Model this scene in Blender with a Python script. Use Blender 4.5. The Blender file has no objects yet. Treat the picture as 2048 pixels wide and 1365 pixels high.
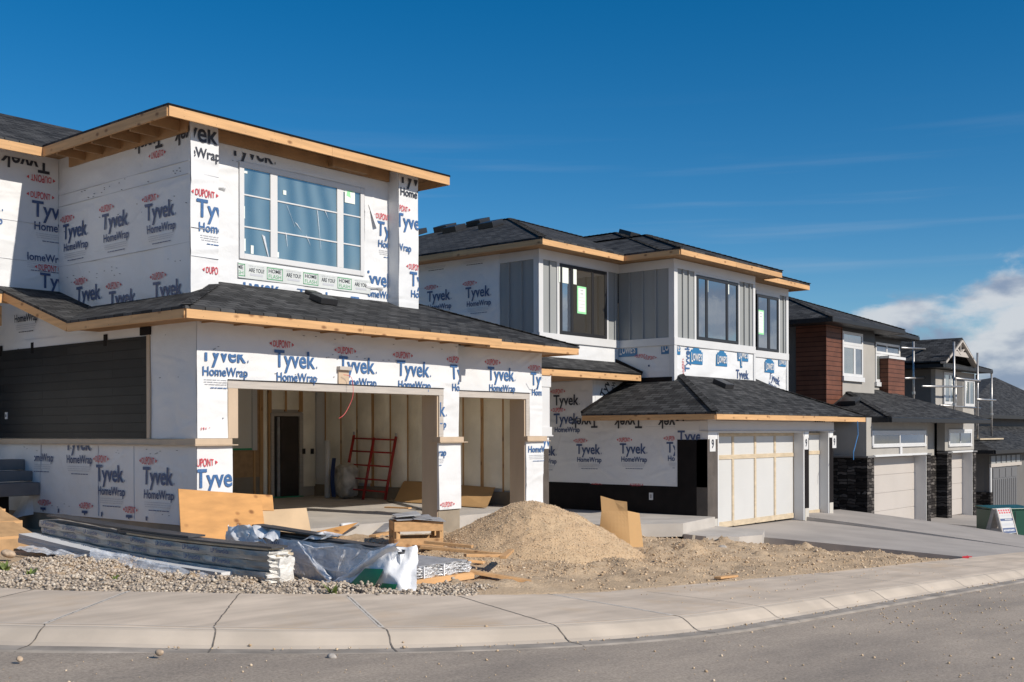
import bpy, bmesh, math, random
import numpy as np
from mathutils import Vector, Matrix, noise as mnoise

random.seed(7)
rng = np.random.default_rng(7)
scene = bpy.context.scene
COL = scene.collection

# ------------------------------------------------------------------ camera
YAW = math.radians(39.8667)      # view direction measured from the house fronts (+X runs down the street)
FPX, YH, ROLL, EYE = 2215.3, 865.2, -0.0026, 1.65
cam_d = bpy.data.cameras.new("camera")
cam = bpy.data.objects.new("camera", cam_d)
COL.objects.link(cam)
cam_d.sensor_width = 36.0
cam_d.lens = FPX / 2048 * 36.0
cam_d.shift_y = (YH - 682.5) / 2048
cam_d.clip_start = 0.1
cam_d.clip_end = 6000
cam.matrix_world = (Matrix.Translation((0, 0, EYE)) @ Matrix.Rotation(YAW - math.pi / 2, 4, 'Z')
                    @ Matrix.Rotation(math.pi / 2, 4, 'X') @ Matrix.Rotation(ROLL, 4, 'Z'))
scene.camera = cam

# ------------------------------------------------------------------ sky, sun, exposure
SUN_DIR = Vector((-0.09, 1.0, -0.685)).normalized()      # the way the light travels
SUN_EL = math.asin(-SUN_DIR.z)
SUN_AZ = math.atan2(-SUN_DIR.x, -SUN_DIR.y)
scene.view_settings.view_transform = 'Standard'
scene.view_settings.look = 'None'
scene.view_settings.exposure = 0.17
scene.view_settings.gamma = 1.0
scene.view_settings.use_curve_mapping = False
scene.cycles.max_bounces = 14
scene.cycles.diffuse_bounces = 8

sun_d = bpy.data.lights.new("sun", 'SUN')
sun = bpy.data.objects.new("sun", sun_d)
COL.objects.link(sun)
sun.rotation_euler = SUN_DIR.to_track_quat('-Z', 'Y').to_euler()
sun_d.energy = 4.3
sun_d.angle = math.radians(0.5)
sun_d.color = (1.0, 0.925, 0.815)

world = bpy.data.worlds.new("World")
scene.world = world
world.use_nodes = True


def build_world():
    nt = world.node_tree
    N, L = nt.nodes, nt.links
    N.clear()
    out = N.new('ShaderNodeOutputWorld')
    bg = N.new('ShaderNodeBackground')
    bg.inputs['Strength'].default_value = 0.088
    L.new(bg.outputs[0], out.inputs[0])
    sky = N.new('ShaderNodeTexSky')
    sky.sky_type = 'NISHITA'
    sky.sun_disc = False
    sky.sun_elevation = SUN_EL
    sky.sun_rotation = SUN_AZ
    sky.altitude = 1100
    sky.air_density = 1.0
    sky.dust_density = 0.3
    sky.ozone_density = 3.0
    hs = N.new('ShaderNodeHueSaturation')
    hs.inputs['Saturation'].default_value = 1.42
    hs.inputs['Hue'].default_value = 0.497
    hs.inputs['Value'].default_value = 1.0
    L.new(sky.outputs[0], hs.inputs['Color'])
    tc = N.new('ShaderNodeTexCoord')
    sep = N.new('ShaderNodeSeparateXYZ')
    L.new(tc.outputs['Generated'], sep.inputs[0])

    def math_(op, a, b=None, clamp=False):
        m = N.new('ShaderNodeMath')
        m.operation = op
        m.use_clamp = clamp
        for i, x in enumerate((a, b)):
            if x is None:
                continue
            if isinstance(x, (int, float)):
                m.inputs[i].default_value = x
            else:
                L.new(x, m.inputs[i])
        return m.outputs[0]

    def ramp(x, a, b, c0=0.0, c1=1.0, interp='SMOOTHSTEP'):
        r = N.new('ShaderNodeMapRange')
        r.interpolation_type = interp
        r.inputs['From Min'].default_value = a
        r.inputs['From Max'].default_value = b
        r.inputs['To Min'].default_value = c0
        r.inputs['To Max'].default_value = c1
        L.new(x, r.inputs['Value'])
        return r.outputs[0]

    el = math_('ARCSINE', sep.outputs['Z'])
    az = math_('ARCTAN2', sep.outputs['Y'], sep.outputs['X'])
    cmb = N.new('ShaderNodeCombineXYZ')
    L.new(math_('MULTIPLY', az, 1.0), cmb.inputs[0])
    L.new(math_('MULTIPLY', el, 2.1), cmb.inputs[1])
    # cumulus bank low in the east
    n1 = N.new('ShaderNodeTexNoise')
    n1.inputs['Scale'].default_value = 13.0
    n1.inputs['Detail'].default_value = 9.0
    n1.inputs['Roughness'].default_value = 0.56
    n1.inputs['Distortion'].default_value = 0.25
    L.new(cmb.outputs[0], n1.inputs['Vector'])
    lift = math_('MULTIPLY', ramp(az, 0.24, 0.36, 1.0, 0.0), 0.026)
    band = ramp(math_('SUBTRACT', el, lift), 0.085, 0.140, 0.17, -0.23)        # thinner with height
    side = ramp(az, 0.36, 0.50, 0.03, -0.22)         # denser towards the right
    dens = math_('ADD', math_('ADD', n1.outputs['Fac'], band), side)
    cum = ramp(dens, 0.46, 0.70)
    # inner shading of the clouds
    n2 = N.new('ShaderNodeTexNoise')
    n2.inputs['Scale'].default_value = 17.0
    n2.inputs['Detail'].default_value = 6.0
    off = N.new('ShaderNodeVectorMath')
    off.operation = 'ADD'
    off.inputs[1].default_value = (3.1, 0.35, 0)
    L.new(cmb.outputs[0], off.inputs[0])
    L.new(off.outputs[0], n2.inputs['Vector'])
    shade = ramp(n2.outputs['Fac'], 0.36, 0.62)
    crgb = N.new('ShaderNodeMix')
    crgb.data_type = 'RGBA'
    crgb.inputs['A'].default_value = (2.5, 3.2, 4.5, 1)
    crgb.inputs['B'].default_value = (6.4, 6.7, 7.1, 1)
    L.new(shade, crgb.inputs['Factor'])
    # thin streaks higher up
    st = N.new('ShaderNodeMapping')
    st.inputs['Rotation'].default_value = (0, 0, 0.10)
    st.inputs['Scale'].default_value = (1.5, 16.0, 1)
    L.new(cmb.outputs[0], st.inputs['Vector'])
    n3 = N.new('ShaderNodeTexNoise')
    n3.inputs['Scale'].default_value = 1.6
    n3.inputs['Detail'].default_value = 5.0
    L.new(st.outputs[0], n3.inputs['Vector'])
    cir = math_('MULTIPLY', ramp(n3.outputs['Fac'], 0.50, 0.80), math_('MULTIPLY', ramp(el, 0.08, 0.16), ramp(el, 0.18, 0.30, 0.20, 0.0)))
    mix1 = N.new('ShaderNodeMix')
    mix1.data_type = 'RGBA'
    L.new(cir, mix1.inputs['Factor'])
    L.new(hs.outputs[0], mix1.inputs['A'])
    mix1.inputs['B'].default_value = (5.0, 5.6, 6.4, 1)
    mix2 = N.new('ShaderNodeMix')
    mix2.data_type = 'RGBA'
    L.new(math_('MULTIPLY', cum, 0.93), mix2.inputs['Factor'])
    L.new(mix1.outputs['Result'], mix2.inputs['A'])
    L.new(crgb.outputs['Result'], mix2.inputs['B'])
    L.new(mix2.outputs['Result'], bg.inputs['Color'])


build_world()

# ------------------------------------------------------------------ survey helpers: sight lines meeting the real planes of the houses
FW = np.array([math.cos(YAW), math.sin(YAW), 0.0])
RT = np.array([math.sin(YAW), -math.cos(YAW), 0.0])
UPV = np.array([0, 0, 1.0])
CC = np.array([0, 0, EYE])


def ray(px, py):
    dx, dy = px - 1024, py - YH
    c, s = math.cos(ROLL), math.sin(ROLL)
    return FW * FPX + RT * (dx * c + dy * s) - UPV * (-dx * s + dy * c)


def PV(px, py, v):
    d = ray(px, py)
    return CC + d * (v / d[1])


def PU(px, py, u):
    d = ray(px, py)
    return CC + d * (u / d[0])


def PZ(px, py, z):
    d = ray(px, py)
    return CC + d * ((z - EYE) / d[2])


def sstep(x):
    x = np.clip(x, 0, 1)
    return x * x * (3 - 2 * x)


# ------------------------------------------------------------------ lie of the land
def zs(u):                     # the street falls away to the right
    return np.interp(u, [-200, -5, 5, 8, 45, 70, 120, 400], [0.5, 0.16, 0.015, -0.15, -2.18, -3.3, -4.6, -6.0])


def hh(u):                     # ground along the house fronts
    return np.interp(u, [-10, 8, 10, 15.6, 19.5, 23, 29, 36, 48, 60, 80, 400],
                     [0.15, 0.0, -0.05, -0.27, -0.55, -0.92, -1.05, -1.75, -2.35, -2.9, -3.7, -6.0])


ACX, ACY, AR = 10.8, 13.55, 7.6


def curb_width(u):
    return np.interp(u, [4, 5.5, 7, 9, 11, 13.5, 17], [1.72, 1.85, 2.05, 1.95, 1.78, 1.65, 1.55])


def edge_dist(u, v):           # distance inland from the groove line of the pavement
    u, v = np.asarray(u, float), np.asarray(v, float)
    d_line = v - (ACY - AR)
    d_arc = AR - np.hypot(u - ACX, v - ACY)
    d_left = u - (ACX - AR)
    return np.where(v > ACY, np.where(u < ACX, d_left, v - ACY + AR), np.where(u >= ACX, d_line, d_arc))


def zt(u, v):                  # smooth ground height of the building lots
    u = np.asarray(u, float)
    e = edge_dist(u, v) - curb_width(u)
    t = sstep(e / 6.0)
    return (zs(u) + 0.035) * (1 - t) + hh(u) * t


def G(px, py, dz=0.0):         # where a sight line meets the ground
    d = ray(px, py)
    d = d / np.linalg.norm(d)
    t = 4.0
    prev = None
    while t < 120:
        p = CC + d * t
        g = p[2] - (float(zt(p[0], p[1])) + dz)
        if g < 0:
            return prev + (p - prev) * (pg / (pg - g))
        prev, pg = p, g
        t += 0.05
    return p


# ------------------------------------------------------------------ materials
MATS = {}


def mat(name, col=(0.5, 0.5, 0.5), rough=0.6, var=0.0, vscale=3.0, bump=0.0, bscale=20.0, metal=0.0, spec=0.5,
        stretch=(1, 1, 1), detail=4.0, col2=None, blo=0.35, bhi=0.65, bdist=0.02):
    m = bpy.data.materials.new(name)
    m.use_nodes = True
    nt = m.node_tree
    N, L = nt.nodes, nt.links
    b = N['Principled BSDF']
    b.inputs['Base Color'].default_value = (*col, 1)
    b.inputs['Roughness'].default_value = rough
    b.inputs['Metallic'].default_value = metal
    b.inputs['Specular IOR Level'].default_value = spec
    tc = N.new('ShaderNodeTexCoord')
    mp = N.new('ShaderNodeMapping')
    mp.inputs['Scale'].default_value = stretch
    L.new(tc.outputs['Object'], mp.inputs['Vector'])
    if var > 0 or col2:
        n = N.new('ShaderNodeTexNoise')
        n.inputs['Scale'].default_value = vscale
        n.inputs['Detail'].default_value = detail
        L.new(mp.outputs[0], n.inputs['Vector'])
        r = N.new('ShaderNodeMapRange')
        r.inputs['From Min'].default_value = blo
        r.inputs['From Max'].default_value = bhi
        L.new(n.outputs['Fac'], r.inputs['Value'])
        mx = N.new('ShaderNodeMix')
        mx.data_type = 'RGBA'
        c2 = col2 if col2 else tuple(min(1, c * (1 + var)) for c in col)
        c1 = col if col2 else tuple(c * (1 - var) for c in col)
        mx.inputs['A'].default_value = (*c1, 1)
        mx.inputs['B'].default_value = (*c2, 1)
        L.new(r.outputs[0], mx.inputs['Factor'])
        L.new(mx.outputs['Result'], b.inputs['Base Color'])
        m['mixnode'] = mx.name
    if bump > 0:
        n = N.new('ShaderNodeTexNoise')
        n.inputs['Scale'].default_value = bscale
        n.inputs['Detail'].default_value = 6
        L.new(mp.outputs[0], n.inputs['Vector'])
        bp = N.new('ShaderNodeBump')
        bp.inputs['Strength'].default_value = bump
        bp.inputs['Distance'].default_value = bdist
        L.new(n.outputs['Fac'], bp.inputs['Height'])
        L.new(bp.outputs[0], b.inputs['Normal'])
    MATS[name] = m
    return m


def nodes(m):
    return m.node_tree.nodes, m.node_tree.links, m.node_tree.nodes['Principled BSDF']


def wrap_material(name, col):
    m = mat(name, col, 0.5, var=0.03, vscale=0.9)
    N, L, b = nodes(m)
    tc = N.new('ShaderNodeTexCoord')
    # soft creases: warped noise ridges, mostly horizontal, plus broad billows
    mp = N.new('ShaderNodeMapping')
    mp.inputs['Scale'].default_value = (0.8, 0.8, 2.6)
    mp.inputs['Rotation'].default_value = (0.12, 0.1, 0)
    L.new(tc.outputs['Object'], mp.inputs['Vector'])
    n1 = N.new('ShaderNodeTexNoise')
    n1.noise_type = 'RIDGED_MULTIFRACTAL'
    n1.inputs['Scale'].default_value = 0.9
    n1.inputs['Detail'].default_value = 2.0
    n1.inputs['Distortion'].default_value = 0.9
    L.new(mp.outputs[0], n1.inputs['Vector'])
    n2 = N.new('ShaderNodeTexNoise')
    n2.inputs['Scale'].default_value = 1.4
    n2.inputs['Detail'].default_value = 2
    L.new(tc.outputs['Object'], n2.inputs['Vector'])
    n3 = N.new('ShaderNodeTexNoise')
    n3.inputs['Scale'].default_value = 4.5
    n3.inputs['Detail'].default_value = 3
    n3.inputs['Distortion'].default_value = 2.5
    L.new(tc.outputs['Object'], n3.inputs['Vector'])
    b1 = N.new('ShaderNodeBump')
    b1.inputs['Strength'].default_value = 0.7
    b1.inputs['Distance'].default_value = 0.035
    L.new(n1.outputs['Fac'], b1.inputs['Height'])
    b2 = N.new('ShaderNodeBump')
    b2.inputs['Strength'].default_value = 0.7
    b2.inputs['Distance'].default_value = 0.10
    L.new(n2.outputs['Fac'], b2.inputs['Height'])
    L.new(b1.outputs[0], b2.inputs['Normal'])
    b3 = N.new('ShaderNodeBump')
    b3.inputs['Strength'].default_value = 0.22
    b3.inputs['Distance'].default_value = 0.02
    L.new(n3.outputs['Fac'], b3.inputs['Height'])
    L.new(b2.outputs[0], b3.inputs['Normal'])
    L.new(b3.outputs[0], b.inputs['Normal'])
    return m


wrap_material('wrap', (0.68, 0.685, 0.69))
mat('ink_blue', (0.045, 0.125, 0.29), 0.5, var=0.15, vscale=30)
mat('ink_navy', (0.05, 0.085, 0.19), 0.5, var=0.1, vscale=30)
mat('ink_black', (0.03, 0.035, 0.05), 0.5)
mat('ink_red', (0.55, 0.055, 0.07), 0.5, var=0.1, vscale=30)
mat('ink_grey', (0.50, 0.51, 0.54), 0.5)
mat('ink_sign_blue', (0.025, 0.16, 0.34), 0.45)
mat('ink_green', (0.07, 0.33, 0.14), 0.5)
mat('tape', (0.72, 0.73, 0.75), 0.35)
mat('flash_tape', (0.60, 0.62, 0.60), 0.3, var=0.06, vscale=2)


def lumber(name, col, stretch, knots=True, dark=0.55):
    m = mat(name, tuple(c * 0.86 for c in col), 0.7, var=0.1, vscale=2.2, stretch=stretch, bump=0.15, bscale=14, detail=6,
            col2=tuple(min(1, c * 1.1) for c in col))
    if knots:
        N, L, b = nodes(m)
        mx = N[m['mixnode']]
        tc = N.new('ShaderNodeTexCoord')
        mp = N.new('ShaderNodeMapping')
        mp.inputs['Scale'].default_value = tuple(0.55 + 0.45 * min(1, s / 6) * 1.2 for s in stretch)
        L.new(tc.outputs['Object'], mp.inputs['Vector'])
        vo = N.new('ShaderNodeTexVoronoi')
        vo.inputs['Scale'].default_value = 5.5
        L.new(mp.outputs[0], vo.inputs['Vector'])
        r = N.new('ShaderNodeMapRange')
        r.inputs['From Min'].default_value = 0.09
        r.inputs['From Max'].default_value = 0.24
        r.inputs['To Min'].default_value = 1.0
        r.inputs['To Max'].default_value = 0.0
        L.new(vo.outputs['Distance'], r.inputs['Value'])
        m2 = N.new('ShaderNodeMix')
        m2.data_type = 'RGBA'
        L.new(r.outputs[0], m2.inputs['Factor'])
        L.new(mx.outputs['Result'], m2.inputs['A'])
        m2.inputs['B'].default_value = (col[0] * 0.42, col[1] * 0.34, col[2] * 0.28, 1)
        g = N.new('ShaderNodeNewGeometry')
        rr = N.new('ShaderNodeMapRange')
        rr.inputs['To Min'].default_value = 0.84
        rr.inputs['To Max'].default_value = 1.10
        L.new(g.outputs['Random Per Island'], rr.inputs['Value'])
        m3 = N.new('ShaderNodeMix')
        m3.data_type = 'RGBA'
        m3.blend_type = 'MULTIPLY'
        m3.inputs['Factor'].default_value = 1
        L.new(m2.outputs['Result'], m3.inputs['A'])
        L.new(rr.outputs[0], m3.inputs['B'])
        L.new(m3.outputs['Result'], b.inputs['Base Color'])
    return m


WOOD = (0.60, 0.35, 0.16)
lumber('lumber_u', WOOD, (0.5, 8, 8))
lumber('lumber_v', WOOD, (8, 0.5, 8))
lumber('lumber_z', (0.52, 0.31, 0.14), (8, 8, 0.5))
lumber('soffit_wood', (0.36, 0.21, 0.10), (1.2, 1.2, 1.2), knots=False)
lumber('plywood', (0.56, 0.285, 0.095), (1.0, 1.0, 4.0))
lumber('osb', (0.42, 0.26, 0.13), (3, 3, 3), knots=False)
lumber('pale_wood', (0.54, 0.44, 0.31), (1.5, 1.5, 4), knots=False)
mat('cardboard', (0.47, 0.285, 0.125), 0.8, var=0.06, vscale=1.6, bump=0.06, bscale=6)
mat('cardboard_pale', (0.50, 0.36, 0.22), 0.8, var=0.08, vscale=2)
mat('tan_trim', (0.50, 0.385, 0.275), 0.55, var=0.05, vscale=2, stretch=(2, 2, 0.6))
mat('grey_trim', (0.45, 0.41, 0.37), 0.6, var=0.08, vscale=2.2, stretch=(1, 1, 12), bump=0.1, bscale=20)
mat('white_trim', (0.61, 0.61, 0.61), 0.45, var=0.03, vscale=1.5)
mat('white_paint', (0.56, 0.555, 0.54), 0.4, var=0.02, vscale=1.2)
mat('cream_door', (0.50, 0.455, 0.415), 0.42, var=0.03, vscale=0.8)
mat('grey_door', (0.13, 0.13, 0.135), 0.5)
mat('dark_trim', (0.02, 0.02, 0.022), 0.4)
mat('black_paper', (0.008, 0.006, 0.006), 0.75, spec=.2, var=0.25, vscale=3)
mat('brown_paper', (0.085, 0.07, 0.06), 0.55, var=0.2, vscale=2, bump=0.4, bscale=5, bdist=0.05)
mat('board_grey', (0.28, 0.29, 0.288), 0.6, var=0.03, vscale=1)
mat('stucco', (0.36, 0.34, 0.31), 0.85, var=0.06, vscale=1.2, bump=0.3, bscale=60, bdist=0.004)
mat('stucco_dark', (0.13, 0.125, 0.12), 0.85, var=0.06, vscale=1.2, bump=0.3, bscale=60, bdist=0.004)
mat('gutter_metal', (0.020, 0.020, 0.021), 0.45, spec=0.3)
mat('steel', (0.42, 0.41, 0.40), 0.38, var=0.15, vscale=9, metal=0.7)
mat('red_paint', (0.36, 0.025, 0.02), 0.45, var=0.2, vscale=8)
mat('red_cable', (0.65, 0.05, 0.06), 0.4)
mat('blue_cord', (0.06, 0.22, 0.5), 0.4)
mat('white_wire', (0.75, 0.75, 0.72), 0.4)
mat('concrete', (0.45, 0.415, 0.375), 0.85, var=0.1, vscale=1.6, bump=0.25, bscale=45, bdist=0.004, detail=8)
mat('concrete_dark', (0.165, 0.16, 0.16), 0.85, var=0.12, vscale=2, bump=0.4, bscale=60, bdist=0.006, detail=8)
mat('foundation', (0.27, 0.225, 0.17), 0.85, var=0.12, vscale=2.5, bump=0.25, bscale=30, bdist=0.006)
mat('drive_concrete', (0.36, 0.325, 0.295), 0.85, var=0.09, vscale=0.9, bump=0.25, bscale=60, bdist=0.004, detail=8)
mat('vapour_barrier', (0.90, 0.85, 0.72), 0.4, var=0.10, vscale=1.6, bump=0.7, bscale=3.2, bdist=0.05)
mat('white_door', (0.66, 0.645, 0.60), 0.45)
mat('dark_door', (0.045, 0.035, 0.03), 0.45, var=0.2, vscale=3)
mat('dark_inside', (0.02, 0.019, 0.018), 0.8)
mat('drywall', (0.5, 0.47, 0.42), 0.8)
mat('green_plastic', (0.0, 0.19, 0.085), 0.4, var=0.1, vscale=6)
mat('green_box', (0.008, 0.062, 0.038), 0.35, var=0.05, vscale=3)
mat('green_tape', (0.03, 0.35, 0.17), 0.5)
mat('green_sticker', (0.30, 0.72, 0.36), 0.5)
mat('paper', (0.75, 0.80, 0.74), 0.6)
mat('red_cloth', (0.55, 0.03, 0.04), 0.7)
mat('black_bark', (0.028, 0.022, 0.02), 0.9, var=0.4, vscale=12, bump=0.8, bscale=18, bdist=0.03)
mat('grey_sheet', (0.30, 0.30, 0.31), 0.5, var=0.2, vscale=6)
mat('dark_board', (0.055, 0.055, 0.06), 0.5, var=0.25, vscale=4, stretch=(6, 0.6, 6))
mat('pack_paper', (0.36, 0.335, 0.30), 0.35, var=0.28, vscale=2.5, stretch=(3, 0.7, 5), bump=0.45, bscale=6, bdist=0.03, detail=6)
mat('pack_white', (0.70, 0.68, 0.64), 0.4, var=0.10, vscale=5, bump=0.8, bscale=8, bdist=0.05)
mat('trim_board', (0.68, 0.68, 0.68), 0.4, var=0.04, vscale=2)
mat('stacked_edges', (0.42, 0.42, 0.42), 0.5, var=0.25, vscale=2, stretch=(2, 0.4, 26))
mat('blue_wrap', (0.48, 0.52, 0.58), 0.2, col2=(0.76, 0.78, 0.81), blo=.40, bhi=.68, vscale=3.0, stretch=(1, 1.6, .7), bump=0.8, bscale=3.5, bdist=0.07)  # pale streaks paint the plastic's reflections into its colour
mat('bag_white', (0.76, 0.765, 0.78), 0.32, var=0.08, vscale=4, bump=0.5, bscale=6, bdist=0.04)
mat('bag_blue', (0.02, 0.05, 0.17), 0.4, var=0.1, vscale=5)
mat('bag_dirty', (0.42, 0.39, 0.34), 0.5, var=0.35, vscale=4, bump=0.7, bscale=6, bdist=0.05)
mat('silver', (0.62, 0.62, 0.63), 0.3, var=0.2, vscale=2.2, stretch=(1.5, 3, 16), bump=0.7, bscale=5, bdist=0.05, metal=0.35)
mat('weed', (0.13, 0.17, 0.035), 0.6, var=0.4, vscale=14)


def clear_plastic():
    m = mat('clear_plastic', (0.78, 0.80, 0.83), 0.22, bump=0.8, bscale=5, bdist=0.05)
    N, L, b = nodes(m)
    out = N['Material Output']
    tr = N.new('ShaderNodeBsdfTransparent')
    mx = N.new('ShaderNodeMixShader')
    n = N.new('ShaderNodeTexNoise')
    n.inputs['Scale'].default_value = 4
    n.inputs['Distortion'].default_value = 1.2
    r = N.new('ShaderNodeMapRange')
    r.inputs['From Min'].default_value = 0.35
    r.inputs['From Max'].default_value = 0.65
    r.inputs['To Min'].default_value = 0.32
    r.inputs['To Max'].default_value = 0.90
    L.new(n.outputs['Fac'], r.inputs['Value'])
    L.new(r.outputs[0], mx.inputs[0])
    L.new(tr.outputs[0], mx.inputs[1])
    L.new(b.outputs[0], mx.inputs[2])
    L.new(mx.outputs[0], out.inputs['Surface'])


clear_plastic()


def glass(name, col, rough=0.03, streak=0.0):
    m = mat(name, col, rough, spec=0.9, bump=0.04, bscale=1.5, bdist=0.05)
    N, L, b = nodes(m)
    b.inputs['IOR'].default_value = 2.1
    b.inputs['Coat Weight'].default_value = 0.6
    b.inputs['Coat Roughness'].default_value = 0.02
    gl = N.new('ShaderNodeBsdfGlossy')
    gl.inputs['Color'].default_value = (0.92, 0.95, 1.0, 1)
    gl.inputs['Roughness'].default_value = 0.02
    ms = N.new('ShaderNodeMixShader')
    ms.inputs[0].default_value = streak
    L.new(b.outputs[0], ms.inputs[1])
    L.new(gl.outputs[0], ms.inputs[2])
    L.new(ms.outputs[0], N['Material Output'].inputs['Surface'])
    for lk in list(b.inputs['Normal'].links):
        L.new(lk.from_socket, gl.inputs['Normal'])
    return m


glass('glass', (0.022, 0.026, 0.03), streak=0.30)
glass('glass_warm', (0.045, 0.038, 0.028), 0.06, streak=0.06)
glass('glass_curtain', (0.17, 0.19, 0.18), 0.06, streak=0.15)
# window with clouded plastic hung inside: vertical soft bands
m = glass('glass_plastic', (0.10, 0.155, 0.19), 0.08)
N_, L_, b_ = nodes(m)
tc_ = N_.new('ShaderNodeTexCoord')
wv = N_.new('ShaderNodeTexWave')
wv.bands_direction = 'X'
wv.inputs['Scale'].default_value = 0.75
wv.inputs['Distortion'].default_value = 9.0
wv.inputs['Detail'].default_value = 2.5
wv.inputs['Detail Scale'].default_value = 0.35
L_.new(tc_.outputs['Object'], wv.inputs['Vector'])
mx_ = N_.new('ShaderNodeMix')
mx_.data_type = 'RGBA'
mx_.inputs['A'].default_value = (0.07, 0.115, 0.135, 1)
mx_.inputs['B'].default_value = (0.15, 0.21, 0.225, 1)
L_.new(wv.outputs['Fac'], mx_.inputs['Factor'])
L_.new(mx_.outputs['Result'], b_.inputs['Base Color'])


def brick_mat(name, axes, bw, rh, c1, c2, mortar, msize=0.01, rough=0.85, bump=0.6, off=0.5, bd=0.012, sq=1.0, grit=0.0, freq=2, bias=0.0, spec=.2, warp=0.0):
    """courses of shingles, planks or stones laid on two object axes"""
    m = mat(name, c1, rough, spec=spec)
    N, L, b = nodes(m)
    tc = N.new('ShaderNodeTexCoord')
    sp = N.new('ShaderNodeSeparateXYZ')
    L.new(tc.outputs['Object'], sp.inputs[0])
    cb = N.new('ShaderNodeCombineXYZ')
    L.new(sp.outputs[axes[0]], cb.inputs[0])
    L.new(sp.outputs[axes[1]], cb.inputs[1])
    vec = cb.outputs[0]
    if warp:
        wn = N.new('ShaderNodeTexNoise')
        wn.inputs['Scale'].default_value = 5.0
        wn.inputs['Detail'].default_value = 1.0
        L.new(tc.outputs['Object'], wn.inputs['Vector'])
        sc = N.new('ShaderNodeVectorMath')
        sc.operation = 'SCALE'
        sc.inputs['Scale'].default_value = warp
        L.new(wn.outputs['Color'], sc.inputs[0])
        ad = N.new('ShaderNodeVectorMath')
        ad.operation = 'ADD'
        L.new(cb.outputs[0], ad.inputs[0])
        L.new(sc.outputs[0], ad.inputs[1])
        vec = ad.outputs[0]
    br = N.new('ShaderNodeTexBrick')
    br.offset = off
    br.offset_frequency = freq
    br.squash = sq
    br.inputs['Scale'].default_value = 1.0
    br.inputs['Brick Width'].default_value = bw
    br.inputs['Row Height'].default_value = rh
    br.inputs['Mortar Size'].default_value = msize
    br.inputs['Mortar Smooth'].default_value = 0.3
    br.inputs['Bias'].default_value = bias
    br.inputs['Color1'].default_value = (*c1, 1)
    br.inputs['Color2'].default_value = (*c2, 1)
    br.inputs['Mortar'].default_value = (*mortar, 1)
    L.new(vec, br.inputs['Vector'])
    n = N.new('ShaderNodeTexNoise')
    n.inputs['Scale'].default_value = 1.3
    n.inputs['Detail'].default_value = 7
    n.inputs['Roughness'].default_value = 0.65
    L.new(tc.outputs['Object'], n.inputs['Vector'])
    hv = N.new('ShaderNodeMix')
    hv.data_type = 'RGBA'
    hv.blend_type = 'MULTIPLY'
    hv.inputs['Factor'].default_value = 1.0
    r = N.new('ShaderNodeMapRange')
    r.inputs['From Min'].default_value = 0.3
    r.inputs['From Max'].default_value = 0.7
    r.inputs['To Min'].default_value = 0.72
    r.inputs['To Max'].default_value = 1.28
    L.new(n.outputs['Fac'], r.inputs['Value'])
    L.new(br.outputs['Color'], hv.inputs['A'])
    L.new(r.outputs[0], hv.inputs['B'])
    L.new(hv.outputs['Result'], b.inputs['Base Color'])
    bp = N.new('ShaderNodeBump')
    bp.inputs['Strength'].default_value = bump
    bp.inputs['Distance'].default_value = bd
    iv = N.new('ShaderNodeMath')
    iv.operation = 'SUBTRACT'
    iv.inputs[0].default_value = 1
    L.new(br.outputs['Fac'], iv.inputs[1])
    L.new(iv.outputs[0], bp.inputs['Height'])
    L.new(bp.outputs[0], b.inputs['Normal'])
    return m


SH1, SH2, SHM = (0.020, 0.020, 0.021), (0.072, 0.072, 0.073), (0.005, 0.005, 0.005)
brick_mat('shingle_f', ('X', 'Y'), 0.27, 0.135, SH1, SH2, SHM, 0.010)
brick_mat('shingle_s', ('Y', 'X'), 0.27, 0.135, SH1, SH2, SHM, 0.010)
brick_mat('dark_planks', ('Y', 'Z'), 2.4, 0.152, (0.007, 0.0072, 0.0075), (0.016, 0.0164, 0.0162), (0.003, 0.003, 0.003), 0.007, rough=0.5, off=0.37, freq=2, bd=0.01, spec=.22)
brick_mat('brown_siding_f', ('X', 'Z'), 9.0, 0.165, (0.125, 0.050, 0.031), (0.165, 0.066, 0.040), (0.03, 0.011, 0.008), 0.012, rough=0.5)
brick_mat('brown_siding_s', ('Y', 'Z'), 9.0, 0.165, (0.125, 0.050, 0.031), (0.165, 0.066, 0.040), (0.03, 0.011, 0.008), 0.012, rough=0.5)
brick_mat('stone_f', ('X', 'Z'), 0.34, 0.105, (0.022, 0.019, 0.018), (0.20, 0.18, 0.165), (0.008, 0.007, 0.007), 0.012, off=0.43, freq=2, sq=0.8, bump=1, bd=0.03, bias=-0.35, warp=0.13)
brick_mat('stone_s', ('Y', 'Z'), 0.34, 0.105, (0.022, 0.019, 0.018), (0.20, 0.18, 0.165), (0.008, 0.007, 0.007), 0.012, off=0.43, freq=2, sq=0.8, bump=1, bd=0.03, bias=-0.35, warp=0.13)


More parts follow.
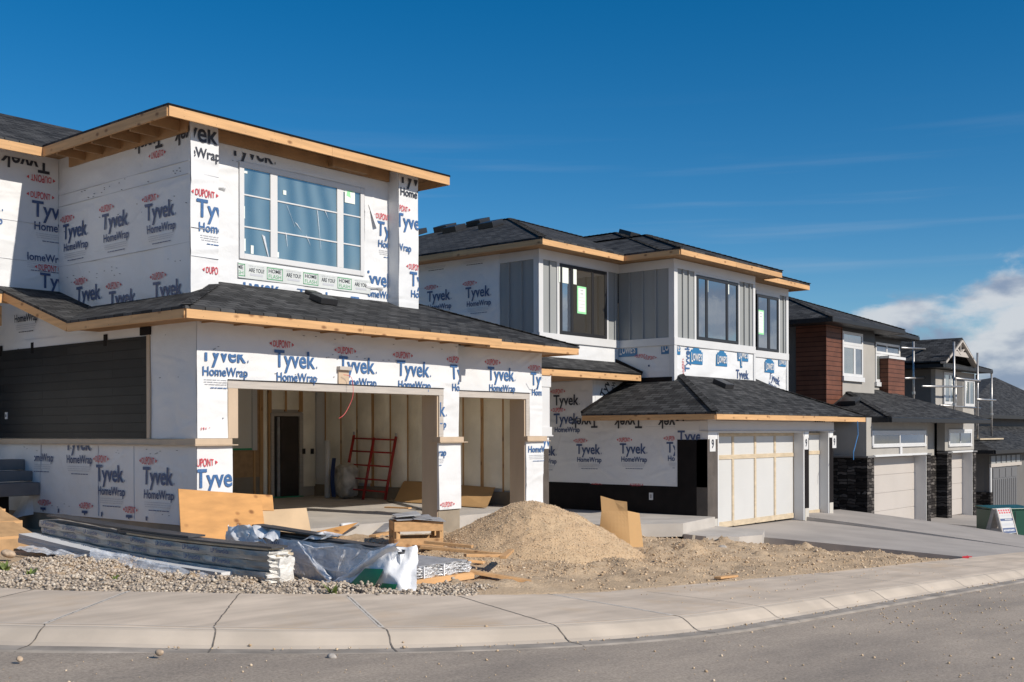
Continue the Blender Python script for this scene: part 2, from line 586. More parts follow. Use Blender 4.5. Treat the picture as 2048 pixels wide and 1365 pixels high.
def asphalt():
    m = mat('asphalt', (0.15, 0.138, 0.13), 0.85)
    N, L, b = nodes(m)
    tc = N.new('ShaderNodeTexCoord')

    def noi(s, d, st=(1, 1, 1), rg=0.6):
        mp = N.new('ShaderNodeMapping')
        mp.inputs['Scale'].default_value = st
        L.new(tc.outputs['Object'], mp.inputs['Vector'])
        n = N.new('ShaderNodeTexNoise')
        n.inputs['Scale'].default_value = s
        n.inputs['Detail'].default_value = d
        n.inputs['Roughness'].default_value = rg
        L.new(mp.outputs[0], n.inputs['Vector'])
        return n.outputs['Fac']
    big = noi(0.9, 8, (0.30, 1, 1), .68)
    r = N.new('ShaderNodeMapRange')
    r.inputs['From Min'].default_value = 0.32
    r.inputs['From Max'].default_value = 0.68
    L.new(big, r.inputs['Value'])
    mx = N.new('ShaderNodeMix')
    mx.data_type = 'RGBA'
    mx.inputs['A'].default_value = (0.25, 0.21, 0.172, 1)
    mx.inputs['B'].default_value = (0.41, 0.34, 0.27, 1)
    L.new(r.outputs[0], mx.inputs['Factor'])
    fine = noi(42, 4, (1, 1, 1), .75)
    r2 = N.new('ShaderNodeMapRange')
    r2.inputs['From Min'].default_value = 0.3
    r2.inputs['From Max'].default_value = 0.7
    r2.inputs['To Min'].default_value = 0.62
    r2.inputs['To Max'].default_value = 1.38
    L.new(fine, r2.inputs['Value'])
    mu = N.new('ShaderNodeMix')
    mu.data_type = 'RGBA'
    mu.blend_type = 'MULTIPLY'
    mu.inputs['Factor'].default_value = 1
    L.new(mx.outputs['Result'], mu.inputs['A'])
    L.new(r2.outputs[0], mu.inputs['B'])
    L.new(mu.outputs['Result'], b.inputs['Base Color'])
    bp = N.new('ShaderNodeBump')
    bp.inputs['Strength'].default_value = 0.5
    bp.inputs['Distance'].default_value = 0.006
    L.new(noi(110, 4), bp.inputs['Height'])
    L.new(bp.outputs[0], b.inputs['Normal'])


asphalt()


def soil(name, a, b_, c_, fine=60):
    m = mat(name, a, 0.95, spec=0.2)
    N, L, b = nodes(m)
    tc = N.new('ShaderNodeTexCoord')

    def noi(s, d, rg=0.6):
        n = N.new('ShaderNodeTexNoise')
        n.inputs['Scale'].default_value = s
        n.inputs['Detail'].default_value = d
        n.inputs['Roughness'].default_value = rg
        L.new(tc.outputs['Object'], n.inputs['Vector'])
        r = N.new('ShaderNodeMapRange')
        r.inputs['From Min'].default_value = 0.33
        r.inputs['From Max'].default_value = 0.67
        L.new(n.outputs['Fac'], r.inputs['Value'])
        return r.outputs[0], n.outputs['Fac']
    f1, _ = noi(0.9, 6)
    mx = N.new('ShaderNodeMix')
    mx.data_type = 'RGBA'
    mx.inputs['A'].default_value = (*a, 1)
    mx.inputs['B'].default_value = (*b_, 1)
    L.new(f1, mx.inputs['Factor'])
    f2, raw = noi(fine, 4, 0.7)
    m2 = N.new('ShaderNodeMix')
    m2.data_type = 'RGBA'
    L.new(mx.outputs['Result'], m2.inputs['A'])
    m2.inputs['B'].default_value = (*c_, 1)
    mm = N.new('ShaderNodeMath')
    mm.operation = 'MULTIPLY'
    mm.inputs[1].default_value = 0.55
    L.new(f2, mm.inputs[0])
    L.new(mm.outputs[0], m2.inputs['Factor'])
    L.new(m2.outputs['Result'], b.inputs['Base Color'])
    bp = N.new('ShaderNodeBump')
    bp.inputs['Strength'].default_value = 0.9
    bp.inputs['Distance'].default_value = 0.03
    L.new(raw, bp.inputs['Height'])
    L.new(bp.outputs[0], b.inputs['Normal'])


soil('dirt', (0.53, 0.39, 0.255), (0.64, 0.49, 0.335), (0.33, 0.235, 0.145), 30)
soil('sand', (0.64, 0.45, 0.275), (0.70, 0.52, 0.33), (0.42, 0.285, 0.165), 34)
soil('gravel_bed', (0.46, 0.38, 0.29), (0.52, 0.44, 0.35), (0.28, 0.23, 0.18), 30)


def stones_mat(name, cols):
    m = mat(name, cols[0], 0.85)
    N, L, b = nodes(m)
    g = N.new('ShaderNodeNewGeometry')
    cr = N.new('ShaderNodeValToRGB')
    e = cr.color_ramp.elements
    e[0].color = (*cols[0], 1)
    e[1].color = (*cols[-1], 1)
    for i, c in enumerate(cols[1:-1]):
        x = e.new((i + 1) / (len(cols) - 1))
        x.color = (*c, 1)
    L.new(g.outputs['Random Per Island'], cr.inputs[0])
    L.new(cr.outputs[0], b.inputs['Base Color'])


stones_mat('gravel_stone', [(0.46, 0.375, 0.285), (0.32, 0.26, 0.205), (0.57, 0.475, 0.37), (0.25, 0.21, 0.175), (0.50, 0.41, 0.315), (0.62, 0.55, 0.455)])
stones_mat('pebble_stone', [(0.58, 0.42, 0.265), (0.46, 0.33, 0.20), (0.66, 0.50, 0.33), (0.36, 0.26, 0.17), (0.60, 0.44, 0.28), (0.66, 0.54, 0.40)])
# ------------------------------------------------------------------ mesh builder
class MB:
    def __init__(self):
        self.v, self.f, self.m = [], [], []
        self.smooth_faces = []

    def add(self, verts, faces, mi=0):
        o = len(self.v)
        self.v += [tuple(map(float, p)) for p in verts]
        for f in faces:
            self.f.append(tuple(i + o for i in f))
            self.m.append(mi)
        return self

    def box(self, a, b, mi=0):
        x0, x1 = sorted((a[0], b[0]))
        y0, y1 = sorted((a[1], b[1]))
        z0, z1 = sorted((a[2], b[2]))
        v = [(x, y, z) for z in (z0, z1) for y in (y0, y1) for x in (x0, x1)]
        return self.add(v, [(0, 2, 3, 1), (4, 5, 7, 6), (0, 1, 5, 4), (2, 6, 7, 3), (0, 4, 6, 2), (1, 3, 7, 5)], mi)

    def poly(self, pts, mi=0):
        return self.add(pts, [tuple(range(len(pts)))], mi)

    def slab(self, pts, off, mi=0, side=None):
        """planar polygon pushed along off into a solid"""
        n = len(pts)
        q = [(p[0] + off[0], p[1] + off[1], p[2] + off[2]) for p in pts]
        self.add(list(pts) + q, [tuple(range(n)), tuple(reversed(range(n, 2 * n)))], mi)
        o = len(self.v) - 2 * n
        for i in range(n):
            j = (i + 1) % n
            self.f.append((o + i, o + n + i, o + n + j, o + j))
            self.m.append(mi if side is None else side)
        return self

    def bar(self, p, q, w, h, up=(0, 0, 1), mi=0):
        p, q = Vector(p), Vector(q)
        d = (q - p).normalized()
        up = Vector(up)
        if abs(d.dot(up)) > 0.98:
            up = Vector((1, 0, 0))
        s = d.cross(up).normalized() * (w / 2)
        t = s.cross(d).normalized() * (h / 2)
        v = [e + a * s + b * t for e in (p, q) for a, b in ((-1, -1), (1, -1), (1, 1), (-1, 1))]
        return self.add(v, [(0, 1, 2, 3), (7, 6, 5, 4), (0, 4, 5, 1), (1, 5, 6, 2), (2, 6, 7, 3), (3, 7, 4, 0)], mi)

    def tube(self, pts, r, n=8, mi=0):
        pts = [Vector(p) for p in pts]
        rings = []
        for i, p in enumerate(pts):
            d = (pts[min(i + 1, len(pts) - 1)] - pts[max(i - 1, 0)]).normalized()
            a = d.orthogonal().normalized() if i == 0 else (rings_a - rings_a.dot(d) * d).normalized()
            rings_a = a
            b = d.cross(a)
            rr = r[i] if isinstance(r, (list, tuple)) else r
            rings.append([p + rr * (math.cos(t) * a + math.sin(t) * b) for t in [2 * math.pi * k / n for k in range(n)]])
        v = [x for rg in rings for x in rg]
        f = []
        for i in range(len(pts) - 1):
            for k in range(n):
                f.append((i * n + k, i * n + (k + 1) % n, (i + 1) * n + (k + 1) % n, (i + 1) * n + k))
        f.append(tuple(reversed(range(n))))
        f.append(tuple(range((len(pts) - 1) * n, len(pts) * n)))
        return self.add(v, f, mi)

    def grid(self, P, mi=0, closed=False):
        """P[i][j] -> quads"""
        P = np.asarray(P, float)
        a, b = P.shape[:2]
        f = []
        for i in range(a - 1):
            for j in range(b - 1):
                f.append((i * b + j, i * b + j + 1, (i + 1) * b + j + 1, (i + 1) * b + j))
        return self.add(P.reshape(-1, 3), f, mi)

    def build_each(self, name, mats, parent=None, **kw):
        """pieces that do not touch become separate objects"""
        n = len(self.v)
        par = list(range(n))

        def find(x):
            while par[x] != x:
                par[x] = par[par[x]]
                x = par[x]
            return x
        for f in self.f:
            for i in f[1:]:
                par[find(f[0])] = find(i)
        comp = {}
        for i in range(n):
            comp.setdefault(find(i), []).append(i)
        bb = {k: (np.min([self.v[i] for i in c], 0) - .006, np.max([self.v[i] for i in c], 0) + .006) for k, c in comp.items()}
        ks = list(bb)
        for i, a in enumerate(ks):
            for b in ks[i + 1:]:
                if (bb[a][0] <= bb[b][1]).all() and (bb[b][0] <= bb[a][1]).all():
                    par[find(a)] = find(b)
        out = {}
        for fi, f in enumerate(self.f):
            out.setdefault(find(f[0]), []).append(fi)
        objs = []
        for fs in out.values():
            m = MB()
            used = {}
            for fi in fs:
                g = []
                for i in self.f[fi]:
                    if i not in used:
                        used[i] = len(m.v)
                        m.v.append(self.v[i])
                    g.append(used[i])
                m.f.append(tuple(g))
                m.m.append(self.m[fi])
            objs.append(m.build(name, mats, parent, **kw))
        return objs

    def build(self, name, mats, parent=None, smooth=False, recalc=True, bevel=0.0):
        if isinstance(mats, str):
            mats = [mats]
        me = bpy.data.meshes.new(name)
        org = Vector(parent_world(parent)) if parent else Vector((0, 0, 0))
        me.from_pydata([Vector(p) - org for p in self.v], [], self.f)
        for k in mats:
            me.materials.append(MATS[k])
        me.polygons.foreach_set('material_index', self.m)
        if recalc:
            bm = bmesh.new()
            bm.from_mesh(me)
            bmesh.ops.recalc_face_normals(bm, faces=bm.faces)
            bm.to_mesh(me)
            bm.free()
        if smooth:
            me.polygons.foreach_set('use_smooth', [True] * len(me.polygons))
        for a_, b_ in self.smooth_faces:
            for i_ in range(a_, b_):
                me.polygons[i_].use_smooth = True
        me.update()
        o = bpy.data.objects.new(name, me)
        COL.objects.link(o)
        if parent:
            o.parent = parent
        if bevel > 0:
            md = o.modifiers.new('edges', 'BEVEL')
            md.width = bevel
            md.segments = 2
            md.limit_method = 'ANGLE'
            md.angle_limit = math.radians(40)
        return o


ORIGIN = {}


def parent_world(p):
    t = Vector((0, 0, 0))
    while p is not None:
        t += Vector(p.location)
        p = p.parent
    return t


def tag(o, label, cat, group=None, kind=None):
    o['label'] = label
    o['category'] = cat
    if group:
        o['group'] = group
    if kind:
        o['kind'] = kind
    return o


def thing(name, loc, label, cat, group=None):
    o = bpy.data.objects.new(name, None)
    o.empty_display_size = 0.3
    COL.objects.link(o)
    o.location = tuple(float(x) for x in loc)
    return tag(o, label, cat, group)


def solo(mb, name, mats, loc, label, cat, group=None, kind=None, **kw):
    """a thing that is one mesh, its origin at its base"""
    mb.v = [(p[0] - loc[0], p[1] - loc[1], p[2] - loc[2]) for p in mb.v]
    o = mb.build(name, mats, None, **kw)
    o.location = tuple(float(x) for x in loc)
    if label:
        tag(o, label, cat, group, kind)
    return o


# ------------------------------------------------------------------ lettering (built-in font turned to mesh)
_tc = {}


def text2d(s, bold=0.0, shear=0.0):
    key = (s, bold, shear)
    if key not in _tc:
        c = bpy.data.curves.new('lettering', 'FONT')
        c.body = s
        c.size = 1.0
        c.offset = bold
        c.shear = shear
        c.resolution_u = 3
        c.fill_mode = 'FRONT'
        o = bpy.data.objects.new('lettering', c)
        me = bpy.data.meshes.new_from_object(o)
        v = np.array([x.co[:2] for x in me.vertices])
        f = [tuple(p.vertices) for p in me.polygons]
        bpy.data.objects.remove(o)
        bpy.data.curves.remove(c)
        bpy.data.meshes.remove(me)
        _tc[key] = (v, f)
    v, f = _tc[key]
    return v.copy(), f


CAP = None


def fit(s, x0, x1, y0, cap, bold=0.0, shear=0.0):
    """text spanning x0..x1, baseline y0, capital height cap"""
    global CAP
    if CAP is None:
        CAP = text2d('H')[0][:, 1].max()
    v, f = text2d(s, bold, shear)
    w = v[:, 0].max() - v[:, 0].min()
    v[:, 0] = x0 + (v[:, 0] - v[:, 0].min()) / w * (x1 - x0)
    v[:, 1] = y0 + v[:, 1] / CAP * cap
    return v, f


def clip2d(v, f, cx0, cx1, cy0, cy1):
    if v[:, 0].min() >= cx0 and v[:, 0].max() <= cx1 and v[:, 1].min() >= cy0 and v[:, 1].max() <= cy1:
        return v, f
    if v[:, 0].max() <= cx0 or v[:, 0].min() >= cx1 or v[:, 1].max() <= cy0 or v[:, 1].min() >= cy1:
        return np.zeros((0, 2)), []
    bm = bmesh.new()
    vs = [bm.verts.new((a, b, 0)) for a, b in v]
    for q in f:
        try:
            bm.faces.new([vs[i] for i in q])
        except ValueError:
            pass
    for co, no in (((cx0, 0, 0), (-1, 0, 0)), ((cx1, 0, 0), (1, 0, 0)), ((0, cy0, 0), (0, -1, 0)), ((0, cy1, 0), (0, 1, 0))):
        bmesh.ops.bisect_plane(bm, geom=bm.verts[:] + bm.edges[:] + bm.faces[:], plane_co=co, plane_no=no, clear_outer=True)
    bm.verts.index_update()
    out = np.array([x.co[:2] for x in bm.verts]).reshape(-1, 2)
    fo = [tuple(x.index for x in q.verts) for q in bm.faces]
    bm.free()
    return out, fo


WR = {}


def loosen(kind, at, box, seed, dens=1.5, amp=.011):
    """creases and billows of a loosely stapled sheet on one wall plane: gives its stand-off at any point"""
    r = np.random.default_rng(seed)
    x0, x1, y0, y1 = box
    n = max(6, int((x1 - x0) * (y1 - y0) * dens))
    cx, cy = r.uniform(x0, x1, n), r.uniform(y0, y1, n)
    an = np.where(r.random(n) < .72, r.normal(.0, .30, n), r.normal(1.2, .35, n) * np.where(r.random(n) < .5, 1, -1))
    ln, wd = r.uniform(.18, .95, n), r.uniform(.014, .045, n)
    a = amp * r.uniform(.35, 1.25, n) * np.where(r.random(n) < .8, 1, -.5)
    ph = r.uniform(0, 6.28, 6)

    def f(x, y):
        x, y = np.asarray(x, float), np.asarray(y, float)
        z = .010 + .007 * np.sin(1.7 * x + 2.3 * y + ph[0]) + .005 * np.sin(3.1 * x - 4.7 * y + ph[1]) + .003 * np.sin(7.3 * x + 5.1 * y + ph[2])
        for i in range(n):
            c, s = math.cos(an[i]), math.sin(an[i])
            u, v = (x - cx[i]) * c + (y - cy[i]) * s, -(x - cx[i]) * s + (y - cy[i]) * c
            v = v + .05 * np.sin(2.2 * u + cx[i])
            z = z + a[i] * np.exp(-(v / wd[i]) ** 2 - (u / ln[i]) ** 2)
        return np.clip(z, .002, None)
    WR[(kind, round(at, 3))] = f
    return f


def drape(mb, kind, at, x0, x1, y0, y1, mi=0, step=.035):
    """the sheet itself over part of a wall plane"""
    f = WR[(kind, round(at, 3))]
    X_ = np.linspace(x0, x1, max(3, int((x1 - x0) / step)))
    Y_ = np.linspace(y0, y1, max(3, int((y1 - y0) / step)))
    xx, yy = np.meshgrid(X_, Y_, indexing='ij')
    d = at - f(xx, yy)
    n0 = len(mb.f)
    mb.grid(np.stack([xx, d, yy], -1) if kind == 'f' else np.stack([d, -xx, yy], -1), mi)
    mb.smooth_faces.append((n0, len(mb.f)))


class Face:
    """a flat wall to print on: kind 'f' faces the street (x -> +X), 's' faces the viewer's left (x -> -Y)"""

    def __init__(self, kind, at, lim, out=0.004):
        self.kind, self.at, self.lim, self.out = kind, at, lim, out

    def xy(self, px, py):
        p = PV(px, py, self.at) if self.kind == 'f' else PU(px, py, self.at)
        return (p[0], p[2]) if self.kind == 'f' else (-p[1], p[2])

    def put(self, mb, v, f, mi, ox, oy, s=1.0, rot=0.0, lift=0.0):
        if not f:
            return
        c, q = math.cos(rot), math.sin(rot)
        w = np.stack([ox + s * (v[:, 0] * c - v[:, 1] * q), oy + s * (v[:, 0] * q + v[:, 1] * c)], 1)
        a, b, lo, hi = self.lim
        w, f = clip2d(w, f, a, b, lo, hi)
        if not f:
            return
        d = self.at - self.out - lift
        wr = WR.get((self.kind, round(self.at, 3)))
        if wr is not None:
            d = d - wr(w[:, 0], w[:, 1]) - .011
        else:
            d = np.full(len(w), d)
        if self.kind == 'f':
            p = [(x, k_, z) for (x, z), k_ in zip(w, d)]
        else:
            p = [(k_, -x, z) for (x, z), k_ in zip(w, d)]
        mb.add(p, f, mi)


def lens(w, h, n=10):
    """a pointed oval ring's two tips"""
    parts = []
    for s in (-1, 1):
        pts = []
        for i in range(n + 1):
            x = 0.30 + 0.20 * i / n
            y = h / 2 * (1 - (x / 0.5) ** 2) * 0.8
            pts.append((x, y))
        o = [(s * x * w, y) for x, y in pts] + [(s * x * w, -y) for x, y in reversed(pts[:-1])]
        parts.append((np.array(o), [tuple(range(len(o)))]))
    return parts


def brand(mb, F, px, py, W, inks=(1, 2, 3), rot=0.0, parts='otwf', xy=None, mir=False, bold=0.02):
    """wrap lettering: oval mark, big word, small word, fine print; (px,py) is the baseline start of the big word"""
    ox, oy = xy if xy else F.xy(px, py)
    blue, red, grey = inks
    R = math.pi + rot if mir else rot
    if 't' in parts:
        v, f = fit('Tyvek', 0, 1.0, 0, 0.315, bold)
        F.put(mb, v, f, blue, ox, oy, W, R)
        v, f = fit('.', 1.03, 1.05, 0, 0.30)
        F.put(mb, v, f, blue, ox, oy, W, R)
    if 'w' in parts:
        v, f = fit('HomeWrap', 0.05, 1.04, -0.268, 0.160, bold)
        F.put(mb, v, f, blue, ox, oy, W, R)
    if 'o' in parts:
        v, f = fit('DUPONT', -0.03, 0.39, 0.375, 0.125, 0.012)
        v[:, 1] = 0.437 + (v[:, 1] - 0.437) * (1.16 - 0.36 * (abs(v[:, 0] - 0.18) / 0.22) ** 2)
        F.put(mb, v, f, red, ox, oy, W, R)
        for s in (-1, 1):
            q = np.array([(0.18 + s * 0.245, 0.475), (0.18 + s * 0.298, 0.437), (0.18 + s * 0.245, 0.399)])
            F.put(mb, q, [(0, 1, 2)], red, ox, oy, W, R)
    if 'f' in parts:
        for i, (a, b) in enumerate(((0.08, 0.95), (0.08, 0.96), (0.10, 0.93), (0.22, 0.88))):
            y = -0.345 - 0.042 * i - (0.025 if i == 3 else 0)
            x = a
            k = 0
            while x < b - 0.02:
                l = min(b - x, 0.05 + 0.09 * ((k * 37 + i * 11) % 10) / 10)
                h = 0.012 if i < 3 else 0.016
                q = np.array([(x, y), (x + l, y), (x + l, y + h), (x, y + h)])
                F.put(mb, q, [(0, 1, 2, 3)], grey if i < 3 else blue, ox, oy, W, R)
                x += l + 0.012
                k += 1


WRAP = ['wrap', 'ink_blue', 'ink_red', 'ink_grey', 'ink_black', 'tape', 'ink_sign_blue', 'ink_navy']


def words(mb, F, s, x0y0, x1, cap, mi, bold=0.02, rot=0.0):
    v, f = fit(s, 0, x1, 0, cap, bold)
    F.put(mb, v, f, mi, x0y0[0], x0y0[1], 1.0, rot)


def rect_f(px0, px1, py0, py1, v):
    """front-facing rectangle from its outline: left/right x, top/bottom y at its left edge"""
    a = PV(px0, (py0 + py1) / 2, v)
    b = PV(px1, (py0 + py1) / 2, v)
    return a[0], b[0], PV(px0, py1, v)[2], PV(px0, py0, v)[2]


# ------------------------------------------------------------------ windows, roofs
def framed_window(parent, v, u0, u1, z0, z1, cols, rows_of, fmat, gmats, fw=0.06, depth=0.08, mull=0.05, muntins=(), gap=0.0):
    """a window set proud of a front wall: frame (with mullions) and one pane per light"""
    mb = MB()
    y0, y1 = v - 0.035, v + depth
    mb.box((u0, y0, z0), (u0 + fw, y1, z1)).box((u1 - fw, y0, z0), (u1, y1, z1))
    mb.box((u0 + fw, y0 + .002, z1 - fw), (u1 - fw, y1, z1)).box((u0 + fw, y0 + .002, z0), (u1 - fw, y1, z0 + fw))
    xs = [u0 + fw] + [u0 + (u1 - u0) * c for c in cols] + [u1 - fw]
    for c in xs[1:-1]:
        mb.box((c - mull / 2, y0 + .004, z0 + fw), (c + mull / 2, y1, z1 - fw))
    for k in range(len(xs) - 1):
        a = xs[k] + (mull / 2 if k else 0)
        b = xs[k + 1] - (mull / 2 if k < len(xs) - 2 else 0)
        for r in rows_of[k]:
            z = z0 + (z1 - z0) * r
            mb.box((a, y0 + .006, z - 0.014), (b, y1 - .02, z + 0.014))
    w = mb.build('window', fmat, parent, bevel=0.006)
    for k in range(len(xs) - 1):
        g = MB()
        a = xs[k] + (mull / 2 if k else 0)
        b = xs[k + 1] - (mull / 2 if k < len(xs) - 2 else 0)
        g.box((a, v - 0.012, z0 + fw), (b, v + 0.02, z1 - fw))
        g.build('pane', gmats[k % len(gmats)], w)
    return w


def hip_roof(parent, u0, u1, v0, v1, ze, p, name='roof', thick=0.05, caps=True):
    W, D = u1 - u0, v1 - v0
    h = min(W, D) / 2
    zr = ze + p * h
    if W < D:
        r0, r1 = (u0 + h, v0 + h, zr), (u0 + h, v1 - h, zr)
        tris = [((u0, v0, ze), (u1, v0, ze), r0), ((u1, v1, ze), (u0, v1, ze), r1)]
        quads = [((u0, v1, ze), (u0, v0, ze), r0, r1), ((u1, v0, ze), (u1, v1, ze), r1, r0)]
    else:
        r0, r1 = (u0 + h, v0 + h, zr), (u1 - h, v0 + h, zr)
        tris = [((u0, v1, ze), (u0, v0, ze), r0), ((u1, v0, ze), (u1, v1, ze), r1)]
        quads = [((u0, v0, ze), (u1, v0, ze), r1, r0), ((u1, v1, ze), (u0, v1, ze), r0, r1)]
    mb = MB()
    for q in tris + quads:
        e = Vector(q[1]) - Vector(q[0])
        mb.slab(q, (0, 0, -thick), 0 if abs(e.x) > abs(e.y) else 1)
    if caps:
        for a, b in (((u0, v0, ze), r0), ((u1, v0, ze), r0 if W < D else r1), (r0, r1)):
            a, b = Vector(a), Vector(b)
            n = max(2, int((b - a).length / 0.16))
            for i in range(n):
                p0, p1 = a.lerp(b, i / n), a.lerp(b, (i + 1.25) / n)
                mb.bar(p0 + Vector((0, 0, .018)), p1 + Vector((0, 0, .004)), 0.2, 0.012, mi=0)
    return mb.build(name, ['shingle_f', 'shingle_s'], parent)


def fascia(parent, a, b, h=0.17, t=0.038, m='lumber_u', drop=0.0):
    """eave board from a to b (top edge)"""
    mb = MB()
    a, b = Vector(a), Vector(b)
    z = Vector((0, 0, -h / 2 - drop))
    L_ = (b - a).length
    k = max(1, round(L_ / 3.3))
    cuts = [0] + [(i + random.uniform(-.15, .15)) / k for i in range(1, k)] + [1]
    for i in range(k):                      # boards butted end to end, a hair apart
        p, q = a.lerp(b, cuts[i]), a.lerp(b, cuts[i + 1])
        d = (b - a).normalized() * (.004 if i < k - 1 else 0)
        mb.bar(p + z, q + z - d, t, h * random.uniform(.985, 1.0))
        # nail heads
        n_ = (b - a).normalized().cross(Vector((0, 0, 1)))
        for j in range(int((q - p).length / .6)):
            c = p.lerp(q, (j + .5) * .6 / (q - p).length) + z
            for s_ in (-.3, .28):
                e = c + Vector((0, 0, h * s_)) + (b - a).normalized() * random.uniform(-.03, .03)
                mb.bar(e - n_ * (t / 2 + .001), e + n_ * (t / 2 + .001), .009, .009, mi=1)
    return mb.build('fascia', [m, 'dark_trim'], parent, bevel=0.0)


def vent(parent, p, along='f', s=1.0, pitch=0.36):
    """low box vent on a slope"""
    mb = MB()
    w, l, h = 0.36 * s, 0.30 * s, 0.10 * s
    x, y, z = p
    if along == 'f':
        q = [(x - w / 2, y, z), (x + w / 2, y, z), (x + w / 2, y + l, z + pitch * l), (x - w / 2, y + l, z + pitch * l)]
        nrm = (0, -0.3 * h, h)
    else:
        q = [(x, y - w / 2, z), (x, y + w / 2, z), (x + l, y + w / 2, z + pitch * l), (x + l, y - w / 2, z + pitch * l)]
        nrm = (-0.3 * h, 0, h)
    mb.slab(q, nrm)
    return mb.build('roof_vent', 'dark_trim', parent, bevel=0.012)
# ------------------------------------------------------------------ HOUSE A: nearest, wrapped in white sheeting, open garage
W0 = 0.87
A = thing('house', (10.12, 14.86, -0.3), 'nearest unfinished two storey house wrapped in white printed sheeting with an open empty garage', 'house', 'new houses along the street')

UA0, UA1, UA2, UA3 = 10.12, 10.69, 15.57, 16.14      # left pillar, opening, post
SV, SU0, SU1, SU2 = 15.25, 16.45, 18.72, 19.29       # single bay plane
VA = 14.86

loosen('f', VA, (UA0, UA3, 1.5, 3.4), 11)
loosen('f', VA - .03, (UA0, UA3, .1, 1.5), 12, 2, .009)
loosen('f', SV, (SU0, SU2, 1.5, 3.4), 13)
loosen('f', SV - .03, (SU1, SU2, 0, 1.5), 14, 2.5, .010)
loosen('s', 10.12, (-21.6, -14.86, .2, 4.4), 15, 1.6)
loosen('s', 10.79, (-20.4, -16, 3.7, 6.9), 16, 2.0, .014)
loosen('f', 16.0, (10.79, 16.2, 3.9, 6.9), 17, 1.6, .012)
loosen('f', 16.31, (11.3, 15.7, 3.9, 6.9), 18, 1.8, .013)
loosen('f', 20.37, (5, 10.8, 4.3, 6.9), 19, 1.5, .012)

# --- garage front
mb = MB()
drape(mb, 'f', VA, UA0, UA3, 2.515, 3.40)
drape(mb, 'f', VA, UA0, UA1, 1.57, 2.515)
drape(mb, 'f', VA, UA2 + .125, UA3, 1.57, 2.515)
drape(mb, 'f', VA - .03, UA0 - .03, UA1 + .06, .165, 1.45)
drape(mb, 'f', VA - .03, UA2 - .03, UA3 + .03, .15, 1.45)
mb.box((UA0, VA, 1.56), (UA1, VA + .16, 3.42))                     # upper pillar
mb.box((UA1, VA, 2.5), (UA2, VA + .16, 3.42))                      # header
mb.box((UA2, VA, 1.56), (UA3, VA + .16, 3.42))                     # post, upper
mb.box((UA0 - .03, VA - .03, .17), (UA1 + .06, VA + .2, 1.46))     # lower pillar
mb.box((UA2 - .03, VA - .03, .155), (UA3 + .03, VA + .2, 1.46))     # lower post
F = Face('f', VA, (UA0, UA3, 1.56, 3.36))
for i, (px, py) in enumerate(((399, 721), (547, 733.5), (676, 744), (792, 751), (899, 758))):
    if i == 0:
        brand(mb, Face('f', VA, (UA0 + .08, UA3, 1.9, 2.92)), px, py, W0, parts='otw')
        brand(mb, Face('f', VA, (UA0 + .08, UA1 - .02, 1.9, 2.92)), px, py, W0, parts='f')
    elif i == 4:
        brand(mb, F, px, py, W0, parts='otw')
    else:
        brand(mb, F, px, py, W0, parts='otw')
brand(mb, Face('f', VA, (UA0 + .05, UA1, 1.56, 1.74)), 376, 902, W0, parts='o')
brand(mb, Face('f', VA - .03, (UA0 - .03, UA1 + .06, .2, 1.44)), 388, 976, W0 * 1.02, parts='ot')
Fp = Face('f', VA, (UA2 + .02, UA3, 1.6, 2.45))
brand(mb, Fp, 829, 832, W0 * .95, parts='tw')
Fp = Face('f', VA - .03, (UA2 - .03, UA3 + .03, .17, 1.4))
brand(mb, Fp, 829, 890, W0 * .95, parts='wf')
brand(mb, Fp, 884, 1041, W0 * .8, parts='ot')
# tape seams and staples
for z in (2.95,):
    mb.box((UA0 + .05, VA - .003, z), (UA0 + .06, VA, z + .4), 5)
for k in range(46):
    x, z = random.uniform(UA0, UA3), random.choice((2.98, 2.62, 1.9, 3.3)) + random.uniform(-.04, .04)
    if UA1 < x < UA2 and z < 2.55:
        continue
    mb.box((x, VA - .03, z), (x + .022, VA, z + .006), 4)
mb.build('wall', WRAP, A)

# --- single bay front
mb = MB()
drape(mb, 'f', SV, SU0, SU2, 2.515, 3.40)
drape(mb, 'f', SV, SU1 + .125, SU2, 1.57, 2.515)
drape(mb, 'f', SV - .03, SU1 - .02, SU2, .055, 1.45)
mb.box((SU0, SV, 2.5), (SU1, SV + .16, 3.42))
mb.box((SU1, SV, 1.56), (SU2, SV + .16, 3.42))
mb.box((SU1 - .02, SV - .03, .06), (SU2, SV + .2, 1.46))
mb.box((SU2 - .15, SV + .16, -.2), (SU2, 23.0, 3.45))
F = Face('f', SV, (SU0, SU2 - .03, 1.6, 3.4))
brand(mb, F, 974, 760, W0 * .98, parts='otw')
brand(mb, F, 1060, 770, W0 * .98, parts='otw')
brand(mb, Face('f', SV - .03, (SU1, SU2, 0.1, 1.42)), 1053, 884, W0, parts='wf')
mb.build('wall', WRAP, A)

# --- side wall of the garage (in shade): bare wrap, dark planks, ledge
SIDE = 10.12
mb = MB()
drape(mb, 's', SIDE, -21.6, -VA - .0, .19, 1.45)
drape(mb, 's', SIDE, -16.12, -VA, 1.57, 3.40)
drape(mb, 's', SIDE, -21.6, -16.12, 3.24, 3.40)
mb.box((SIDE, VA + .16, .2), (SIDE + .15, 21.6, 1.46))
mb.box((SIDE, VA + .16, 1.56), (SIDE + .15, 21.6, 3.45))
mb.slab([(SIDE, 17.3, 3.45), (SIDE, 21.6, 3.45), (SIDE, 21.6, 4.6), (SIDE, 20.3, 4.25)], (.15, 0, 0))
F = Face('s', SIDE, (-21.5, -14.9, .22, 1.44))
for px, py in ((195, 962), (288, 968)):
    brand(mb, F, px, py, W0, inks=(7, 2, 3))
brand(mb, F, 133, 900, W0, inks=(7, 2, 3), parts='twf')
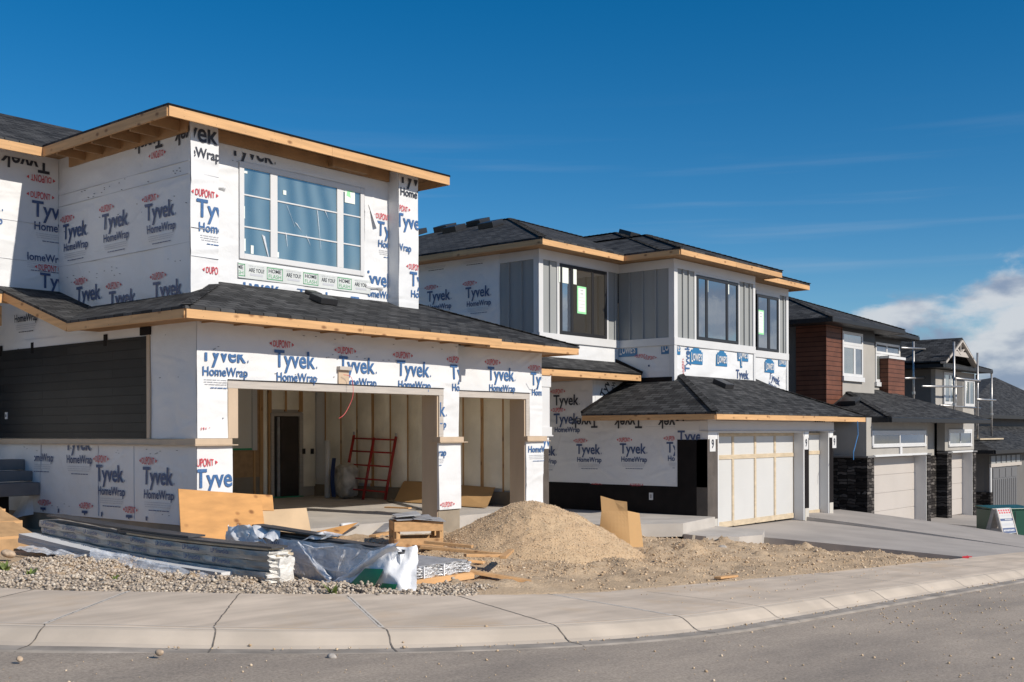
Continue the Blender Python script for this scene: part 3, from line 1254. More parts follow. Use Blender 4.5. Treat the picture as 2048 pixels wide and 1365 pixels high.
brand(mb, Face('s', SIDE, (-20.0, -19.3, .22, 1.44)), 60, 897, W0, inks=(7, 2, 3), parts='wf')
for px, py in ((84, 1042), (166, 1050), (254, 1060)):
    brand(mb, F, px, py, W0 * .9, inks=(7, 2, 3), parts='ot')
F = Face('s', SIDE, (-16.2, -14.86, 1.6, 3.3))
brand(mb, Face('s', SIDE, (-15.38, -15.25, 1.6, 3.3)), 290, 725, W0, inks=(7, 2, 3), parts='tw')
brand(mb, Face('s', SIDE, (-21.5, -18, 3.0, 4.6)), 30, 622, W0, inks=(4, 2, 3), parts='wf')
for y in (17.75, 16.62, 19.75):
    mb.box((SIDE - .024, y, .22), (SIDE, y + .008, 1.44), 3)
for k in range(60):
    y, z = random.uniform(14.95, 21), random.choice((.35, 1.36, 2.5, 3.2)) + random.uniform(-.05, .05)
    mb.box((SIDE - .026, y, z), (SIDE, y + .02, z + .006), 4)
# loose curl of sheeting at the bottom corner near the steps
cur = []
for i in range(9):
    t = i / 8
    row = []
    for j in range(7):
        s = j / 6
        y = 20.05 + .35 * s + .12 * t * s
        row.append((SIDE - .01 - .30 * math.sin(s * 2.6) * (t ** 1.5) - .02 * math.sin(9 * s), y, .62 - .52 * t + .05 * math.sin(4 * s + 2 * t)))
    cur.append(row)
mb.grid(cur, 0)
mb.build('wall', WRAP, A)
mb = MB().box((SIDE - .028, 16.22, 1.565), (SIDE, 21.55, 3.245))
mb.build('siding', 'dark_planks', A)
mb = MB()
for y, z0 in ((17.45, 3.245), (20.0, 3.245), (21.25, 3.245)):
    mb.box((SIDE - .012, y, z0 - .1), (SIDE - .03, y + .1, z0 + .1))
mb.box((SIDE - .012, 16.10, 3.26), (SIDE - .045, 16.40, 3.395))
mb.build_each('flashing', 'black_paper', A)
mb = MB().box((SIDE - .034, 16.13, 1.565), (SIDE, 16.22, 3.36))
mb.build('corner_trim', 'tan_trim', A)
mb = MB()
mb.box((SIDE - .06, VA - .0, 1.47), (SIDE, 21.6, 1.553)).box((SIDE - .09, VA - .0, 1.452), (SIDE, 21.6, 1.47))
mb.build('ledge', 'tan_trim', A, bevel=.004)
for a, b, v in ((UA0 - .09, UA1 + .03, VA), (UA2 - .05, UA3 + .06, VA), (SU1 - .04, SU2 + .08, SV)):
    mb = MB()
    mb.box((a, v - .09, 1.47), (b, v + .18, 1.565)).box((a - .02, v - .12, 1.452), (b + .09, v + .18, 1.469))
    mb.build('ledge', 'tan_trim', A, bevel=.004)
mb = MB()
mb.box((SIDE - .045, 21.0, 1.93), (SIDE - .02, 21.09, 2.06)).box((SIDE - .05, 21.03, 1.97), (SIDE - .044, 21.06, 2.02), 1)
mb.build('outlet_box', ['white_trim', 'dark_trim'], A)
# --- trims round the openings
mb = MB().box((UA1 - .005, VA - .025, 2.37), (UA2 + .12, VA + .18, 2.50))
mb.box((UA1 - .01, VA - .045, 2.50), (UA2 + .13, VA, 2.510), 1)
mb.build('header_trim', ['grey_trim', 'dark_trim'], A, bevel=.004)
mb = MB().box((SU0, SV - .025, 2.37), (SU1 + .12, SV + .18, 2.50))
mb.box((SU0, SV - .045, 2.50), (SU1 + .13, SV, 2.510), 1)
mb.build('header_trim', ['grey_trim', 'dark_trim'], A, bevel=.004)
MB().box((UA1, VA - .022, 1.567), (UA1 + .19, VA + .19, 2.37)).build('jamb_trim', 'tan_trim', A, bevel=.004)
MB().box((UA2, VA - .022, 1.567), (UA2 + .12, VA + .01, 2.37)).build('jamb_trim', 'grey_trim', A, bevel=.004)
MB().box((UA2 - .035, VA + .005, .0), (UA2, VA + .42, 2.37)).build('jamb_trim', 'tan_trim', A, bevel=.004)
MB().box((SU1, SV - .022, 1.567), (SU1 + .12, SV + .01, 2.37)).build('jamb_trim', 'grey_trim', A, bevel=.004)
MB().box((SU1 - .035, SV + .005, .0), (SU1, SV + .42, 2.37)).build('jamb_trim', 'tan_trim', A, bevel=.004)
# foundation under pillars and side
mb = MB()
mb.box((UA0 + .01, VA + .005, -.75), (UA1 + .03, VA + .3, .168)).box((UA2 - .02, VA - .01, -.75), (UA3 + .02, VA + .3, .153))
mb.box((SU1 - .01, SV - .005, -.85), (SU2 - .01, SV + .3, .058)).box((SIDE + .012, VA + .3, -.6), (SIDE + .14, 23.0, .199))
mb.box((UA3 + .02, VA + .15, -.8), (SU0 + .03, SV + .3, -.02))
mb.build_each('foundation', 'foundation', A)
MB().box((UA0 + .15, VA + .02, -.5), (SU2 - .16, 22.9, 0.0)).build('floor', 'concrete', A)
# light box over the door with hanging red cable
mb = MB()
u, v_, z = PV(687, 765, VA - .03)
mb.box((u - .12, VA - .04, z - .03), (u + .12, VA, z + .21)).box((u - .14, VA - .10, z + .212), (u + .135, VA, z + .275), 1)
mb.build('mounting_block', ['tan_trim', 'grey_trim'], A)
pts = [PV(687, 750, VA - .1), PV(703, 756, VA - .16), PV(706, 790, VA - .2), PV(697, 815, VA - .2), PV(687, 831, VA - .2), PV(676, 838, VA - .2)]
pp = []
for i in range(len(pts) - 1):
    for k in range(5):
        t = k / 5
        p0, p1, p2, p3 = pts[max(i - 1, 0)], pts[i], pts[i + 1], pts[min(i + 2, len(pts) - 1)]
        pp.append(.5 * ((2 * p1) + (p2 - p0) * t + (2 * p0 - 5 * p1 + 4 * p2 - p3) * t * t + (3 * p1 - p0 - 3 * p2 + p3) * t ** 3))
MB().tube(pp, .0045, 6).build('cable', 'red_cable', A)

# --- inside the garage
BV, RU = 22.75, 19.14
mb = MB()
mb.box((SIDE + .16, BV, -.02), (RU + .15, BV + .12, 3.4))
mb.build('inner_wall', 'drywall', A)
mb = MB()                                            # padded bays on the right wall, studs every 0.61
ys = [15.62 + .61 * k for k in range(12)]
for k in range(11):
    a, b = ys[k] + .022, min(ys[k + 1] - .022, BV)
    rows = []
    for i in range(7):
        t = i / 6
        row = []
        for j in range(13):
            s = j / 12
            bulge = .045 * math.sin(math.pi * t) ** .6 * (1 + .35 * math.sin(7 * s + k * 2.1))
            zb = .34 + .04 * math.sin(k * 1.7)
            row.append((RU - .02 - bulge, a + (b - a) * t, zb + (3.3 - zb) * s))
        rows.append(row)
    mb.grid(rows)
mb.build_each('insulation', 'vapour_barrier', A, smooth=True)
for k in range(12):
    st = MB().box((RU - .03, ys[k] - .02, .3), (RU + .02, ys[k] + .02, 3.35))
    if k in (2, 8):
        st.box((RU - .035, ys[k] + .03, .3), (RU + .02, ys[k] + .065, 3.35)).box((RU - .03, ys[k] + .075, .3), (RU + .02, ys[k] + .11, 3.35))
    st.build('stud', 'lumber_z', A)
MB().box((RU - .045, 15.5, -.02), (RU + .02, BV, .3)).build('pony_wall', 'foundation', A)
mb = MB()                                            # padded bays on the back wall
xs = [PV(x, 900, BV)[0] for x in (500, 536, 571, 603, 626)]
for a, b, z0 in ((PV(541, 900, BV)[0], PV(569, 900, BV)[0], 2.25), (PV(572, 900, BV)[0], PV(597, 900, BV)[0], 2.25), (PV(604, 900, BV)[0], RU - .03, .25),
                 (PV(524, 900, BV)[0], PV(533, 900, BV)[0], .1)):
    rows = []
    for i in range(7):
        t = i / 6
        rows.append([(a + (b - a) * t, BV - .03 - .04 * math.sin(math.pi * t) ** .6 * (1 + .3 * math.sin(6 * s / 12)), z0 + (3.35 - z0) * s / 12) for s in range(13)])
    mb.grid(rows)
mb.build_each('insulation', 'vapour_barrier', A, smooth=True)
for x, w in ((570, .03), (600, .06), (538, .05), (521, .05), (507, .03)):
    u = PV(x, 900, BV)[0]
    MB().box((u - w, BV - .05, 2.2 if 538 < x < 605 else 0), (u + w, BV, 3.35)).build('stud', 'lumber_z', A)
mb = MB().box((15.2, BV - .02, .55), (PV(526, 900, BV)[0], BV, 1.22)).box((PV(510, 900, BV)[0], BV - .022, 1.22), (PV(524, 900, BV)[0], BV, 3.3))
mb.build('sheathing', 'osb', A)
MB().box((14.2, BV - .03, -.02), (PV(524, 900, BV)[0], BV, .55)).build('pony_wall', 'foundation', A)
# raised white door with its green sill, and the dark doorway
a, b = PV(442, 850, BV)[0], PV(500, 850, BV)[0]
d = MB().box((a - .3, BV - .06, 1.27), (b, BV, 3.3)).build('interior_door', 'white_door', A)
mb = MB()
for i, (p, q) in enumerate(((.08, .36), (.44, .72))):
    for z0, z1 in ((1.45, 2.05), (2.15, 2.85)):
        mb.box((a - .3 + (b - a + .3) * p, BV - .068, z0), (a - .3 + (b - a + .3) * q, BV - .06, z1))
mb.build('door_panel', 'white_door', d, bevel=.006)
MB().box((a - .3, BV - .075, 1.23), (b + .02, BV - .01, 1.272)).build('door_sill', 'green_tape', d)
MB().box((b, BV - .11, 1.22), (b + .14, BV, 3.3)).build('door_frame', 'white_trim', d)
a, b, z1 = PV(541, 900, BV)[0], PV(601, 900, BV)[0], 2.16
fr = MB().box((a - .04, BV - .09, 0), (a + .05, BV, z1)).box((b - .09, BV - .09, 0), (b + .02, BV, z1)).box((a + .05, BV - .088, z1 - .08), (b - .09, BV, z1))
d = fr.build('doorway', 'grey_trim', A)
MB().box((a + .05, BV - .02, .02), (b - .09, BV - .004, z1 - .08)).build('opening', 'dark_inside', d)
MB().box((a + .30, BV - .05, .03), (b - .10, BV - .021, z1 - .1)).build('door_leaf', 'dark_door', d)
MB().box((a + .18, BV - .045, .03), (a + .27, BV - .021, z1 - .1)).build('door_edge', 'grey_sheet', d)
MB().box((a + .02, BV - .2, 0.0), (b - .06, BV, .022)).build('door_sill', 'green_tape', d)
for px, py in ((606, 903), (623, 903)):
    u, v_, z = PV(px, py, BV - .06)
    MB().box((u - .05, BV - .1, z - .07), (u + .05, BV - .05, z + .07)).build('outlet_box', 'dark_trim', A)
mb = MB()
for k, (y0, z0, y1, z1) in enumerate(((17.9, 1.9, 17.35, 3.0), (17.86, 1.7, 17.3, 2.9), (17.6, 2.2, 17.25, 3.0))):
    mb.tube([(RU - .1, y0, z0), (RU - .12, (y0 + y1) / 2 + .05, (z0 + z1) / 2), (RU - .1, y1, z1)], .012, 5)
mb.build('cable', 'dark_trim', A)
MB().box((SIDE + .15, SV + .17, 3.0), (RU + .1, BV, 3.05)).build('ceiling', 'vapour_barrier', A)

# --- garage roof with its sheeting of shingles
P36 = .36
ze = 3.556


def fz(v, v0=14.258, z0=ze, p=P36):
    return z0 + p * (v - v0)


mb = MB()
T = (0, 0, -.045)
mb.slab([(9.50, 14.235, fz(14.235)), (16.86, 14.235, fz(14.235)), (16.86, 16.4, fz(16.4)), (11.665, 16.4, fz(16.4))], T, 0)
mb.slab([(16.70, 14.63, fz(14.63, 14.65)), (19.87, 14.63, fz(14.63, 14.65)), (16.70, 17.8, fz(17.8, 14.65))], T, 0)
mb.slab([(19.87, 14.63, ze - .007), (19.87, 20.0, ze - .007), (16.70, 20.0, ze + P36 * 3.17), (16.70, 17.8, ze + P36 * 3.17)], T, 1)
fl = lambda u: ze + P36 * (u - 9.524)
mb.slab([(9.50, 14.235, fl(9.50)), (11.665, 16.4, fl(11.665)), (11.4, 19.88, fl(11.4)), (9.50, 17.68, fl(9.5))], T, 1)
pz = lambda v: 3.556 + .31 * (v - 17.7)
mb.slab([(9.50, 17.68, pz(17.68)), (11.4, 19.88, pz(19.88)), (11.4, 20.5, pz(20.5)), (9.50, 20.5, pz(20.5))], T, 0)
mb.slab([(5.5, 19.95, 4.235), (9.66, 19.95, 4.235), (9.66, 20.5, 4.40), (5.5, 20.5, 4.40)], T, 0)
for a, b in (((9.51, 14.245, ze), (11.25, 15.985, ze + P36 * 1.74)), ((19.86, 14.64, ze), (17.2, 17.3, ze + P36 * 2.66))):
    a, b = Vector(a), Vector(b)
    n = int((b - a).length / .15)
    for i in range(n):
        mb.bar(a.lerp(b, i / n) + Vector((0, 0, .014)), a.lerp(b, (i + 1.25) / n) + Vector((0, 0, .004)), .17, .01)
rA = mb.build('roof', ['shingle_f', 'shingle_s'], A)
fascia(rA, (9.524, 14.258, ze - .02), (16.74, 14.258, ze - .02))
fascia(rA, (16.74, 14.65, ze - .02), (19.84, 14.65, ze - .02))
fascia(rA, (9.524, 14.28, ze - .02), (9.524, 17.7, ze - .02), m='lumber_v')
fascia(rA, (9.524, 17.7, ze - .02), (9.524, 19.95, pz(19.95) - .02), m='lumber_v')
fascia(rA, (19.84, 14.67, ze - .02), (19.84, 20.0, ze - .02), m='lumber_v')
fascia(rA, (5.5, 19.98, 4.22), (9.62, 19.98, 4.22), h=.2)
mb = MB().box((9.55, 14.28, 3.40), (16.7, 14.86, 3.415)).box((16.74, 14.67, 3.40), (19.82, 15.25, 3.415)).box((9.55, 14.88, 3.40), (10.12, 17.7, 3.415)).box((19.29, 15.3, 3.40), (19.82, 20, 3.415))
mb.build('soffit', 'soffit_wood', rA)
for k in range(12):
    x = 10.2 + .6 * k
    if x < 16.6:
        MB().box((x, 14.29, 3.376), (x + .04, 14.85, 3.398)).build('rafter_tail', 'soffit_wood', rA)
MB().box((7.5, 20.1, 3.62), (9.55, 20.24, 3.98)).build('porch_beam', 'lumber_u', A)
MB().box((5.4, 21.6, -.2), (10.2, 21.75, 4.5)).build('porch_wall', 'wrap', A)
vent(rA, (PV(640, 605, 15.6)[0], 15.35, fz(15.38) + .0), 'f', 1.1)
vent(rA, (13.5, 16.0, fz(16.0)), 'f', .7)
# --- upper storey
UL, UR, UV = 10.79, 16.16, 16.0
FB = 6.928
mb = MB()
drape(mb, 'f', UV, UL - .01, 11.33, 4.0, FB)
drape(mb, 'f', UV, 15.62, UR + .01, 4.0, FB)
wx0, wx1, wz0, wz1 = rect_f(480, 729.5, 322, 517, 16.27)
drape(mb, 'f', 16.31, 11.33, wx0 - .02, 4.1, FB - .22)
drape(mb, 'f', 16.31, wx1 + .02, 15.62, 4.1, FB - .22)
drape(mb, 'f', 16.31, wx0 - .02, wx1 + .02, wz1 + .02, FB - .22)
drape(mb, 'f', 16.31, wx0 - .02, wx1 + .02, 4.1, wz0 - .3)
mb.box((UL, UV, 3.7), (11.33, 16.31, FB)).box((15.62, UV, 3.7), (UR, 16.31, FB))
mb.box((UL + .01, 16.31, 3.7), (UR - .01, 16.46, FB))
mb.box((UR - .15, 16.46, 3.7), (UR - .004, 24, FB))
F = Face('f', UV, (UL, 11.325, 3.9, 6.78))
brand(mb, F, 392, 432, W0 * 1.05)
brand(mb, F, 414, 585, W0, parts='o')
brand(mb, Face('f', UV, (UL + .05, 11.325, 6.2, 6.8)), 331, 268, W0 * 1.15, inks=(4, 2, 3), parts='tw')
F = Face('f', UV, (15.625, UR, 3.9, 6.78))
brand(mb, F, 791, 452, W0 * .98, parts='ot')
brand(mb, F, 755, 470, W0 * 1.0, parts='w')
brand(mb, F, 818, 571, W0, parts='otw')
brand(mb, Face('f', UV, (15.63, UR, 6.2, 6.8)), 796, 364, W0 * 1.1, inks=(4, 2, 3), parts='tw')
F = Face('f', 16.31, (11.33, 15.6, 4.0, 6.78))
brand(mb, F, 752, 470, W0 * 1.0)
brand(mb, Face('f', 16.31, (15.05, 15.6, 4.0, 5.0)), 722, 568, W0, parts='twf')
brand(mb, Face('f', 16.31, (11.8, 13.2, 6.45, 6.64)), 458, 309, W0 * 1.1, inks=(4, 2, 3), parts='tw')
for px, py in ((478, 561), (592, 579), (700, 597)):
    brand(mb, Face('f', 16.31, (11.5, 14.95, 4.05, 4.34)), px, py + 25, W0, parts='ot')
for z in (6.02, 5.1, 4.62):
    mb.box((UL, UV - .022, z), (11.33, UV, z + .006), 3)
# turned-back flap corners beside the window
for (x, z, w, h, sgn) in ((11.33, 5.98, .34, .10, 1), (14.98, 4.62, .46, .12, 1), (11.35, 4.25, .5, .10, 1)):
    rows = []
    for i in range(7):
        t = i / 6
        rows.append([(x + w * t, 16.30 - .05 * math.sin(math.pi * s / 4), z - h * s / 4 + .012 * math.sin(6 * t + s)) for s in range(5)])
    mb.grid(rows, 0)
mb.slab([(15.07, 16.28, 6.18), (15.13, 16.285, 6.2), (15.29, 16.22, 5.78), (15.20, 16.21, 5.76)], (0.004, .01, 0), 0)
mb.build('wall', WRAP, A)
mb = MB()
mb.box((UL, 16.31, 3.75), (UL + .15, 20.37, FB))
drape(mb, 's', UL, -20.36, -16.0, 3.9, FB - .2)
F = Face('s', UL, (-20.35, -16.02, 3.75, 6.78))
for px, py in ((128, 480), (206, 461), (294, 443)):
    brand(mb, F, px, py, W0, inks=(7, 2, 3))
for px, py in ((155, 605), (220, 615), (308, 598)):
    brand(mb, F, px, py, W0, inks=(7, 2, 3), parts='ot')
brand(mb, Face('s', UL, (-20.35, -16.02, 6.2, 6.8)), 326, 262, W0, inks=(4, 2, 3), parts='otw', mir=True)
brand(mb, Face('s', UL, (-20.35, -16.02, 6.2, 6.8)), 410, 243, W0, inks=(4, 2, 3), parts='otw', mir=True)
for z in (6.22, 6.0, 4.85):
    mb.box((UL - .026, 16.02, z), (UL, 20.36, z + .006), 3)
for k in range(50):
    y, z = random.uniform(16.1, 20.2), random.choice((4.6, 5.6, 6.1)) + random.uniform(-.1, .1)
    mb.box((UL - .03, y, z), (UL, y + .02, z + .006), 4)
mb.build('wall', WRAP, A)
# main block further back on the left
VI = 20.37
mb = MB()
mb.box((5.0, VI, 4.3), (UL + .14, VI + .15, FB))
drape(mb, 'f', VI, 6.0, UL - .02, 4.3, FB)
F = Face('f', VI, (5.0, UL - .0, 4.35, 6.78))
brand(mb, F, 63, 432, W0 * 1.06, inks=(7, 2, 3))
q0 = F.xy(63, 432)
brand(mb, F, 0, 0, W0 * 1.06, inks=(1, 2, 3), xy=(q0[0] - 1.52, q0[1]))
brand(mb, Face('f', VI, (10.15, UL, 4.35, 6.7)), 40, 493, W0, inks=(7, 2, 3), parts='wf')
brand(mb, F, 78, 575, W0, inks=(7, 2, 3), parts='ot')
brand(mb, Face('f', VI, (5, UL, 6.2, 6.8)), 98, 318, W0 * 1.1, inks=(4, 2, 3), parts='otw', mir=True)
for z in (5.62, 4.9):
    mb.box((5, VI - .022, z), (UL - .03, VI, z + .006), 3)
mb.build('wall', WRAP, A)
# --- front window, with strips of printed flashing tape below
u0, u1, z0, z1 = rect_f(480, 729.5, 322, 517, 16.27)
w = framed_window(A, 16.31, u0, u1, z0, z1, (.255, .79), ((.335, .665), (.335, .665), (.335, .665)), 'white_trim', ['glass_plastic'], fw=.10, mull=.16, depth=.05)
mb = MB()
for (px, py, dx, dz) in ((489, 345, .09, .04), (486, 425, .05, .22), (487, 490, .06, .22), (503, 500, .06, .15), (568, 386, .07, .08), (553, 510, .08, .10), (683, 524, .07, .20), (687, 382, .06, .05)):
    p = PV(px, py, 16.31)
    mb.box((p[0] - dx / 2, 16.288, p[2] - dz / 2), (p[0] + dx / 2, 16.294, p[2] + dz / 2), 0)
p = PV(698, 390, 16.31)
mb.box((p[0] - .13, 16.284, p[2] - .17), (p[0] + .13, 16.293, p[2] + .17), 0)
mb.slab([(p[0] - .09, 16.281, p[2] - .03), (p[0] - .05, 16.281, p[2] + .12), (p[0] + .09, 16.281, p[2] + .12), (p[0] + .09, 16.281, p[2] + .06), (p[0], 16.281, p[2] + .05), (p[0] + .02, 16.281, p[2] - .06)], (0, .003, 0), 1)
mb.build_each('sticker', ['paper', 'green_sticker'], w)
mb = MB()
for (px, py, px2, py2, r) in ((572, 410, 588, 455, .02), (590, 445, 602, 465, .05), (633, 420, 640, 500, .015), (648, 420, 655, 440, .03), (611, 470, 620, 495, .03), (525, 470, 535, 515, .06), (570, 465, 573, 495, .02)):
    a_, b_ = PV(px, py, 16.31), PV(px2, py2, 16.31)
    r = r * .55
    mb.slab([(a_[0] - r, 16.280, a_[2]), (a_[0] + r, 16.280, a_[2] - .03), (b_[0] + r * .3, 16.280, b_[2]), (b_[0] - r * .3, 16.280, b_[2] + .02)], (0, .003, 0))
mb.build('torn_plastic', 'clear_plastic', w)
mb = MB()
tz = PV(476, 540, 16.29)[2] - 4.465
ta, tb = PV(476, 540, 16.29)[0], PV(740, 580, 16.29)[0]
mb.box((ta, 16.276, 4.33 + tz), (tb, 16.306, 4.60 + tz), 0)
F = Face('f', 16.276, (ta, tb - .02, 4.33 + tz, 4.6 + tz), .003)
x = ta - .22
k = 0
while x < tb:
    if k % 2 == 0:
        for q in (((x, tz + 4.36), (x + .36, tz + 4.36), (x + .36, tz + 4.375), (x, tz + 4.375)), ((x, tz + 4.565), (x + .36, tz + 4.565), (x + .36, tz + 4.58), (x, tz + 4.58)), ((x, tz + 4.36), (x + .012, tz + 4.36), (x + .012, tz + 4.58), (x, tz + 4.58)), ((x + .348, tz + 4.36), (x + .36, tz + 4.36), (x + .36, tz + 4.58), (x + .348, tz + 4.58))):
            F.put(mb, np.array(q), [(0, 1, 2, 3)], 1, 0, 0)
        v, f = fit('HOME', x + .04, x + .32, tz + 4.485, .065, .015)
        F.put(mb, v, f, 2, 0, 0)
        v, f = fit('FLASH', x + .04, x + .32, tz + 4.39, .065, -.005)
        F.put(mb, v, f, 1, 0, 0)
    else:
        v, f = fit("WE'RE UP TO CODE", x + .02, x + .36, tz + 4.545, .028, .0)
        F.put(mb, v, f, 3, 0, 0)
        v, f = fit('ARE YOU?', x + .02, x + .36, tz + 4.455, .07, .02)
        F.put(mb, v, f, 2, 0, 0)
        F.put(mb, np.array([(x + .05, tz + 4.39), (x + .33, tz + 4.39), (x + .33, tz + 4.43), (x + .05, tz + 4.43)]), [(0, 1, 2, 3)], 3, 0, 0)
    x += .42
    k += 1
mb.build('flashing_tape', ['flash_tape', 'ink_green', 'ink_black', 'ink_grey'], A)
# --- upper roof: eaves all round, rafter blocks under the left eave
ze2 = 6.975
mb = MB()
e0, e1, ev = 10.168, 16.774, 15.69
hp = .30
mb.slab([(e0 - .02, ev - .02, ze2), (e1 + .02, ev - .02, ze2), (13.47, 19.0, ze2 + hp * 3.3)], (0, 0, -.04), 0)
mb.slab([(e0 - .02, ev - .02, ze2), (13.47, 19.0, ze2 + hp * 3.3), (13.47, 24, ze2 + hp * 3.3), (e0 - .02, 19.75, ze2)], (0, 0, -.04), 1)
mb.slab([(e1 + .02, ev - .02, ze2), (13.47, 19.0, ze2 + hp * 3.3), (13.47, 24, ze2 + hp * 3.3), (e1 + .02, 24, ze2)], (0, 0, -.04), 1)
mb.slab([(3.5, 19.75, ze2), (e0, 19.75, ze2), (13.0, 23.0, ze2 + .42 * 3.25), (3.5, 23.0, ze2 + .42 * 3.25)], (0, 0, -.04), 0)
rB = mb.build('roof', ['shingle_f', 'shingle_s'], A)
fascia(rB, (e0, ev, ze2 - .015), (e1, ev, ze2 - .015), h=.19)
fascia(rB, (e0, ev + .02, ze2 - .015), (e0, 19.77, ze2 - .015), h=.19, m='lumber_v')
fascia(rB, (e1, ev + .02, ze2 - .015), (e1, 24, ze2 - .015), h=.19, m='lumber_v')
fascia(rB, (3.5, 19.77, ze2 - .016), (e0 + .02, 19.77, ze2 - .016), h=.19)
mb = MB()
mb.box((e0 + .02, ev + .02, 6.93), (e1 - .02, 16.6, 6.945)).box((e0 + .02, 16.6, 6.931), (UL + .2, 19.82, 6.946)).box((e0 - .5, 19.82, 6.931), (UL + .2, 20.6, 6.946)).box((UR - .1, 16.6, 6.93), (e1 - .02, 24, 6.945))
mb.box((3.5, 19.8, 6.93), (e0 + .5, 20.6, 6.945))
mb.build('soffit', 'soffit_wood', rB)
for k in range(6):
    y = 16.25 + .61 * k
    MB().box((e0 + .03, y, 6.74), (UL - .005, y + .04, 6.925)).build('rafter_tail', 'soffit_wood', rB)
mb = MB().box((UL - .05, 16.04, 6.70), (UL - .01, 19.9, 6.925))
mb.build('frieze_board', 'soffit_wood', A)
mb = MB().box((11.33, 16.24, 6.72), (15.6, 16.305, 6.925)).box((14.0, 16.1, 6.73), (14.9, 16.24, 6.92))
mb.build('frieze_board', 'soffit_wood', A)
# ------------------------------------------------------------------ HOUSE B: grey board-and-batten house under construction
B = thing('house', (23.88, 13.71, -0.9), 'unfinished house with grey board and batten upper storey, black framed windows and white garage doors', 'house', 'new houses along the street')
VB, VM, VL, VR, SB = 13.71, 15.626, 17.4, 16.23, 14.1
ML, MR, LL, RR_ = 25.46, 30.0, 21.9, 33.42
BZ0, BZ1 = 3.97, 4.18
EB = 6.46
FRZ = 6.035                     # underside of the white frieze


def hardware_mark(mb, F, px, py, W, roof=True, letters="LOWE'S", rot=0.0, only=None):
    ox, oy = F.xy(px, py)
    if roof:
        q = np.array([(0, 0), (1, 0), (1, .52), (.90, .52), (.90, .60), (.78, .60), (.5, .86), (.22, .60), (.10, .60), (.10, .52), (0, .52)])
        f = [(0, 1, 2, 10), (9, 3, 4, 8), (8, 4, 5, 7), (7, 5, 6)]
    else:
        q = np.array([(0, 0), (1, 0), (1, .5), (0, .5)])
        f = [(0, 1, 2, 3)]
    F.put(mb, q, f, 6, ox, oy, W, rot)
    v, f = fit(letters[:1], .08, .20, .10, .36, .03)
    F.put(mb, v, f, 8, ox, oy, W, rot, lift=.014)
    v, f = fit(letters[1:], .20, .92, .15, .28, .03)
    F.put(mb, v, f, 8, ox, oy, W, rot, lift=.014)


WRAP9 = WRAP + ['white_trim']


def batten_wall(parent, kind, at, a, b, z0, z1, step, first=0.0, out=.04):
    mb = MB()
    if kind == 'f':
        mb.box((a, at, z0), (b, at + .1, z1))
    else:
        mb.box((at, a, z0), (at + .1, b, z1))
    o = mb.build('siding', 'board_grey', parent)
    x = a + first if first else a + step
    while x < b - .03:
        m = MB()
        if kind == 'f':
            m.box((x - .03, at - out, z0), (x + .03, at, z1))
        else:
            m.box((at - out, x - .03, z0), (at, x + .03, z1))
        m.build('batten', 'board_grey', o)
        x += step
    return o


# wrap under the band and behind
loosen('f', VM, (ML, MR, 2.9, 4), 31, 1.8, .008)
loosen('f', VR, (MR, RR_, 2.6, 4), 32, 1.8, .008)
loosen('s', ML, (-VL, -VM, 2.9, 4), 33, 2.0, .009)
loosen('s', LL, (-26, -18.7, 2.6, 6.2), 34, 1.2, .013)
loosen('s', 23.88, (-20.3, -14.5, .2, 3), 35, 1.5, .013)
mb = MB()
drape(mb, 'f', VM, ML + .1, MR - .1, 2.9, BZ0)
drape(mb, 'f', VR, MR + .02, RR_ - .1, 2.6, BZ0)
drape(mb, 's', ML, -VL, -VM - .13, 2.95, BZ0)
mb.box((ML, VM, 2.6), (MR, VM + .15, BZ0 + .02)).box((MR + .01, VR, 2.6), (RR_, VR + .15, BZ0 + .02)).box((LL, VL, 3.15), (ML + .1, VL + .15, BZ0 + .02))
mb.box((ML + .0, VM + .15, 2.6), (ML + .15, VL, BZ0 + .02)).box((RR_ - .15, VR + .15, 2.0), (RR_, 24, 6.3))
F = Face('f', VM, (ML + .12, MR - .1, 2.9, 3.95))
hardware_mark(mb, F, 1379, 728, .66)
hardware_mark(mb, F, 1430.5, 732, .64)
hardware_mark(mb, F, 1474, 722, .64, roof=False)
hardware_mark(mb, Face('f', VM, (ML + .12, 29.2, 2.9, 3.95)), 1479, 736, .6, roof=False)
hardware_mark(mb, Face('f', VM, (ML + .12, ML + .3, 2.9, 3.95)), 1338, 708, .62, roof=False)
brand(mb, F, 1470, 757, W0 * .92, inks=(7, 2, 3), parts='tw')
brand(mb, F, 1378, 744, W0 * .85, parts='ot', rot=math.pi / 2)
F = Face('f', VR, (MR, RR_ - .1, 2.7, 3.95))
hardware_mark(mb, F, 1528, 745, .66)
brand(mb, F, 1536, 757, W0 * .9, inks=(7, 2, 3), parts='tw', rot=-.28)
hardware_mark(mb, F, 1556, 733, .5, roof=False)
F = Face('s', ML, (-VL + .02, -VM - .12, 2.9, 3.95))
hardware_mark(mb, F, 1238, 715, .62, roof=False)
hardware_mark(mb, F, 1323, 709, .62, roof=False)
brand(mb, F, 1275, 735, W0 * .8, parts='o')
brand(mb, F, 1293, 739, W0 * .8, parts='o')
brand(mb, Face('s', ML, (-VL, -VM - .75, 2.9, 3.95)), 1297, 750, W0 * .95, inks=(7, 2, 3), parts='t')
mb.build('wall', WRAP9, B)
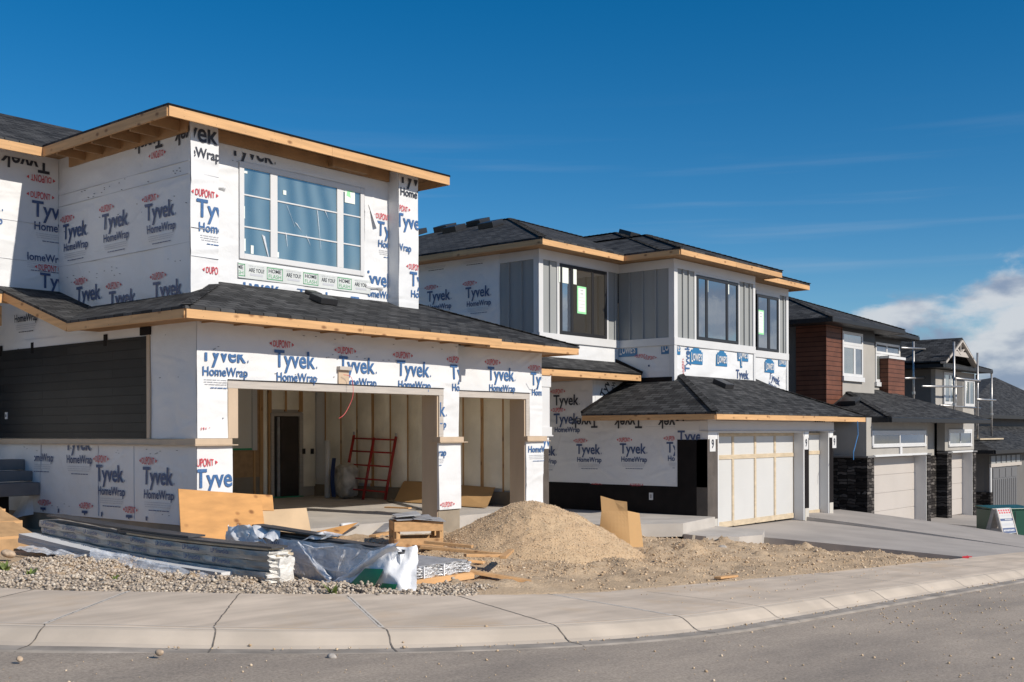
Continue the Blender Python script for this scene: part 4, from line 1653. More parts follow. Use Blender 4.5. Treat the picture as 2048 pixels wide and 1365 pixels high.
# white band, frieze, corner boards
mb = MB()
mb.box((LL - .03, VL - .05, BZ0), (ML - .05, VL, BZ1)).box((ML - .05, VM - .05, BZ0), (MR, VM, BZ1)).box((MR, VR - .05, BZ0), (RR_ + .03, VR, BZ1))
mb.box((ML - .05, VM, BZ0 + .001), (ML, VL, BZ1 - .001)).box((LL - .03, VL, BZ0 + .001), (LL, 18.68, BZ1 - .001))
mb.build('band_board', 'white_trim', B, bevel=.005)
mb = MB()
mb.box((LL - .03, VL - .04, FRZ), (ML - .04, VL, 6.289)).box((ML - .04, VM - .04, FRZ), (MR, VM, 6.28)).box((MR, VR - .04, FRZ), (RR_ + .03, VR, 6.28))
mb.box((ML - .04, VM, FRZ + .001), (ML, VL, 6.279)).box((LL - .03, VL, FRZ + .001), (LL, 18.68, 6.279))
mb.build('frieze_board', 'white_trim', B, bevel=.005)
mb = MB()
for u, v in ((LL, VL), (ML, VM)):
    mb.box((u - .038, v - .038, BZ1), (u + .14, v, FRZ)).box((u - .038, v, BZ1), (u, v + .14, FRZ))
mb.box((MR - .13, VM - .038, BZ1), (MR, VM, FRZ)).box((RR_ - .13, VR - .038, BZ1), (RR_ + .03, VR, FRZ)).box((MR, VR - .038, BZ1), (MR + .12, VR, FRZ))
mb.box((ML - .038, VM - .038, 2.9), (ML + .1, VM, BZ0)).box((ML - .038, VM, 2.9), (ML, VM + .13, BZ0)).box((MR - .1, VM - .038, 2.6), (MR + .01, VM, BZ0)).box((RR_ - .11, VR - .038, 2.4), (RR_ + .01, VR, BZ0))
mb.build_each('corner_board', 'white_trim', B, bevel=.005)
# grey panels, battens, black windows
wl0, wl1, wlz0, wlz1 = rect_f(1117.5, 1211, 527, 665, VL)
wm0, wm1, wmz0, wmz1 = rect_f(1391, 1474, 550, 677.5, VM)
wr0, wr1, wrz0, wrz1 = rect_f(1511.5, 1555, 588, 699, VR)
wlz0 = wmz0 = wrz0 = BZ1 + .005
batten_wall(B, 'f', VL, LL + .14, wl0 - .10, BZ1, FRZ, .31)
batten_wall(B, 'f', VL, wl1 + .10, ML - .05, BZ1, FRZ, .33)
batten_wall(B, 'f', VM, ML + .14, wm0 - .10, BZ1, FRZ, .30)
batten_wall(B, 'f', VM, wm1 + .10, MR - .13, BZ1, FRZ, .32)
batten_wall(B, 'f', VR, wr1 + .10, RR_ - .13, BZ1, FRZ, .30)
batten_wall(B, 's', ML, VM + .14, VL, BZ1, FRZ, .42)
batten_wall(B, 's', LL, VL + .14, 18.68, BZ1, FRZ, .42)
mb = MB()
mb.box((wl0 - .1, VL - .03, BZ1), (wl0, VL + .05, FRZ)).box((wl1, VL - .03, BZ1), (wl1 + .1, VL + .05, FRZ))
mb.box((wm0 - .1, VM - .03, BZ1), (wm0, VM + .05, FRZ)).box((wm1, VM - .03, BZ1), (wm1 + .1, VM + .05, FRZ))
mb.box((wr1, VR - .03, BZ1), (wr1 + .1, VR + .05, FRZ))
for a, b, z, v in ((wl0, wl1, wlz1, VL), (wm0, wm1, wmz1, VM), (wr0, wr1, wrz1, VR)):
    if FRZ > z + .02:
        mb.box((a, v - .028, z), (b, v + .05, FRZ))
mb.build_each('window_trim', 'white_trim', B, bevel=.004)
w1 = framed_window(B, VL - .02, wl0, wl1, wlz0, wlz1, (.25, .69), ((), (), ()), 'dark_trim', ['glass', 'glass_warm', 'glass_warm'], fw=.09, mull=.09, depth=.06)
w2 = framed_window(B, VM - .02, wm0, wm1, wmz0, wmz1, (.23, .72), ((), (), ()), 'dark_trim', ['glass'], fw=.09, mull=.11, depth=.06)
w3 = framed_window(B, VR - .02, wr0, wr1, wrz0, wrz1, (.54,), ((), ()), 'dark_trim', ['glass'], fw=.09, mull=.15, depth=.06)
for w, px, py, dx, dz, v, g in ((w1, 1162, 601, .18, .34, VL, 1), (w3, 1520, 645, .19, .36, VR, 1), (w1, 1126, 551, .2, .2, VL, 0), (w1, 1148, 554, .08, .2, VL, 0), (w2, 1413, 570, .05, .2, VM, 0), (w2, 1455, 575, .05, .2, VM, 0)):
    p = PV(px, py, v - .02)
    s = MB()
    a = v - .046
    if g:
        s.box((p[0] - dx - .02, a, p[2] - dz - .02), (p[0] + dx + .02, a + .008, p[2] + dz + .02), 1)
        s.box((p[0] - dx + .02, a - .004, p[2] - dz + .03), (p[0] + dx - .02, a, p[2] + dz - .03), 0)
        for k in range(6):
            ww = dx * (.35 if k < 2 else .7)
            s.box((p[0] - ww, a - .006, p[2] + dz * (.7 - .26 * k)), (p[0] + ww, a - .004, p[2] + dz * (.7 - .26 * k) + (.035 if k < 2 else .012)), 2)
    else:
        s.box((p[0] - dx, a, p[2] - dz), (p[0] + dx, a + .006, p[2] + dz), 0)
    s.build('sticker', ['paper', 'green_sticker', 'ink_grey'], w)
# left side wall of the upper storey
mb = MB()
mb.box((LL, 18.68, 2.6), (LL + .15, 26.5, 6.3))
drape(mb, 's', LL, -26.4, -18.69, 3.5, 6.28, 0, .05)
F = Face('s', LL, (-26, -18.72, 2.8, 6.2))
for px, py in ((855, 604), (932, 597)):
    brand(mb, F, px, py, W0, inks=(7, 2, 3))
for px, py in ((848, 513), (924, 501)):
    brand(mb, F, px, py, W0, inks=(4, 2, 3), parts='wf')
mb.box((LL - .003, 18.7, 5.62), (LL, 26, 5.63), 3)
mb.build('wall', WRAP, B)
mb = MB().box((LL, VL + .1, 2.5), (LL + .12, 18.68, BZ1))
mb.build('siding', 'board_grey', B)
# upper roofs
PB = .34
hip_roof(B, 21.37, 33.95, 16.85, 32.0, EB, PB)
hip_roof(B, 24.92, 30.75, 15.08, 26.0, EB, .354)
hip_roof(B, 24.93, 33.95, 15.68, 27.0, EB - .01, .352)
rb = bpy.context.scene.objects[-1]
rb = [o for o in B.children if o.name.startswith('roof')][0]
z = EB - .02
fascia(rb, (21.37, 16.87, z), (24.92, 16.87, z))
fascia(rb, (21.39, 16.89, z), (21.39, 27, z), m='lumber_v')
fascia(rb, (24.94, 15.10, z), (30.73, 15.10, z))
fascia(rb, (24.94, 15.12, z), (24.94, 16.85, z), m='lumber_v')
fascia(rb, (30.73, 15.12, z), (30.73, 15.7, z), m='lumber_v')
fascia(rb, (30.73, 15.70, z - .01), (33.93, 15.70, z - .01))
fascia(rb, (33.93, 15.72, z - .01), (33.93, 27, z - .01), m='lumber_v')
mb = MB()
mb.box((21.41, 16.9, 6.29), (25.5, 17.5, 6.30)).box((24.96, 15.13, 6.291), (30.71, 15.7, 6.301)).box((30.0, 15.73, 6.292), (33.9, 16.3, 6.302)).box((21.41, 17.5, 6.29), (21.95, 27, 6.30)).box((24.96, 15.7, 6.291), (25.5, 17.0, 6.301)).box((33.4, 16.3, 6.292), (33.9, 27, 6.302))
mb.build('soffit', 'soffit_wood', rb)
for (u, v) in ((27.15, 24.3), (27.15, 25.8), (27.15, 27.2), (26.3, 24.6), (27.15, 28.6), (25.7, 22.5)):
    vent(rb, (u, v, EB + PB * (u - 21.37) + .0), 's', 1.7, PB)
for (u, v) in ((29.3, 19.4), (30.3, 18.6)):
    vent(rb, (u, v, EB + .352 * (v - 15.68)), 'f', 1.5, PB)

# porch roof and post
mb = MB()
mb.slab([(20.2, 16.55, 3.235), (25.3, 16.55, 3.235), (25.3, 17.4, 3.58), (20.2, 17.4, 3.58)], (0, 0, -.05), 0)
pr = mb.build('roof', 'shingle_f', B)
fascia(pr, (20.35, 16.57, 3.22), (25.28, 16.57, 3.22), h=.19)
MB().box((20.3, 16.6, 3.03), (25.3, 18.6, 3.045)).build('soffit', 'soffit_wood', pr)
MB().bar((25.31, 16.53, 3.24), (25.31, 17.4, 3.62), .03, .1).build('flashing', 'black_paper', pr)
mb = MB()
pu0, pu1, pv = PV(1077, 800, 16.6)[0], PV(1101, 800, 16.6)[0], 16.6
mb.box((pu0 - .2, pv, 1.66), (pu1 - .03, pv + .42, 3.03)).box((pu0 - .2, pv - .03, 1.58), (pu1 + .02, pv + .45, 1.78)).box((pu0 - .2, pv - .05, 1.55), (pu1 + .05, pv + .47, 1.58)).box((pu0 - .2, pv - .02, 2.75), (pu1, pv + .44, 3.03))
p_ = mb.build('porch_post', 'white_trim', B, bevel=.005)
mb = MB().box((pu0 - .1, pv + .01, -.9), (pu1 - .06, pv + .40, 1.25)).box((pu0 - .1, pv + .005, 1.25), (pu1 - .06, pv + .41, 1.548), 1)
F = Face('f', pv + .005, (pu0 - .1, pu1 - .06, 1.25, 1.545))
brand(mb, F, 1076, 893, W0 * .9, inks=(2, 2, 2), parts='tw')
mb.build('post_base', ['brown_paper', 'wrap', 'ink_blue'], p_)
MB().box((20.2, 20.3, -.6), (24.0, 20.45, 3.1)).build('porch_wall', 'wrap', B)
mb = MB()
mb.box((23.99, 17.15, 2.0), (ML + .05, 17.3, 3.05))
F = Face('f', 17.15, (24.0, ML, 2.1, 3.0))
brand(mb, F, 1210, 800, W0, inks=(4, 2, 3), rot=1.1, parts='tw')
mb.build('wall', WRAP, B)

# garage: left side in shade, wrap above black membrane
GL = 23.88
mb = MB()
mb.box((GL, VB + .16, .3), (GL + .15, 17.16, 2.06)).box((GL, 17.16, .3), (GL + .15, 20.3, 3.03))
mb.box((GL - .004, 14.56, .26), (GL, 17.25, 1.0))
drape(mb, 's', GL, -17.15, -14.58, .33, 2.06)
drape(mb, 's', GL, -20.2, -17.15, .33, 3.0)
F = Face('s', GL, (-20.2, -14.62, .3, 2.1))
for px, py in ((1066, 911), (1153, 908), (1241, 907), (1334, 905)):
    brand(mb, F, px, py, W0 * .92, inks=(7, 2, 3))
for px, py, q in ((1108, 811, 'ot'), (1108, 848, 'otw')):
    brand(mb, Face('s', GL, (-20.2, -15, .3, 2.9)), px, py, W0 * .98, inks=(4 if q == 'ot' else 7, 2, 3), parts=q)
for px, py in ((1285, 837), (1375, 837), (1196, 837)):
    brand(mb, Face('s', GL, (-20.2, -14.0, 1.7, 2.02)), px, py - 2, W0, inks=(4, 2, 3), parts='t', mir=True)
brand(mb, Face('s', GL, (-15, -13.9, 1.45, 1.75)), 1356, 884, W0, inks=(7, 2, 3), parts='t')
for z in (1.78,):
    mb.box((GL - .003, 14.6, z), (GL, 19.5, z + .01), 3)
for px, py in ((1185, 977), (1265, 977)):
    brand(mb, Face('s', GL - .005, (-17.2, -14.6, .262, .34)), px, py + 16, W0 * .8, parts='ot')
mb.build('wall', WRAP, B)
mb = MB().box((GL - .008, VB + .002, -.8), (GL + .1, 20.2, .285)).box((GL - .009, VB + .002, .285), (GL + .1, 14.56, 1.46))
mb.build('membrane', 'black_paper', B)
mb = MB()
p = PU(1303, 993, GL)
mb.box((GL - .03, p[1] - .055, p[2] - .09), (GL - .008, p[1] + .055, p[2] + .09)).box((GL - .036, p[1] - .025, p[2] - .05), (GL - .03, p[1] + .025, p[2] + .05), 1)
mb.build('outlet_box', ['white_trim', 'grey_sheet'], B)
# garage front
D0, D1, D2, D3 = 24.37, 29.24, 30.05, 31.75
mb = MB()
mb.box((GL, VB, 1.93), (D1 + .3, VB + .15, 2.1)).box((D1 + .3, SB, 1.93), (D3 + .3, SB + .15, 2.1))
F = Face('f', VB, (GL, D1 + .3, 1.93, 2.1))
for px in (1445, 1480, 1515, 1560, 1600):
    brand(mb, F, px, 852, W0 * .7, inks=(4, 3, 3), parts='w')
brand(mb, Face('f', SB, (D2, D3 + .3, 1.93, 2.1)), 1652, 838, W0, inks=(4, 2, 3), parts='t', mir=True)
mb.build('wall', WRAP, B)
mb = MB()
mb.box((GL - .05, VB - .05, 1.68), (D1 + .32, VB + .2, 1.93)).box((D1 + .32, SB - .05, 1.68), (D3 + .32, SB + .2, 1.93)).box((GL - .08, VB - .08, 1.66), (D1 + .33, VB + .2, 1.68)).box((D1 + .33, SB - .08, 1.66), (D3 + .36, SB + .2, 1.68))
mb.box((GL - .049, VB + .2, 1.69), (GL, 14.6, 1.92)).box((GL - .05, VB - .05, 1.93), (GL + .35, VB, 2.1))
mb.build('beam', 'white_trim', B, bevel=.006)
for a, b, v, zb in ((GL - .009, D0, VB, -.5), (D1 + .03, D1 + .33, VB, -.52), (D3 + .05, D3 + .36, SB, -.5)):
    mb = MB().box((a, v - .008, zb), (b, v + .3, 1.47))
    mb.build('pillar', 'brown_paper' if a < 24 else 'black_paper', B)
    mb = MB().box((a + .02, v - .012, 1.47), (b - .02, v + .2, 1.655)).box((a + .02, v - .02, 1.63), (b, v, 1.655))
    mb.build('pillar_cap', 'wrap', B)
    MB().box((a + .03, v - .014, -.88), (b - .02, v + .2, zb)).build('pillar_foot', 'drywall', B)
for px, py, v in ((1424, 888, VB), (1611, 886, VB), (1667.5, 884, SB)):
    p = PV(px, py, v)
    n = MB().box((p[0] - .14, v - .02, p[2] - .19), (p[0] + .14, v - .012, p[2] + .19))
    Fk = Face('f', v - .02, (p[0] - .14, p[0] + .14, p[2] - .19, p[2] + .19))
    t, f = fit('9', p[0] - .06, p[0] + .06, p[2] - .1, .2, .03)
    Fk.put(n, t, f, 1, 0, 0)
    n.build('number_plate', ['white_trim', 'ink_black'], B)


def batten_door(parent, v, a, b, z0, z1, xs, zs_):
    d = MB().box((a, v, z0), (b, v + .06, z1)).build('garage_door', 'white_paint', parent)
    for i in range(1, 5):
        z = z0 + (z1 - z0) * i / 5
        MB().box((a, v - .001, z - .0015), (b, v, z + .0015)).build('door_seam', 'white_trim', d)
    for x in xs:
        MB().box((x - .05, v - .022, z0), (x + .05, v, z1)).build('door_batten', 'pale_wood', d)
    for z, h in zs_:
        mb_ = MB()
        cuts = [a] + sorted(xs) + [b]
        for i in range(len(cuts) - 1):
            l, r = cuts[i] + (.05 if i else 0), cuts[i + 1] - (.05 if i < len(cuts) - 2 else 0)
            if r > l + .01:
                mb_.box((l, v - .021, z - h / 2), (r, v, z + h / 2))
        mb_.build('door_batten', 'pale_wood', d)
    return d


vd = VB + .30
dx = lambda x, v=vd: PV(x, 950, v)[0]
batten_door(B, vd, dx(1434), dx(1590.5), -.78, 1.62, [dx(x) for x in (1465, 1509.5, 1549, 1588)], [(1.00, .11), (1.57, .08), (-.72, .14)])
vd2 = SB + .28
batten_door(B, vd2, dx(1612, vd2), dx(1649.5, vd2), -.82, 1.62, [dx(1646.5, vd2)], [(1.02, .11), (1.58, .06), (-.76, .12)])
mb = MB()
mb.box((D1 - .03, VB - .012, -.85), (D1 + .03, VB + .36, 1.66)).box((D0, VB - .012, -.85), (D0 + .05, VB + .36, 1.66))
mb.box((D3 - .0, SB - .012, -.85), (D3 + .05, SB + .34, 1.66))
mb.box((D0 + .05, VB + .02, 1.62), (D1 - .03, VB + .36, 1.66))
mb.build_each('door_jamb', 'white_trim', B, bevel=.004)
MB().box((GL + .2, SB + .7, -.9), (D3 + .3, 22, 2.0)).build('inner_wall', 'black_paper', B)
# garage roof
PG = .425
ZG = 2.135
gz = lambda v, v0=13.166: ZG + PG * (v - v0)
mb = MB()
mb.slab([(23.31, 13.14, gz(13.14)), (30.40, 13.14, gz(13.14)), (30.40, 16.3, gz(16.3)), (26.47, 16.3, gz(16.3))], (0, 0, -.045), 0)
mb.slab([(30.25, 13.58, gz(13.58, 13.6)), (33.36, 13.58, gz(13.58, 13.6)), (30.25, 16.69, gz(16.69, 13.6))], (0, 0, -.045), 0)
mb.slab([(33.36, 13.58, ZG - .005), (33.36, 20, ZG - .005), (30.25, 20, ZG + PG * 3.11), (30.25, 16.69, ZG + PG * 3.11)], (0, 0, -.045), 1)
gl = lambda u: ZG + PG * (u - 23.34)
mb.slab([(23.31, 13.14, gl(23.31)), (26.47, 16.3, gl(26.47)), (26.47, 17.4, gl(26.47)), (25.46, 17.38, gl(25.46)), (23.31, 17.12, gl(23.31))], (0, 0, -.045), 1)
for a, b in (((23.33, 13.16, ZG), (25.85, 15.68, ZG + PG * 2.52)), ((33.34, 13.6, ZG), (31.0, 15.94, ZG + PG * 2.34))):
    a, b = Vector(a), Vector(b)
    n = int((b - a).length / .15)
    for i in range(n):
        mb.bar(a.lerp(b, i / n) + Vector((0, 0, .02)), a.lerp(b, (i + 1.25) / n) + Vector((0, 0, .006)), .2, .014)
rg = mb.build('roof', ['shingle_f', 'shingle_s'], B)
z = ZG - .02
fascia(rg, (23.34, 13.166, z), (30.26, 13.166, z))
fascia(rg, (30.26, 13.6, z), (33.34, 13.6, z))
fascia(rg, (23.34, 13.186, z), (23.34, 17.1, z), m='lumber_v')
fascia(rg, (33.34, 13.62, z), (33.34, 20, z), m='lumber_v')
mb = MB().box((23.36, 13.19, 2.075), (30.3, 14.1, 2.085)).box((23.36, 14.1, 2.075), (23.9, 17.1, 2.085)).box((30.3, 13.63, 2.075), (33.3, 20, 2.085))
mb.build('soffit', 'soffit_wood', rg)
mb = MB().box((ML - .06, 15.66, gl(ML) - .03), (ML - .012, 17.38, gl(ML) + .09))
mb.bar((23.36, 17.13, gl(23.36) + .02), (25.42, 17.13, gl(25.42) + .02), .07, .07)
mb.build('flashing', 'black_paper', B)
p = PV(1468, 768, 14.55)
vent(rg, (p[0] + .1, 14.75, gz(14.75)), 'f', 1.3, PG)
# wires hanging under eaves
for pts in ([(1102, 752), (1094, 760), (1085, 757), (1078, 745)],):
    q = [PV(x, y, 14.9) for x, y in pts]
    MB().tube(q, .007, 5).build('cable', 'white_wire', A)

# ------------------------------------------------------------------ HOUSE C: stucco, brown siding, stone
Cc = thing('house', (34.75, 14.13, -1.7), 'finished house with grey stucco, reddish brown planks and dark stone around cream garage doors', 'house', 'new houses along the street')
VC, SC = 14.13, 14.5
cu = lambda x, v=VC, y=950: PV(x, y, v)[0]
C0, C1, C2, C3 = cu(1733), cu(1745.5), cu(1852), cu(1859)
S0, S1, S2, S3 = cu(1892, SC), cu(1901, SC), cu(1944, SC), cu(1948, SC)
TOPD = .83
mb = MB()
mb.box((C0, VC, .86), (cu(1855), VC + .3, 2.1)).box((C0 + .01, VC + .3, -1.7), (C0 + .2, 24, 2.1))
mb.box((cu(1890, SC), SC, .9), (S3, SC + .3, 2.1)).box((S3 - .2, SC + .3, -1.8), (S3, 24, 2.1))
mb.build('wall', 'stucco', Cc)
mb = MB().box((cu(1855), SC + .4, -1.9), (cu(1890, SC), SC + .5, 2.1))
mb.build('wall', 'stucco', Cc)
mb = MB()
mb.box((C0 - .06, VC - .05, -1.75), (C1, VC + .34, .80)).box((C2, VC - .05, -1.9), (C3, VC + .34, .80)).box((S0, SC - .05, -1.9), (S1, SC + .34, .80)).box((S2, SC - .05, -1.95), (S3 + .1, SC + .34, .82))
mb.box((C3 - .2, SC + .36, -1.95), (S0 + .1, SC + .4, .72))
mb.build_each('stone_veneer', 'stone_f', Cc)
mb = MB().box((C0 - .06, VC + .341, -1.75), (C0 + .01, 16.2, .80))
mb.build_each('stone_veneer', 'stone_s', Cc)
mb = MB()
for a, b, v in ((C0 - .1, C1 + .02, VC), (C2 - .02, C3 + .03, VC), (S0 - .03, S1 + .02, SC), (S2 - .02, S3 + .16, SC)):
    mb.box((a, v - .09, .80), (b, v + .34, .86))
mb.box((C0 - .1, VC + .34, .80), (C0, 16.25, .86))
mb.build_each('stone_cap', 'concrete_dark', Cc, bevel=.005)


def panel_door(parent, v, a, b, z0, z1, n, m):
    d = MB().box((a, v, z0), (b, v + .06, z1)).build('garage_door', m, parent)
    for i in range(n):
        h = (z1 - z0) / n
        MB().box((a + .03, v - .018, z0 + h * i + .012), (b - .05, v, z0 + h * (i + 1) - .012)).build('door_panel', m, d, bevel=.006)
    return d


panel_door(Cc, VC + .42, C1 - .2, PV(1837, 950, VC + .42)[0], -1.68, TOPD - .06, 4, 'cream_door')
panel_door(Cc, SC + .40, S1 - .2, PV(1929, 950, SC + .40)[0], -1.72, TOPD - .04, 4, 'cream_door')
mb = MB()
mb.box((C2 - .03, VC - .02, -1.85), (C2, VC + .48, TOPD)).box((C1, VC - .06, TOPD - .02), (C2, VC + .48, TOPD + .05)).box((S2 - .03, SC - .02, -1.9), (S2, SC + .46, TOPD)).box((S1, SC - .06, TOPD - .02), (S2, SC + .46, TOPD + .05))
p = PV(1800, 909, VC)
mb.box((p[0] - .1, VC - .05, TOPD + .04), (p[0] + .1, VC, TOPD + .42))
mb.build_each('door_jamb', 'white_trim', Cc, bevel=.004)
u0, u1, z0, z1 = rect_f(1743, 1850, 861.5, 896, VC)
framed_window(Cc, VC - .01, u0 + .06, u1 - .06, z0 + .07, z1 - .10, (.49,), ((), ()), 'white_trim', ['glass_warm', 'glass'], fw=.055, mull=.07, depth=.05)
mb = MB().box((u0, VC - .05, z1 - .10), (u1, VC, z1)).box((u0, VC - .06, z0), (u1, VC, z0 + .07)).box((u0, VC - .04, z0 + .07), (u0 + .06, VC, z1 - .10)).box((u1 - .06, VC - .04, z0 + .07), (u1, VC, z1 - .10))
mb.build_each('window_trim', 'white_trim', Cc, bevel=.004)
u0, u1, z0, z1 = rect_f(1896, 1942, 859, 894, SC)
framed_window(Cc, SC - .01, u0 + .06, u1 - .06, z0 + .07, z1 - .10, (.5,), ((), ()), 'white_trim', ['glass'], fw=.055, mull=.07, depth=.05)
mb = MB().box((u0, SC - .05, z1 - .10), (u1, SC, z1)).box((u0, SC - .06, z0), (u1, SC, z0 + .07)).box((u0, SC - .04, z0 + .07), (u0 + .06, SC, z1 - .10)).box((u1 - .06, SC - .04, z0 + .07), (u1, SC, z1 - .10))
mb.build_each('window_trim', 'white_trim', Cc, bevel=.004)
# upper storey
UC = 16.0
q = lambda x, v=UC, y=700: PV(x, y, v)[0]
X0, X1, X2 = q(1652), q(1683.5), q(1749.5)
ZC = 5.46
UC2 = 16.55
Y3 = q(1801, UC2)
mb = MB().box((X1, UC + .02, 2.4), (X2, UC + .2, 5.3)).box((X2 - .01, UC2, 2.3), (Y3, UC2 + .2, 5.3)).box((X2 - .2, UC + .2, 2.3), (X2 - .004, UC2, 5.3))
mb.build('wall', 'stucco', Cc)
MB().box((X1, UC, 4.93), (X2 + .01, UC + .019, 5.3)).box((X2 + .01, UC2 - .02, 4.93), (Y3 + .02, UC2, 5.3)).build('frieze_board', 'gutter_metal', Cc)
MB().box((X0 - .0, UC, 2.2), (X1, UC + .05, 5.3)).build('siding', 'brown_siding_f', Cc)
MB().box((X0 - .0, UC + .05, 2.2), (X0 + .1, 17.1, 5.3)).build('siding', 'brown_siding_s', Cc)
MB().box((X0 - .022, UC - .022, 2.2), (X0 + .05, UC + .04, 5.3)).box((X1 - .03, UC - .02, 2.2), (X1 + .02, UC + .01, 5.3)).build_each('corner_board', 'brown_siding_s', Cc)
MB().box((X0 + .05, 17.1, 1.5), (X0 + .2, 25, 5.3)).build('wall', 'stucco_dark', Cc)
VP = 16.2
P0, P1 = q(1776.5, VP), q(1809, VP)
MB().box((P0 - .0, VP, 2.2), (P1, VP + .6, PV(1778, 717, VP)[2])).build('siding', 'brown_siding_f', Cc)
MB().box((P0 - .02, VP - .04, PV(1778, 717, VP)[2]), (P1 + .03, VP + .6, PV(1778, 717, VP)[2] + .1)).build('cap_trim', 'white_trim', Cc)
# windows: tall ones with a transom
u0, u1, z0, z1 = rect_f(1684, 1724.5, 662, 752, UC)
zt_ = PV(1684, 689, UC)[2]
framed_window(Cc, UC + .0, u0, u1, zt_, z1, (), ((),), 'white_trim', ['glass'], fw=.10, depth=.06)
framed_window(Cc, UC + .0, u0, u1, z0, zt_ - .002, (.58,), ((), ()), 'white_trim', ['glass_curtain', 'glass'], fw=.10, mull=.16, depth=.06)
MB().box((u0 - .05, UC - .09, z0 - .17), (u1 + .03, UC + .02, z0 - .01)).build('window_sill', 'white_trim', Cc)
u0, u1, z0, z1 = rect_f(1750, 1798, 684, 712, UC2)
framed_window(Cc, UC2, u0, u1, z0 + .1, z1, (.46,), ((), ()), 'white_trim', ['glass'], fw=.09, mull=.09, depth=.06)
u0, u1, z0b, z1b = rect_f(1750, 1774, 704, 764, UC2)
framed_window(Cc, UC2, u0, u1, z0b, z0 + .09, (.5,), ((), ()), 'white_trim', ['glass_curtain', 'glass'], fw=.10, mull=.1, depth=.06)
MB().box((u0 - .05, UC2 - .09, z0b - .17), (u1 + .05, UC2, z0b - .01)).build('window_sill', 'white_trim', Cc)
# roofs and gutters
r1 = hip_roof(Cc, 34.95, 41.45, 15.36, 27, ZC, .375)
r2 = hip_roof(Cc, 38.2, q(1837, 15.95, 672), 15.95, 27, ZC - .02, .375)
mb = MB().box((34.93, 15.33, ZC - .17), (41.47, 15.44, ZC - .01)).box((34.93, 15.44, ZC - .17), (35.04, 27, ZC - .01)).box((41.4, 15.9, ZC - .17), (q(1837, 15.95, 672) + .02, 16.0, ZC - .03)).box((41.36, 15.44, ZC - .171), (41.47, 15.9, ZC - .011))
mb.build('gutter', 'gutter_metal', r1, bevel=.02)
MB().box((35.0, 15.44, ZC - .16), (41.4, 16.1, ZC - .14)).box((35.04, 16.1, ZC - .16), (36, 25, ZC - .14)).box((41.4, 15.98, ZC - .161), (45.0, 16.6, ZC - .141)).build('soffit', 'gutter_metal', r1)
vent(r1, (37.2, 18.8, ZC + .375 * 2.4), 's', 1.4, .375)
ZD = 2.12
PC = .375
gv = lambda v, v0: ZD + PC * (v - v0)
ge = PV(1974, 845, 13.6)[0]
mb = MB()
mb.slab([(35.2, 13.5, gv(13.5, 13.53)), (ge, 13.5, gv(13.5, 13.53)), (ge - 3.1, 16.6, gv(16.6, 13.53)), (38.3, 16.6, gv(16.6, 13.53))], (0, 0, -.05), 0)
mb.slab([(35.2, 13.5, ZD), (38.3, 16.6, gv(16.6, 13.5)), (38.3, 19, gv(16.6, 13.5)), (35.2, 19, ZD)], (0, 0, -.05), 1)
mb.slab([(ge, 13.5, ZD), (ge, 20, ZD), (ge - 3.1, 20, gv(16.6, 13.5)), (ge - 3.1, 16.6, gv(16.6, 13.5))], (0, 0, -.05), 1)
a, b = Vector((35.22, 13.52, ZD)), Vector((37.7, 16.0, ZD + PC * 2.48))
n = int((b - a).length / .15)
for i in range(n):
    mb.bar(a.lerp(b, i / n) + Vector((0, 0, .022)), a.lerp(b, (i + 1.25) / n) + Vector((0, 0, .006)), .22, .014)
rc = mb.build('roof', ['shingle_f', 'shingle_s'], Cc)
mb = MB().box((35.18, 13.45, ZD - .18), (ge + .02, 13.58, ZD - .01)).box((35.18, 13.58, ZD - .18), (35.3, 19, ZD - .01))
mb.build('gutter', 'gutter_metal', rc, bevel=.02)
MB().box((35.3, 13.58, ZD - .165), (ge, 14.6, ZD - .145)).box((34.5, 14.6, ZD - .165), (35.3, 19, ZD - .145)).build('soffit', 'gutter_metal', rc)
vent(rc, (36.3, 15.4, ZD + PC * 1.1), 's', 1.5, PC)
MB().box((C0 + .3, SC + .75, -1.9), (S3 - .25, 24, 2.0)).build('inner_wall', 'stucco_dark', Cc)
q3 = [PV(x, y, 13.3) for x, y in ((1715, 843), (1716, 870), (1711, 890), (1707, 905), (1707, 920))]
tag(MB().tube(q3, .012, 5).build('cord', 'blue_cord'), 'blue cord hanging from the eave above the dark stone wall', 'cord')

# ------------------------------------------------------------------ HOUSE D: gabled house behind scaffolding
Dd = thing('house', (47.8, 15.5, -2.4), 'taupe house with a truss decorated front gable, standing behind scaffold poles', 'house', 'new houses along the street')
VD = 17.0
k = lambda x, y=760, v=VD: PV(x, y, v)
a0, a1 = k(1871)[0], k(1949)[0]
zb, ztp = 1.6, 4.0
mb = MB().box((a0, VD, zb - 3), (a1, VD + .2, ztp + .4))
mb.build('wall', 'stucco', Dd)
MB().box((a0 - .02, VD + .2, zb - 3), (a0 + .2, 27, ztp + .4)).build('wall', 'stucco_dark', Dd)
MB().box((k(1884)[0], VD - .012, zb), (k(1925)[0], VD, ztp)).build('wall_panel', 'stucco_dark', Dd)
for x0, x1, y0, y1, gm in ((1886, 1908, 744, 809, 'glass_curtain'), (1927, 1947, 758, 813, 'glass_curtain')):
    u0, u1, z0, z1 = rect_f(x0, x1, y0, y1, VD)
    framed_window(Dd, VD - .03, u0, u1, z0, z1, (.5,), ((), ()), 'white_trim', [gm], fw=.13, mull=.08, depth=.06)
ve = 16.4
ec, er = PV(1884, 727, ve), PV(1981, 748, ve)
ze4 = ec[2]
hip_roof(Dd, ec[0], er[0] + .2, ve, 27, ze4, .36)
gp = PV(1920, 676, ve - .1)
gl0, gr0 = PV(1887, 722, ve - .1), PV(1951, 733, ve - .1)
mb = MB()
zlo = ze4 + .12
gm_ = (gl0[0] + gr0[0]) / 2
